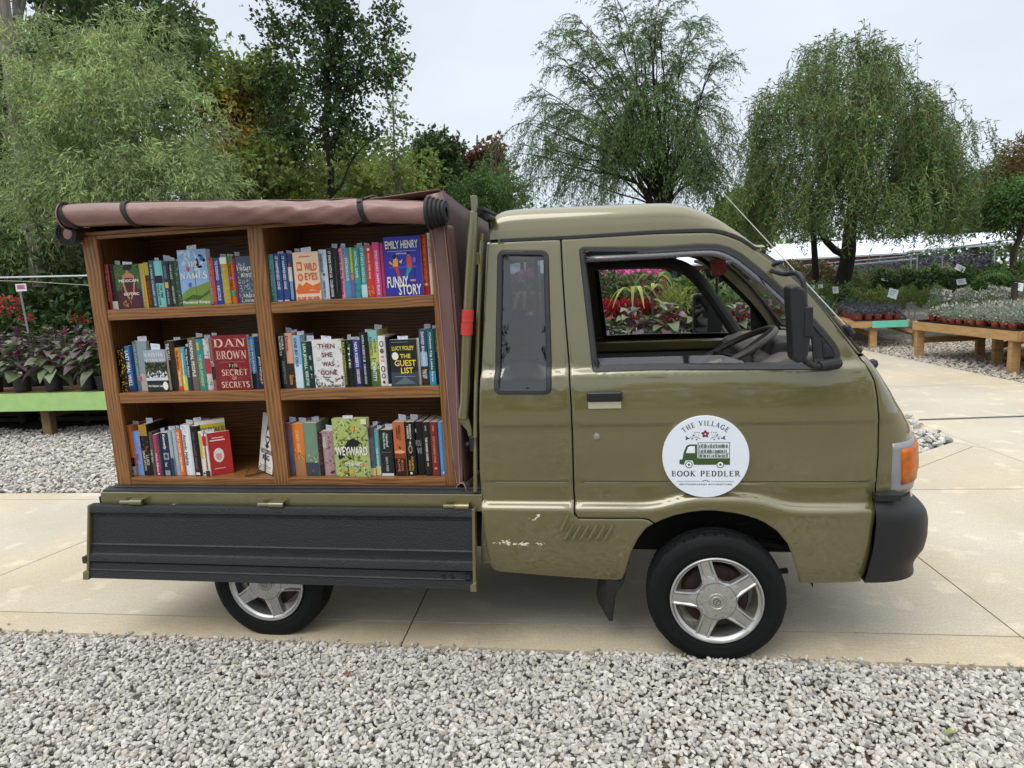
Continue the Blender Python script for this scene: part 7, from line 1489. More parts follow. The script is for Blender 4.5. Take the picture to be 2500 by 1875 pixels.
# weeping willow
def weeping(label, px0, Y):
    random.seed(9); b = Vector(gbase(px0, Y)); t = treelabel('weeping_willow', label, b); mb = MB(); f1 = at(2062, 600, Y)
    mb.tube([b, at(2057, 690, Y), at(2066, 650, Y), at(2072, 610, Y), at(2075, 560, Y), at(2085, 480, Y), at(2090, 380, Y), at(2085, 250, Y)], [.21, .165, .155, .15, .13, .11, .08, .03], 12)
    mb.tube([at(2072, 625, Y), at(2040, 612, Y), at(2018, 590, Y), at(1990, 540, Y), at(1950, 430, Y)], [.09, .075, .07, .06, .03], 8)
    mb.tube([at(1993, 720, Y+.6), at(1990, 640, Y+.6), at(1985, 560, Y+.5), at(1960, 450, Y)], [.08, .07, .06, .03], 8); mb.build('trunk', M_barkd, t)
    tiers = [] # (px, py of start, spread px, count)
    env = [(2090, 95, 90, 150), (2010, 110, 60, 110), (2160, 120, 60, 110), (2110, 170, 120, 260), (1990, 190, 70, 140), (2220, 210, 70, 150), (1935, 225, 50, 110), (2100, 250, 170, 320), (1880, 240, 35, 60), (2260, 260, 60, 120), (2000, 290, 150, 300), (2210, 300, 130, 280), (2270, 320, 60, 130), (1890, 340, 60, 160), (2365, 310, 24, 26), (2100, 350, 220, 420), (1900, 400, 80, 220), (2270, 390, 80, 240), (2325, 350, 35, 60), (2050, 420, 200, 420), (2230, 440, 110, 300), (1880, 460, 60, 170), (2320, 470, 36, 110), (2100, 480, 250, 420)]
    Q = []; DD = []; lb = MB(); yc = Y
    for (ex, ey, sp_, n) in env:
        for i in range(int(n*.50)):
            ang = random.uniform(0, 2*math.pi); rr_ = random.random()**.5; px = max(1842, ex+sp_*rr_*math.cos(ang)); frac = (px-2095)/300; dep = math.sqrt(max(.05, 1-min(1, frac*frac)))*2.7*min(1, .35+(ey-80)/260)
            yy = yc+random.choice([-1, -1, 1])*dep*random.uniform(.45, 1.0); p = at(px, ey+random.uniform(-14, 26), yy)
            if i % 8: p = cl_c+Vector((random.gauss(0, .16), random.gauss(0, .16), random.gauss(0, .05))); yy = p.y; px = cl_x
            else: cl_c = p; cl_x = px
            out = Vector((p.x-b.x, p.y-b.y, 0)); out = out.normalized() if out.length > .05 else Vector((1, 0, 0)); l = random.uniform(.5, 1.5); h = random.uniform(.12, .35)
            zmin = at(px, 560+45*random.random() if random.random() < .88 else 635, yy).z; l = min(l, max(.3, p.z-zmin)); a1 = random.uniform(0, 6); s0 = random.uniform(.03, .10)
            def fpt(u): 
                up_ = .22*math.sin(min(1, u*5)*math.pi)*(h*1.2)
                return p+out*h*(1-math.exp(-4*u))+Vector((s0*math.sin(a1+u*9), s0*math.cos(a1+u*7), up_-l*max(0, u-.06)))
            m_ = int(16+l*22)
            lb.tube([fpt(u) for u in (0, .1, .25, .5, .75, 1)], [.005, .004, .004, .003, .003, .002], 3, cap=False)
            for z in range(m_):
                u = (z+random.random())/m_; Q.append(fpt(u)); DD.append(Vector((random.gauss(0, .75), random.gauss(0, .75), -.6 if u > .12 else .2)))
    lb.build('branches', mat('twig', '#6e6a3a', .7), t); Q = np.array(Q); DD = np.array(DD); V, F = leaf_quads(Q, DD, .105*rng.uniform(.6, 1.3, len(Q)), .022*rng.uniform(.7, 1.3, len(Q))); quick_mesh('crown', V, F, L_weep, t)
weeping('large weeping willow trailing over the white roof', 2050, 13)
# distant woodland closing every gap along the horizon
P = []
def wood(x0, x1, Y, pyt, n, sd, bot=770):
    px = rng.uniform(x0, x1, n); top = np.interp(px, pyt[0], pyt[1])+12*np.sin(px*.03+sd)+8*np.sin(px*.11+sd*2); f = rng.random(n)**.8
    pts = [at(a, b, Y+c) for a, b, c in zip(px, top+(bot-top)*f, rng.uniform(-2, 2, n))]; return np.array([list(p) for p in pts])
W1 = np.concatenate([wood(-250, 1260, 21, ([-250, 480, 620, 700, 880, 1000, 1260], [150, 330, 330, 410, 410, 420, 420]), 9500, 1), wood(-2400, -250, 22, ([-2400, -250], [480, 300]), 6000, 5, 1000)])
W2 = wood(1200, 2750, 34, ([1200, 1800, 2400, 2750], [500, 545, 555, 540]), 5000, 2)
W3 = wood(-350, 760, 8.5, ([-350, 300, 760], [520, 580, 620]), 6500, 3, 870)
Q = np.concatenate([np.repeat(W1, 3, 0)+rng.normal(size=(len(W1)*3, 3))*.25, np.repeat(W2, 3, 0)+rng.normal(size=(len(W2)*3, 3))*.35])
V, F = leaf_quads(Q, rng.normal(size=Q.shape), .30*rng.uniform(.6, 1.3, len(Q)), .17); tag(quick_mesh('woodland', V, F, L_wood), 'dark woodland closing the gaps behind the trees', 'woodland', kind='stuff')
Q = np.repeat(W3, 5, 0)+rng.normal(size=(len(W3)*5, 3))*.18; V, F = leaf_quads(Q, rng.normal(size=Q.shape), .13*rng.uniform(.6, 1.3, len(Q)), .08); tag(quick_mesh('undergrowth', V, F, L_map), 'dark leafy undergrowth behind the left plant bench', 'undergrowth', kind='stuff')
P_ = np.stack([rng.uniform(-16, 16, 5200), -13-rng.random(5200)*2.5, rng.random(5200)**.8*4.2], 1); P_[:, 2] *= .75+.25*np.sin(P_[:, 0]*.9)+.12*np.sin(P_[:, 0]*2.3); V, F = leaf_quads(P_, rng.normal(size=P_.shape), .42*rng.uniform(.6, 1.3, len(P_)), .26); tag(quick_mesh('hedgerow', V, F, L_wood), 'leafy hedgerow across the drive, mirrored in the paint and glass', 'hedge', kind='stuff')
# ------------------------------------------------------------------ benches
M_lg = mat('lime_paint', '#a4ca7c', .6, var=.08, vscale=9); M_tim = mat('bench_timber', '#b4905f', .75, var=.2, vscale=5, bump=.3, bscale=30, aniso=(1, 1, 6)); M_timd = mat('bench_timber_old', '#7a6242', .85, var=.3, vscale=5, bump=.3)
M_mint = mat('mint_paint', '#6fcbb0', .6, var=.06); M_redp = mat('red_paint', '#c4432f', .6, var=.06); M_pot = mat('black_pot', '#25262a', .5, var=.15, vscale=9); M_opot = mat('terracotta_plastic', '#9c432c', .5, var=.15, vscale=14); M_tray = mat('black_tray', '#17171b', .45)
def bench(label, corners, z, bd, boards, legs, tim=M_tim, slats=True, edge_m=None):
    cx = sum(c[0] for c in corners)/4; cy = sum(c[1] for c in corners)/4; t = empty('plant_bench', (cx, cy, 0)); tag(t, label, 'bench')
    A, B_, C_, D_ = [Vector((*c, 0)) for c in corners]; q = MB(); n = 9
    for i in range(n):
        u0, u1 = (i+.06)/n, (i+.94)/n; a, b = A.lerp(D_, u0), B_.lerp(C_, u0); c, d = B_.lerp(C_, u1), A.lerp(D_, u1)
        q.add([(p.x, p.y, z) for p in (a, b, c, d)]+[(p.x, p.y, z-.025) for p in (a, b, c, d)], [(0, 1, 2, 3), (7, 6, 5, 4), (0, 4, 5, 1), (1, 5, 6, 2), (2, 6, 7, 3), (3, 7, 4, 0)])
    q.build('slat_top', tim, t)
    ring = [A, B_, C_, D_]
    for i in range(4):
        a, b = ring[i], ring[(i+1) % 4]; d = (b-a).normalized(); nrm = Vector((d.y, -d.x, 0))*.0225; q = MB(); m_ = boards.get(i, tim)
        q.add([tuple(p+o_+Vector((0, 0, h_))) for h_ in (z+.003, z-bd) for p, o_ in ((a, nrm), (b, nrm), (b, -nrm), (a, -nrm))], [(0, 1, 2, 3), (7, 6, 5, 4), (0, 4, 5, 1), (1, 5, 6, 2), (2, 6, 7, 3), (3, 7, 4, 0)]); q.build('edge_board', m_, t)
    for lx, ly in legs:
        q = MB(); q.box((lx-.055, ly-.045, -.03), (lx+.055, ly+.045, z-.03)); q.build('leg', tim, t, bevel=.004)
    for i in range(0, len(legs)-1, 2):
        q = MB(); a, b = Vector((*legs[i], z*.45)), Vector((*legs[i+1], z*.45)); q.tube([a, b], .045, 4); q.build('brace', tim, t)
    return t
zl_ = at(130, 960, 3.85).z; bdl = zl_-at(130, 1002, 3.85).z
bench('long low plant bench with a lime green edge board', [(-9.2, 3.85), (2.2, 3.85), (2.2, 5.6), (-9.2, 5.6)], zl_, bdl, {0: M_lg, 2: M_timd, 1: M_timd, 3: M_timd}, [(-6.3, 4.0), (-6.3, 5.1), (-7.4, 4.0), (-7.4, 5.1), (-4.4, 4.0), (-4.4, 5.1), (-2.2, 4.0), (-2.2, 5.1), (0, 4.0), (0, 5.1), (2, 4.0), (2, 5.1)], M_timd)
zA = at(2170, 783, 9.85).z
for i, (x_, w_, h_) in enumerate(((-8.4, 1.2, .3), (-7.0, 1.3, .34), (-5.6, 1.1, .30), (-4.2, 1.3, .34), (-3.0, .8, .3))):  # pallets under the lime bench, coloured dark to deepen the shade there
    q = MB()
    for k in range(4): q.box((x_, 4.55+k*.001, .03+k*h_/4), (x_+w_, 5.2, .03+k*h_/4+h_/4-.03))
    for xx in (x_+.04, x_+w_/2, x_+w_-.1): q.box((xx, 4.56, .0), (xx+.06, 5.19, h_))
    tag(q.build('pallet', mat('old_pallet', '#2e2823', .9, var=.3, vscale=6) if i == 0 else bpy.data.materials['old_pallet']), ['dark pallet stack under the lime bench at the far left', 'dark pallet stack under the lime bench by its leg', 'dark pallet stack under the lime bench beside the bookcase', 'dark pallet stack hidden behind the tailgate', 'small dark pallet stack behind the truck bed'][i], 'pallet')
bench('timber plant bench with a mint green edge board', [(4.02, 9.85), (at(2217, 790, 9.85).x, 9.85), (5.6, 13.2), (4.4, 13.4)], zA, .10, {}, [(4.44, 9.93), (4.7, 12.9), (5.15, 9.95), (5.4, 12.8)])
a, b = at(2130, 784, 9.82), at(2217, 780, 9.82); q = MB(); q.box((a.x, 9.815, zA-.11), (b.x, 9.828, zA+.004)); q.build('edge_board', M_mint, bpy.data.objects['plant_bench.001'])
zB = at(2225, 786, 8.68).z
bench('large timber plant bench beside the concrete path', [(5.05, 6.72), (4.62, 8.72), (7.4, 9.4), (8.1, 7.1)], zB, .12, {}, [(4.70, 8.70), (5.6, 8.8), (5.08, 6.86), (6.9, 7.2), (6.9, 9.1), (5.3, 7.7)])
bench('timber plant bench with a red edge board at the right edge', [(5.5, 4.6), (5.06, 6.60), (7.9, 6.95), (8.5, 4.9)], zB-.005, .12, {0: M_redp}, [(5.13, 6.52), (5.5, 4.8), (6.9, 6.6), (6.9, 5.0)])
# ------------------------------------------------------------------ potted plants
L_amar = leafmat('leaf_amaranth', '#6a7558', .3, .04, .2, vs=9, var=.3); L_purp = leafmat('leaf_purple', '#62545c', .3, .05, .2, vs=9); L_grn = leafmat('leaf_green', '#5f7a3c', .3, .04, .3, vs=8); L_cole = leafmat('leaf_coleus', '#57303a', .3, .04, .25, vs=9); L_chart = leafmat('leaf_chartreuse', '#8a9650', .3, .03, .35, vs=9)
F_red = leafmat('flower_red', '#9c1428', .3, .02, .3); F_pink = leafmat('flower_pink', '#d673ab', .35, .03, .35); F_mag = leafmat('flower_magenta', '#a3245c', .3, .02, .3); F_yel = leafmat('flower_yellow', '#e0b32a', .25, .03, .3); F_whi = leafmat('flower_white', '#d9d4c8', .15, .02, .3); L_dust = leafmat('leaf_dusty', '#8c9484', .25, .03, .2, vs=6); L_pdk = leafmat('leaf_purple_grey', '#5f6068', .3, .04, .2, vs=6); F_cor = leafmat('flower_coral', '#cf4a4c', .3, .02, .3)
def big_leaves(P, D, L, W, curl=.5):
    """broad leaves, 4 segments long x 2 wide, folded along the midrib and arching down"""
    V = []; F = []; prof = (0.12, .8, 1.0, .62, .04)
    for p, d, l, w_ in zip(P, D, L, W):
        p = Vector(p); d = Vector(d).normalized(); s = d.cross(Vector((0, 0, 1)));  s = s.normalized() if s.length > .05 else Vector((1, 0, 0)); s = (s+Vector((random.gauss(0, .25), random.gauss(0, .25), random.gauss(0, .25)))).normalized(); n_ = s.cross(d); k = len(V); c_ = curl*random.uniform(.4, 1.5)
        wv = random.uniform(-.3, .3)
        for j, f in enumerate(prof):
            u = j/4; q = p+d*l*u*(1-.15*c_*u)-Vector((0, 0, 1))*c_*l*u*u*.6; e_ = n_*w_*.16*f*(1+wv*math.sin(j*2.1)); V += [tuple(q+s*w_*.5*f+e_), tuple(q), tuple(q-s*w_*.5*f+e_)]
        for j in range(4):
            for m_ in (0, 1): F.append((k+3*j+m_, k+3*j+m_+1, k+3*j+m_+4, k+3*j+m_+3))
    return V, F
def pot_mb(r, h, M=Matrix()):
    mb = MB(); Mx = M @ Matrix.Rotation(R(90), 4, 'X') 
    mb.lathe([(0, 0), (r*.76, 0), (r*.8, .004), (r*.97, h*.86), (r*1.04, h*.87), (r*1.06, h), (r*.97, h), (r*.93, h*.88), (0, h*.88)], Mx, 20); return mb
SOIL = mat('potting_soil', '#2c231b', .95, var=.3, vscale=60)
def leafy_plant(name, label, cat, base, pot, nl, hgt, spread, L, W, mats, split=.5, flower=None, group=None, stem=True, curl=.6, seed=0):
    """pot, stem whorls of broad leaves, optional flower head: every piece a child of the plant"""
    random.seed(seed); t = empty(name, base); tag(t, label, cat, group); base = Vector(base); r, h, pm = pot if pot else (0, 0, None)
    if pot: pot_mb(r, h, Matrix.Translation(base)).build('pot', pm, t); q = MB(); q.lathe([(0, 0), (r*.93, 0)], Matrix.Translation(base+Vector((0, 0, h*.9))) @ Matrix.Rotation(R(90), 4, 'X'), 16); q.build('soil', SOIL, t)
    P = []; D = []; LL = []; WW = []
    nst = max(1, nl//18); 
    for i in range(nl):
        u = (i+.5)/nl; z = base.z+h+hgt*(.08+.85*u**.9); a = i*2.4+random.uniform(-.4, .4); o_ = (random.random()**.6)*spread*(.25 if u > .8 else .5)*(1-.5*u)
        d = Vector((math.cos(a), math.sin(a), .15+.9*u*u+random.uniform(-.2, .3))); P.append((base.x+math.cos(a)*o_, base.y+math.sin(a)*o_, z)); D.append(d); s = (1-.45*u)*random.uniform(.75, 1.2); LL.append(L*s); WW.append(W*s)
    ids = [i for i in range(nl)]; 
    for mi_, m_ in enumerate(mats):
        sel = [i for i in ids if (i*7 % 10)/10 < split] if mi_ == 0 else [i for i in ids if (i*7 % 10)/10 >= split]
        if not sel: continue
        V, F = big_leaves([P[i] for i in sel], [D[i] for i in sel], [LL[i] for i in sel], [WW[i] for i in sel], curl); q = MB(); q.add(V, F, 0, True); q.build('foliage', m_, t, angle=80)
    q = MB(); q.tube([base+Vector((0, 0, h*.9)), base+Vector((.005, .005, h+hgt*.5)), base+Vector((0, 0, h+hgt*.9))], [.008, .007, .004], 6)
    for i in range(0, nl, 3): q.tube([Vector((base.x, base.y, P[i][2]-.02)), Vector(P[i])], [.003, .002], 4, cap=False)
    q.build('stem', mat('red_stem', '#5a1f2c', .6) if 'red_stem' not in bpy.data.materials else bpy.data.materials['red_stem'], t)
    if flower:
        fm, fn, fr, fl = flower; Q = np.array([base.x, base.y, base.z+h+hgt*fl])+rng.normal(size=(fn, 3))*np.array([fr, fr, fr*.6]); Dv = rng.normal(size=Q.shape)*.6+np.array([0, 0, .6]); V, F = leaf_quads(Q, Dv, .045*rng.uniform(.6, 1.3, fn), .028); quick_mesh('flower', V, F, fm, t)
    return t
# left bench: a front row of celosia in black pots and two rows behind
look = ['with a white tag in its pot', 'with the tallest red centre', 'with a magenta bloom', 'in the pot next to the bookcase', 'cut by the left edge']
for i, px in enumerate((58, 135, 218, 262, -12)):
    p = at(px, 955, 4.02); leafy_plant('potted_plant', f'purple green celosia {look[i]} on the lime bench', 'plant', (p.x, 4.02, zl_+.002), (.098 if i != 3 else .11, .17, M_pot), 52, .44, .2, .24, .15, [L_amar, L_purp], .6, (F_mag, 60, .035, .75 if i != 1 else .5) if i != 0 else (F_mag, 26, .03, .6), 'celosia pots on the lime bench', seed=40+i, curl=.85)
p = at(41, 912, 4.0-.1); q = MB(); q.box((p.x-.02, 3.93, p.z-.02), (p.x+.035, 3.935, p.z+.015)); tag(q.build('plant_tag', cmat('#e4e4e0')), 'white plant tag in the first celosia pot', 'tag')
for r_, yy in enumerate((4.45, 4.95)):
    for i in range(9):
        x = -7.7+i*.44+r_*.2; leafy_plant('potted_plant', ['grey purple celosia in the second row of the lime bench', 'greyish celosia in the back row of the lime bench'][r_], 'plant', (x, yy, zl_+.002), (.095, .17, M_pot), 48, .50+.04*r_, .22, .20, .115, [L_amar, L_purp], .5, (F_mag, 16, .03, .9) if i % 3 == 0 else None, 'celosia pots on the lime bench, row '+['two', 'three'][r_], seed=60+i+20*r_)
# hanging begonia, sign card on a pole, rails
def flower_cloud(name, label, cat, c, rad, nf, fm, nlv, lm, fl=.05, fw=.045, group=None):
    t = empty(name, c); tag(t, label, cat, group); Q, U = blobs_sample([(c[0], c[1], c[2], *rad)], nf, .3); V, F = leaf_quads(Q, U+rng.normal(size=Q.shape)*.8, fl*rng.uniform(.6, 1.2, nf), fw); quick_mesh('flowers', V, F, fm, t)
    Q, U = blobs_sample([(c[0], c[1], c[2]-.02, *rad)], nlv, .4); V, F = leaf_quads(Q, U+rng.normal(size=Q.shape), .06*rng.uniform(.6, 1.2, nlv), .03); quick_mesh('foliage', V, F, lm, t); return t
flower_cloud('hanging_basket', 'coral red begonia hanging at the left edge', 'flowers', px3(20, 745, 4.9), (.19, .14, .12), 170, F_cor, 260, L_map)
flower_cloud('flowers', 'small coral flowers beside the sign pole', 'flowers', px3(62, 775, 5.0), (.08, .08, .06), 26, F_cor, 40, L_map)
flower_cloud('flowers', 'small red flowers left of the bookcase side', 'flowers', px3(195, 778, 5.4), (.14, .1, .04), 40, F_red, 60, L_map)
q = MB(); a, b = px3(70, 815, 4.7), px3(47, 700, 4.7); q.tube([a, b], .012, 8); sp_ = q.build('sign_pole', mat('galvanised', '#8d9190', .4, metal=.6)); tag(sp_, 'thin galvanised pole carrying a small price card', 'pole')
q = MB(); c = at(52, 702, 4.66); q.box((c.x-.075, 4.655, c.z-.045), (c.x+.075, 4.66, c.z+.045)); cd_ = q.build('price_card', cmat('#e2e0de')); tag(cd_, 'small white card printed pink on the pole', 'sign')
q = MB(); q.add([(c.x-.058, 4.653, c.z-.02), (c.x+.058, 4.653, c.z-.02), (c.x+.058, 4.653, c.z+.032), (c.x-.058, 4.653, c.z+.032)], [(0, 1, 2, 3)]); q.build('print', cmat('#c77f9e'), cd_)
q = MB()
for k in range(4): q.add([(c.x-.045, 4.652, c.z-.014+k*.012), (c.x+.04-.01*(k % 2), 4.652, c.z-.014+k*.012), (c.x+.04-.01*(k % 2), 4.652, c.z-.009+k*.012), (c.x-.045, 4.652, c.z-.009+k*.012)], [(0, 1, 2, 3)])
q.build('print_lines', cmat('#7a3050'), cd_)
q = MB(); q.tube([px3(-60, 679, 5.3), px3(240, 672.5, 5.3)], .011, 8); tag(q.build('water_pipe', cmat('#c9ccd2')), 'pale pipe stretched above the left bench', 'pipe'); q = MB(); q.tube([px3(-60, 684, 5.5), px3(65, 687, 5.5), px3(240, 698, 5.5)], .005, 6); tag(q.build('water_pipe', cmat('#a9ab96')), 'thin wire stretched below the pale pipe', 'wire')
# plants seen through the cab
def WP(px, Y): return (at(px, 760, Y).x, Y)
cole = [(1450, 4.0), (1540, 3.98), (1630, 4.0), (1720, 3.98), (1800, 4.02), (1880, 4.0), (1370, 4.0)]
wh = ['left in the window view', 'left of the middle in the window view', 'in the middle of the window view', 'with a dark red heart in the window view', 'right in the window view', 'behind the steering wheel', 'behind the rear cab pillar']
for i, (px, Y) in enumerate(cole):
    x, _ = WP(px, Y); leafy_plant('potted_plant', 'large leaved purple grey celosia '+wh[i], 'plant', (x, Y, zl_+.002), (.11, .17, M_pot), 60, .47+.03*(i % 3), .34, .27, .15, [L_amar, L_purp], .55, (F_red, 60, .05, .75), 'celosia pots behind the cab', seed=90+i, curl=.9)
for i in range(7): # red celosia spikes
    x, _ = WP(1440+i*22, 4.75); z = at(1450, 760, 4.75).z; t = empty('potted_plant', (x, 4.75, zl_)); tag(t, 'scarlet plume celosia in a row, seen through the cab window', 'plant', 'scarlet celosia behind the cab')
    pot_mb(.09, .16, Matrix.Translation((x, 4.75, zl_))).build('pot', M_pot, t); Q = np.array([x, 4.75, z])+rng.normal(size=(220, 3))*np.array([.08, .1, .035]); V, F = leaf_quads(Q, rng.normal(size=Q.shape)*.35+np.array([0, 0, 1]), .07, .02); quick_mesh('flower', V, F, F_red, t)
    Q = np.array([x, 4.75, z-.12])+rng.normal(size=(90, 3))*np.array([.08, .1, .06]); V, F = leaf_quads(Q, rng.normal(size=Q.shape)+np.array([0, 0, .5]), .1, .03); quick_mesh('foliage', V, F, L_grn, t)
for i in range(3): 
    c = px3(1445+i*20, 737, 5.1); flower_cloud('flowers', 'yellow marigolds above the scarlet celosia', 'flowers', c, (.09, .1, .035), 90, F_yel, 60, L_grn, group='yellow marigolds behind the cab')
flower_cloud('hanging_basket', 'bright pink petunias hanging behind the cab window', 'flowers', px3(1545, 668, 5.6), (.30, .25, .13), 620, F_pink, 300, L_grn, .06, .055); flower_cloud('hanging_basket', 'paler pink petunias hanging left of the bright ones', 'flowers', px3(1480, 672, 5.7), (.16, .2, .12), 260, leafmat('flower_rose', '#d98aa8', .3), 120, L_grn, .055, .05); flower_cloud('hanging_basket', 'magenta flowers hanging behind the rear window pillar', 'flowers', px3(1440, 718, 5.5), (.13, .2, .22), 240, F_mag, 300, L_cole, .05, .045)
flower_cloud('hanging_basket', 'dark red flowers at the rear corner of the window view', 'flowers', px3(1415, 668, 5.9), (.2, .2, .1), 160, leafmat('flower_dark', '#8a3038', .3), 260, L_map, .05, .045)
for i, (px, py, Y, m_, n_l, lb) in enumerate([(1600, 715, 4.7, L_cole, 90, 'tall dark maroon coleus'), (1655, 735, 4.9, L_cole, 70, 'low dark maroon coleus'), (1565, 742, 4.85, L_cole, 60, 'small dark maroon coleus left of the tall one')]):
    c = at(px, py+60, Y); leafy_plant('potted_plant', lb+' seen through the cab window', 'plant', (c.x, Y, zl_+.002), (.11, .17, M_pot), n_l, max(.2, at(px, py-40, Y).z-zl_-.17), .26, .085, .06, [m_, L_brn], .8, None, None, seed=120+i, curl=.4)
def strap_plant(label, c, n, L, W, m, seed): # long arching leaves
    random.seed(seed); t = empty('potted_plant', (c[0], c[1], zl_)); tag(t, label, 'plant'); V = []; F = []
    for i in range(n):
        a = random.uniform(0, 6.28); l = L*random.uniform(.6, 1.1); d = Vector((math.cos(a), math.sin(a), 0)); s = Vector((-d.y, d.x, 0)); k = len(V)
        for j in range(8):
            u = j/7; p = Vector(c)+d*l*.62*u+Vector((0, 0, l*(.95*u-1.15*u*u))); ww = W*.5*math.sin(math.pi*min(.97, u*.85+.12)); V += [tuple(p+s*ww+Vector((0, 0, ww*.4))), tuple(p-s*ww+Vector((0, 0, ww*.4)))]
        for j in range(7): F.append((k+2*j, k+2*j+1, k+2*j+3, k+2*j+2))
    q = MB(); q.add(V, F, 0, True); q.build('foliage', m, t); q = MB(); q.tube([(c[0], c[1], zl_), c], .015, 6); q.build('stem', M_bark, t)
strap_plant('lime green arching maize like leaves seen through the cab window', px3(1548, 725, 4.5), 8, .5, .045, L_chart, 5); strap_plant('single drooping lime leaf tuft right of the maroon coleus', px3(1592, 712, 4.55), 5, .36, .04, L_chart, 8)
t = strap_plant('upright broad pale green canna leaf behind the coleus', px3(1604, 690, 5.0), 5, .5, .07, L_grn, 9)
for i, (px, py) in enumerate(((1648, 727), (1630, 742), (1668, 740))):
    c = px3(px, py, 4.6); t = empty('potted_plant', (c[0], c[1], zl_)); tag(t, ['large', 'left hand', 'right hand'][i]+' yellow green spurge rosette seen through the cab', 'plant'); Q = np.array(c)+rng.normal(size=(130, 3))*.05; V, F = leaf_quads(Q, Q-np.array(c)+rng.normal(size=Q.shape)*.03+np.array([0, 0, .03]), .08, .016); quick_mesh('foliage', V, F, L_chart, t); q = MB(); q.tube([(c[0], c[1], zl_), c], .01, 6); q.build('stem', M_bark, t)
for i, (px, py, m_, r_) in enumerate(((1690, 700, L_grn, .2), (1720, 720, L_mid, .22), (1500, 745, L_grn, .2), (1620, 765, L_grn, .25), (1700, 760, L_brn, .18), (1475, 700, L_map, .25), (1560, 705, L_mid, .25), (1850, 760, L_mid, .3), (1920, 740, L_wood, .35), (1790, 740, L_mid, .25))):
    c = px3(px, py, 5.15); t = empty('shrub', (c[0], c[1], zl_)); tag(t, ['leafy green plant by the far door mirror', 'bushy green plant at the far windshield pillar', 'green plant between the scarlet row and the maize leaves', 'green foliage below the maroon coleus', 'brownish green plant left of the far mirror', 'dark foliage under the rose petunias', 'green foliage under the bright pink petunias', 'green shrub seen through the windshield', 'dark shrub seen at the windshield base', 'green shrub behind the far mirror'][i], 'plant')
    Q, U = blobs_sample([(c[0], c[1], c[2]-.05, r_, .2, r_*.9)], 520, .35); V, F = leaf_quads(Q, U+rng.normal(size=Q.shape)*.7, .085*rng.uniform(.6, 1.3, len(Q)), .035); quick_mesh('foliage', V, F, m_, t); q = MB(); q.tube([(c[0], c[1], zl_), (c[0], c[1], c[2])], .02, 6); q.build('stem', M_bark, t)
# ornamental grasses by the path
Q = []; t0 = []
for i in range(26):
    px = rng.uniform(1790, 2010); Y = rng.uniform(8.8, 11.2); c = at(px, 830, Y); t0.append((c.x, Y))
for i, (x, Y) in enumerate(t0[:14]): tag(tuft('ornamental_grass', (x, Y, 0), 46, .9, .012, [leafmat('grass_blade', '#8d9a5c', .3, .03), leafmat('grass_straw', '#a3966a', .3, .02)][i % 2], None, .75), 'pale clump of ornamental grass beyond the windshield', 'grass', 'ornamental grasses beyond the windshield')
for i, (x, Y) in enumerate(t0[14:22]):
    c = (x, Y+.5, .9); Qq, U = blobs_sample([(x, Y+.5, .75, .45, .4, .55)], 900, .4); V, F = leaf_quads(Qq, rng.normal(size=Qq.shape)+np.array([0, 0, .6]), .07, .02); o = quick_mesh('seed_shrub', V, F, leafmat('seed_heads', '#6b6740', .4, .05)); tag(o, 'brown green seeding shrub beyond the windshield', 'shrub', 'seeding shrubs beyond the windshield')
# ------------------------------------------------------------------ right-hand nursery
def proto_pot(kind, potm, r, h, m, n, rad, L, W, fm=None):
    t = empty('potted_plant', (0, 0, -50)); pot_mb(r, h, Matrix.Translation((0, 0, -50))).build('pot', potm, t)
    Q, U = blobs_sample([(0, 0, -50+h+rad[2]*.7, *rad)], n, .4); V, F = leaf_quads(Q, U+rng.normal(size=Q.shape)*.5+np.array([0, 0, .3]), L*rng.uniform(.6, 1.2, n), W); mi = None; ms = [m]
    if fm: ms.append(fm); mi = (rng.random(n) < .25).astype(int)
    quick_mesh('foliage', V, F, ms, t, mi=mi); return t
def dup(root, loc, rz, label, cat, group, s=1):
    r = root.copy(); col.objects.link(r); r.location = loc; r.rotation_euler = (0, 0, rz); r.scale = (s, s, s); tag(r, label, cat, group)
    for ch in root.children: c = ch.copy(); col.objects.link(c); c.parent = r
    return r
def kill(root):
    for ch in list(root.children): bpy.data.objects.remove(ch)
    bpy.data.objects.remove(root)
pa = proto_pot('a', M_opot, .068, .10, L_pdk, 130, (.09, .09, .06), .06, .02); pb = proto_pot('b', M_opot, .055, .08, L_dust, 230, (.105, .105, .05), .036, .018); pc = proto_pot('c', M_opot, .068, .09, L_dust, 150, (.10, .10, .06), .05, .022, F_whi)
z_ = zA+.012
for r_ in range(9):
    for i in range(8):
        x = 4.22+i*.155+r_*.02; y = 9.97+r_*.17
        if x > at(2217, 790, 9.85).x+.02: continue
        dup(pa, (x+random.uniform(-.01, .01), y, z_), random.random()*6, 'dark purple bedding plant in an orange pot on the mint edged bench', 'plant', 'purple bedding plants on the mint edged bench', random.uniform(.9, 1.1))
def inb(u, v): A_, B2, C2, D2 = [Vector((*c, 0)) for c in [(5.05, 6.72), (4.62, 8.72), (7.4, 9.4), (8.1, 7.1)]]; return A_.lerp(B2, u).lerp(D2.lerp(C2, u), v)
for i in range(15):
    for j in range(15):
        p = inb((i+.5)/15, (j+.45)/16); k = (i < 9)
        if (i in (1, 3, 5, 8) and j == 0) or j > 0 or random.random() < .5:
            dup(pb if i < 11 else pc, (p.x+random.uniform(-.02, .02), p.y+random.uniform(-.02, .02), zB+.012), random.random()*6, 'silver grey bedding plant on the large timber bench' if i < 11 else 'white flowered bedding plant at the back of the large bench', 'plant', 'silver bedding plants on the large bench' if i < 11 else 'white bedding plants on the large bench', random.uniform(.9, 1.25))
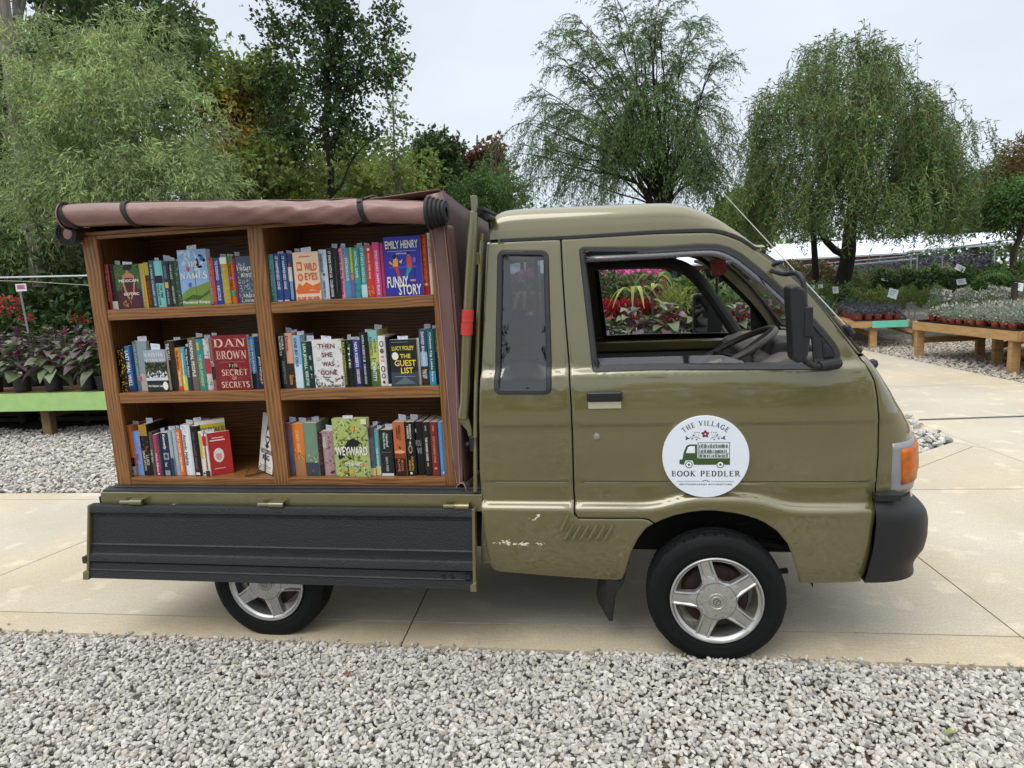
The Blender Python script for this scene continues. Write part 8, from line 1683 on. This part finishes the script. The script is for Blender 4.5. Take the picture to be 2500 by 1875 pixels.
for i in range(9):
    for j in range(6):
        A_, B2, C2, D2 = [Vector((*c, 0)) for c in [(5.5, 4.6), (5.06, 6.60), (7.9, 6.95), (8.5, 4.9)]]; p = A_.lerp(B2, (i+.5)/9).lerp(D2.lerp(C2, (i+.5)/9), (j+.4)/9)
        if i > 4: dup(pb, (p.x, p.y, zB+.01), random.random()*6, 'silver grey bedding plant on the red edged bench', 'plant', 'silver bedding plants on the red edged bench')
for nm, cs, z in (('tray', [(5.03, 6.76), (4.64, 8.66), (7.3, 9.3), (8.0, 7.16)], zB), ('tray', [(4.12, 9.86), (at(2214, 790, 9.85).x, 9.86), (5.5, 11.6), (4.5, 11.8)], zA)):
    q = MB(); q.add([(x, y, z+.006) for x, y in cs]+[(x, y, z+.03) for x, y in cs], [(0, 1, 2, 3), (0, 4, 5, 1), (1, 5, 6, 2), (2, 6, 7, 3), (3, 7, 4, 0)]); tag(q.build('tray', M_tray), 'black plastic tray under the silver grey plants' if z == zB else 'black plastic tray under the purple plants', 'tray')
for k_ in (pa, pb, pc): kill(k_)
# banks of shrubs further back
def bank(label, pxs, pys, Y, m_, n, L, W, kindname='bedding_plants', fm=None, dy=1.2):
    N = n; px = rng.uniform(pxs[0], pxs[1], N); f = rng.random(N)**.7; top = np.interp(px, pxs, pys)+6*np.sin(px*.09)+4*np.sin(px*.23+1); Yv = Y+rng.uniform(-.5, .5, N)*dy
    P = np.array([list(at(a, b+f_*38, y)) for a, b, f_, y in zip(px, top, f, Yv)]); V, F = leaf_quads(P, rng.normal(size=P.shape)+np.array([0, 0, .5]), L*rng.uniform(.6, 1.3, N), W); ms = [m_]; mi = None
    if fm: ms.append(fm); mi = (rng.random(N) < (.03 if fm == F_cor else .12)).astype(int)
    tag(quick_mesh(kindname, V, F, ms, mi=mi), label, 'plants', kind='stuff')
bank('low yellow green bedding plants in front of the willow trunk', (2075, 2300), (708, 700), 13.0, L_lime, 4200, .07, .03)
bank('blue green low plants left of the yellow green ones', (1990, 2120), (735, 730), 11.8, L_blue, 2600, .07, .03)
bank('dark green leafy bank behind the bench', (2130, 2420), (672, 655), 14.5, L_map, 5200, .12, .05)
bank('coral flecked bank of plants behind the willow trunk', (2060, 2330), (662, 645), 16.5, L_mid, 4200, .1, .05, fm=F_cor)
bank('grey purple shrubs behind the willow trunk', (2080, 2420), (642, 618), 18.5, L_pdk, 5600, .12, .05, dy=2)
bank('green bank of plants at the right edge', (2380, 2540), (665, 640), 12.5, L_con, 3600, .10, .04)
bank('pale flowered low plants before the dark green bank', (2270, 2520), (715, 700), 11.6, L_dust, 4200, .07, .03, fm=F_whi)
bank('dark low plants under the pale flowered ones', (2270, 2540), (735, 735), 11.2, L_grn, 4200, .07, .03)
bank('dry seeding plants left of the willow trunk', (1850, 2080), (640, 645), 14.5, leafmat('leaf_dry', '#7a7048', .4), 5000, .10, .03, fm=F_whi)
bank('brown green plants beyond the windshield', (1780, 2080), (690, 690), 13.0, L_mid, 4200, .10, .03)
for i, (px, py, Y, w_, h_, rot, lb) in enumerate([(2180, 717, 11.5, .17, .19, .35, 'tilted white price sign in front of the yellow green plants'), (2347, 688, 12.5, .17, .12, -.1, 'white sign before the dark green bank'), (2487, 700, 11, .14, .15, .2, 'white sign near the right edge'), (1984, 700, 12, .08, .07, .1, 'small white card left of the willow'), (2003, 699, 12.1, .09, .08, -.1, 'second small card beside the first, left of the willow'), (2040, 708, 12, .11, .14, 0, 'pale grey card at the foot of the willow'), (2344, 655, 14, .2, .14, .5, 'white sign leaning in the shrubs at right'), (2160, 683, 14, .14, .05, .1, 'small low white card between shrubs')]):
    c = at(px, py, Y); Mx = Matrix.Translation(c) @ Matrix.Rotation(rot, 4, 'Y') @ Matrix.Rotation(-.35, 4, 'X'); q = MB(); q.box((-w_/2, -.004, -h_/2), (w_/2, .004, h_/2), M=Mx); s_ = q.build('price_sign', cmat('#dfe2e2')); tag(s_, lb, 'sign')
    q = MB()
    for k in range(3): q.add([Mx @ Vector((x, -.0055, z)) for x, z in ((-w_*.35, h_*(.22-.2*k)), (w_*(.3-.1*k), h_*(.22-.2*k)), (w_*(.3-.1*k), h_*(.30-.2*k)), (-w_*.35, h_*(.30-.2*k)))], [(0, 1, 2, 3)])
    q.build('print', cmat('#7f9a94'), s_); q = MB(); q.tube([c+Vector((0, .01, -h_*.4)), Vector((c.x, c.y+.02, max(0, c.z-.6)))], .006, 5); q.build('stake', M_pls, s_)
# arching palm fronds at the right edge
t = empty('palm', px3(2480, 740, 10.5)); tag(t, 'small palm with arching fronds at the right edge', 'plant'); V = []; F = []; c = Vector(px3(2478, 690, 10.5)); random.seed(4)
for i in range(15):
    a = random.uniform(0, 6.28); l = random.uniform(.55, .95); d = Vector((math.cos(a), math.sin(a), 0)); s = Vector((-d.y, d.x, 0)); rib = [c+d*l*.85*u+Vector((0, 0, l*(1.0*u-.85*u*u))) for u in [j/14 for j in range(15)]]
    for j in range(2, 15):
        for sg in (-1, 1):
            k = len(V); p = rib[j]; e_ = p+s*sg*.16*l+d*.08-Vector((0, 0, .06)); V += [tuple(p), tuple(p+d*.018), tuple(e_)]; F.append((k, k+1, k+2))
q = MB(); q.add(V, F); q.build('fronds', leafmat('leaf_palm', '#4f6a30', .3, .03), t); q = MB(); q.tube([(c.x, c.y, 0), tuple(c)], .05, 8); q.build('trunk', M_bark, t)
# ------------------------------------------------------------------ greenhouse with a long white roof
gh = empty('greenhouse', px3(2150, 640, 19.5)); tag(gh, 'long low greenhouse with a white sheet roof and dark red fascia', 'building')
GY = 19.5; zE, zR = at(1885, 638, GY).z, at(1900, 593, 24).z; xa, xb = at(1180, 650, GY).x, at(2260, 614, GY).x
q = MB(); yb_ = 24; e0, e1 = px3(1180, 0, GY), px3(2215, 616, GY)
q.add([(xa, GY, zE), (e1[0], GY, e1[2]), px3(2215, 580, 24), (xa, 24, zR)], [(0, 1, 2, 3)]); q.add([(e1[0], GY, e1[2]), px3(2640, 582, 16), px3(2640, 560, 19), px3(2215, 580, 24)], [(0, 1, 2, 3)])
M_roof = mat('roof_sheet', '#dfe6ef', .4, var=.04, vscale=.8); q.build('roof', M_roof, gh, thick=.05)
q = MB(); q.add([(xa, GY+.02, zE-.03), (e1[0], GY+.02, e1[2]-.03), (e1[0], GY+.02, e1[2]-.16), (xa, GY+.02, zE-.2), (xa, GY+.08, zE-.03), (e1[0], GY+.08, e1[2]-.03), (e1[0], GY+.08, e1[2]-.16), (xa, GY+.08, zE-.2)], [(0, 1, 2, 3), (4, 5, 6, 7), (0, 1, 5, 4), (3, 2, 6, 7)]); q.build('fascia', mat('oxide_red', '#4a2620', .7, var=.2, vscale=2), gh)
q = MB(); q.box((xa, 23.5, -.1), (px3(2300, 600, 23.5)[0], 23.6, zE-.05)); q.build('back_wall', mat('gh_dark', '#4d5354', .8, var=.3, vscale=.8), gh)
for i in range(12):
    x = xa+(e1[0]-xa)*i/11; q = MB(); q.box((x-.06, GY+.1, -.05), (x+.06, GY+.2, zE-.1)); q.build('post', mat('gh_post', '#5d5552', .7) if i == 0 else bpy.data.materials['gh_post'], gh)
q = MB(); c0_, c1_ = at(1612, 760, 8.2), at(1614, 560, 8.2); q.tube([(c0_.x, 8.2, 0), tuple(c1_)], .075, 12); tag(q.build('post', mat('red_post', '#7d3a30', .6, var=.2)), 'rusty red round post behind the pink petunias', 'post')
q = MB(); x_ = at(1648, 680, 9).x; q.box((x_-.03, 9, 0), (x_+.03, 9.06, 2.4)); q.tube([(x_, 9, 1.5), (x_-.5, 9, 2.1)], .02, 6); tag(q.build('post', M_plb), 'black post with a diagonal brace behind the cab window', 'post')
q = MB(); q.tube([px3(1915, 652, 15), px3(2200, 627, 15), px3(2360, 600, 14.6), px3(2500, 581, 14), px3(2600, 570, 14)], .018, 6)
for px, py in ((2240, 619), (2302, 610), (2225, 621), (2430, 591)): a = at(px, py, 14.8); q.tube([a, (a.x, a.y, 0)], .014, 6)
tag(q.build('water_pipe', mat('pipe_white', '#c7ccd0', .5)), 'long pale irrigation pipe on posts over the nursery shrubs', 'pipe')
q = MB(); q.tube([px3(1915, 662, 16), px3(2240, 632, 16)], .03, 6); tag(q.build('rail', M_pipe if 'M_pipe' in globals() else bpy.data.materials['pipe_white']), 'white rail behind the willow trunk', 'rail')
for i, (px, Y) in enumerate(((1930, 19), (1965, 20), (2020, 19), (2110, 20))):
    a = at(px, 655, Y); q = MB(); q.box((a.x-.25, Y, a.z-.25), (a.x+.25, Y+.3, a.z+.08)); tag(q.build('crate', cmat(['#c9ccd0', '#7f8c90', '#b9bcc0', '#a9747c'][i]), bevel=.02), ['white crate far behind the windshield pillar', 'grey crate left of the willow', 'pale crate close to the willow trunk', 'dusky pink crate right of the willow trunk'][i], 'crate')
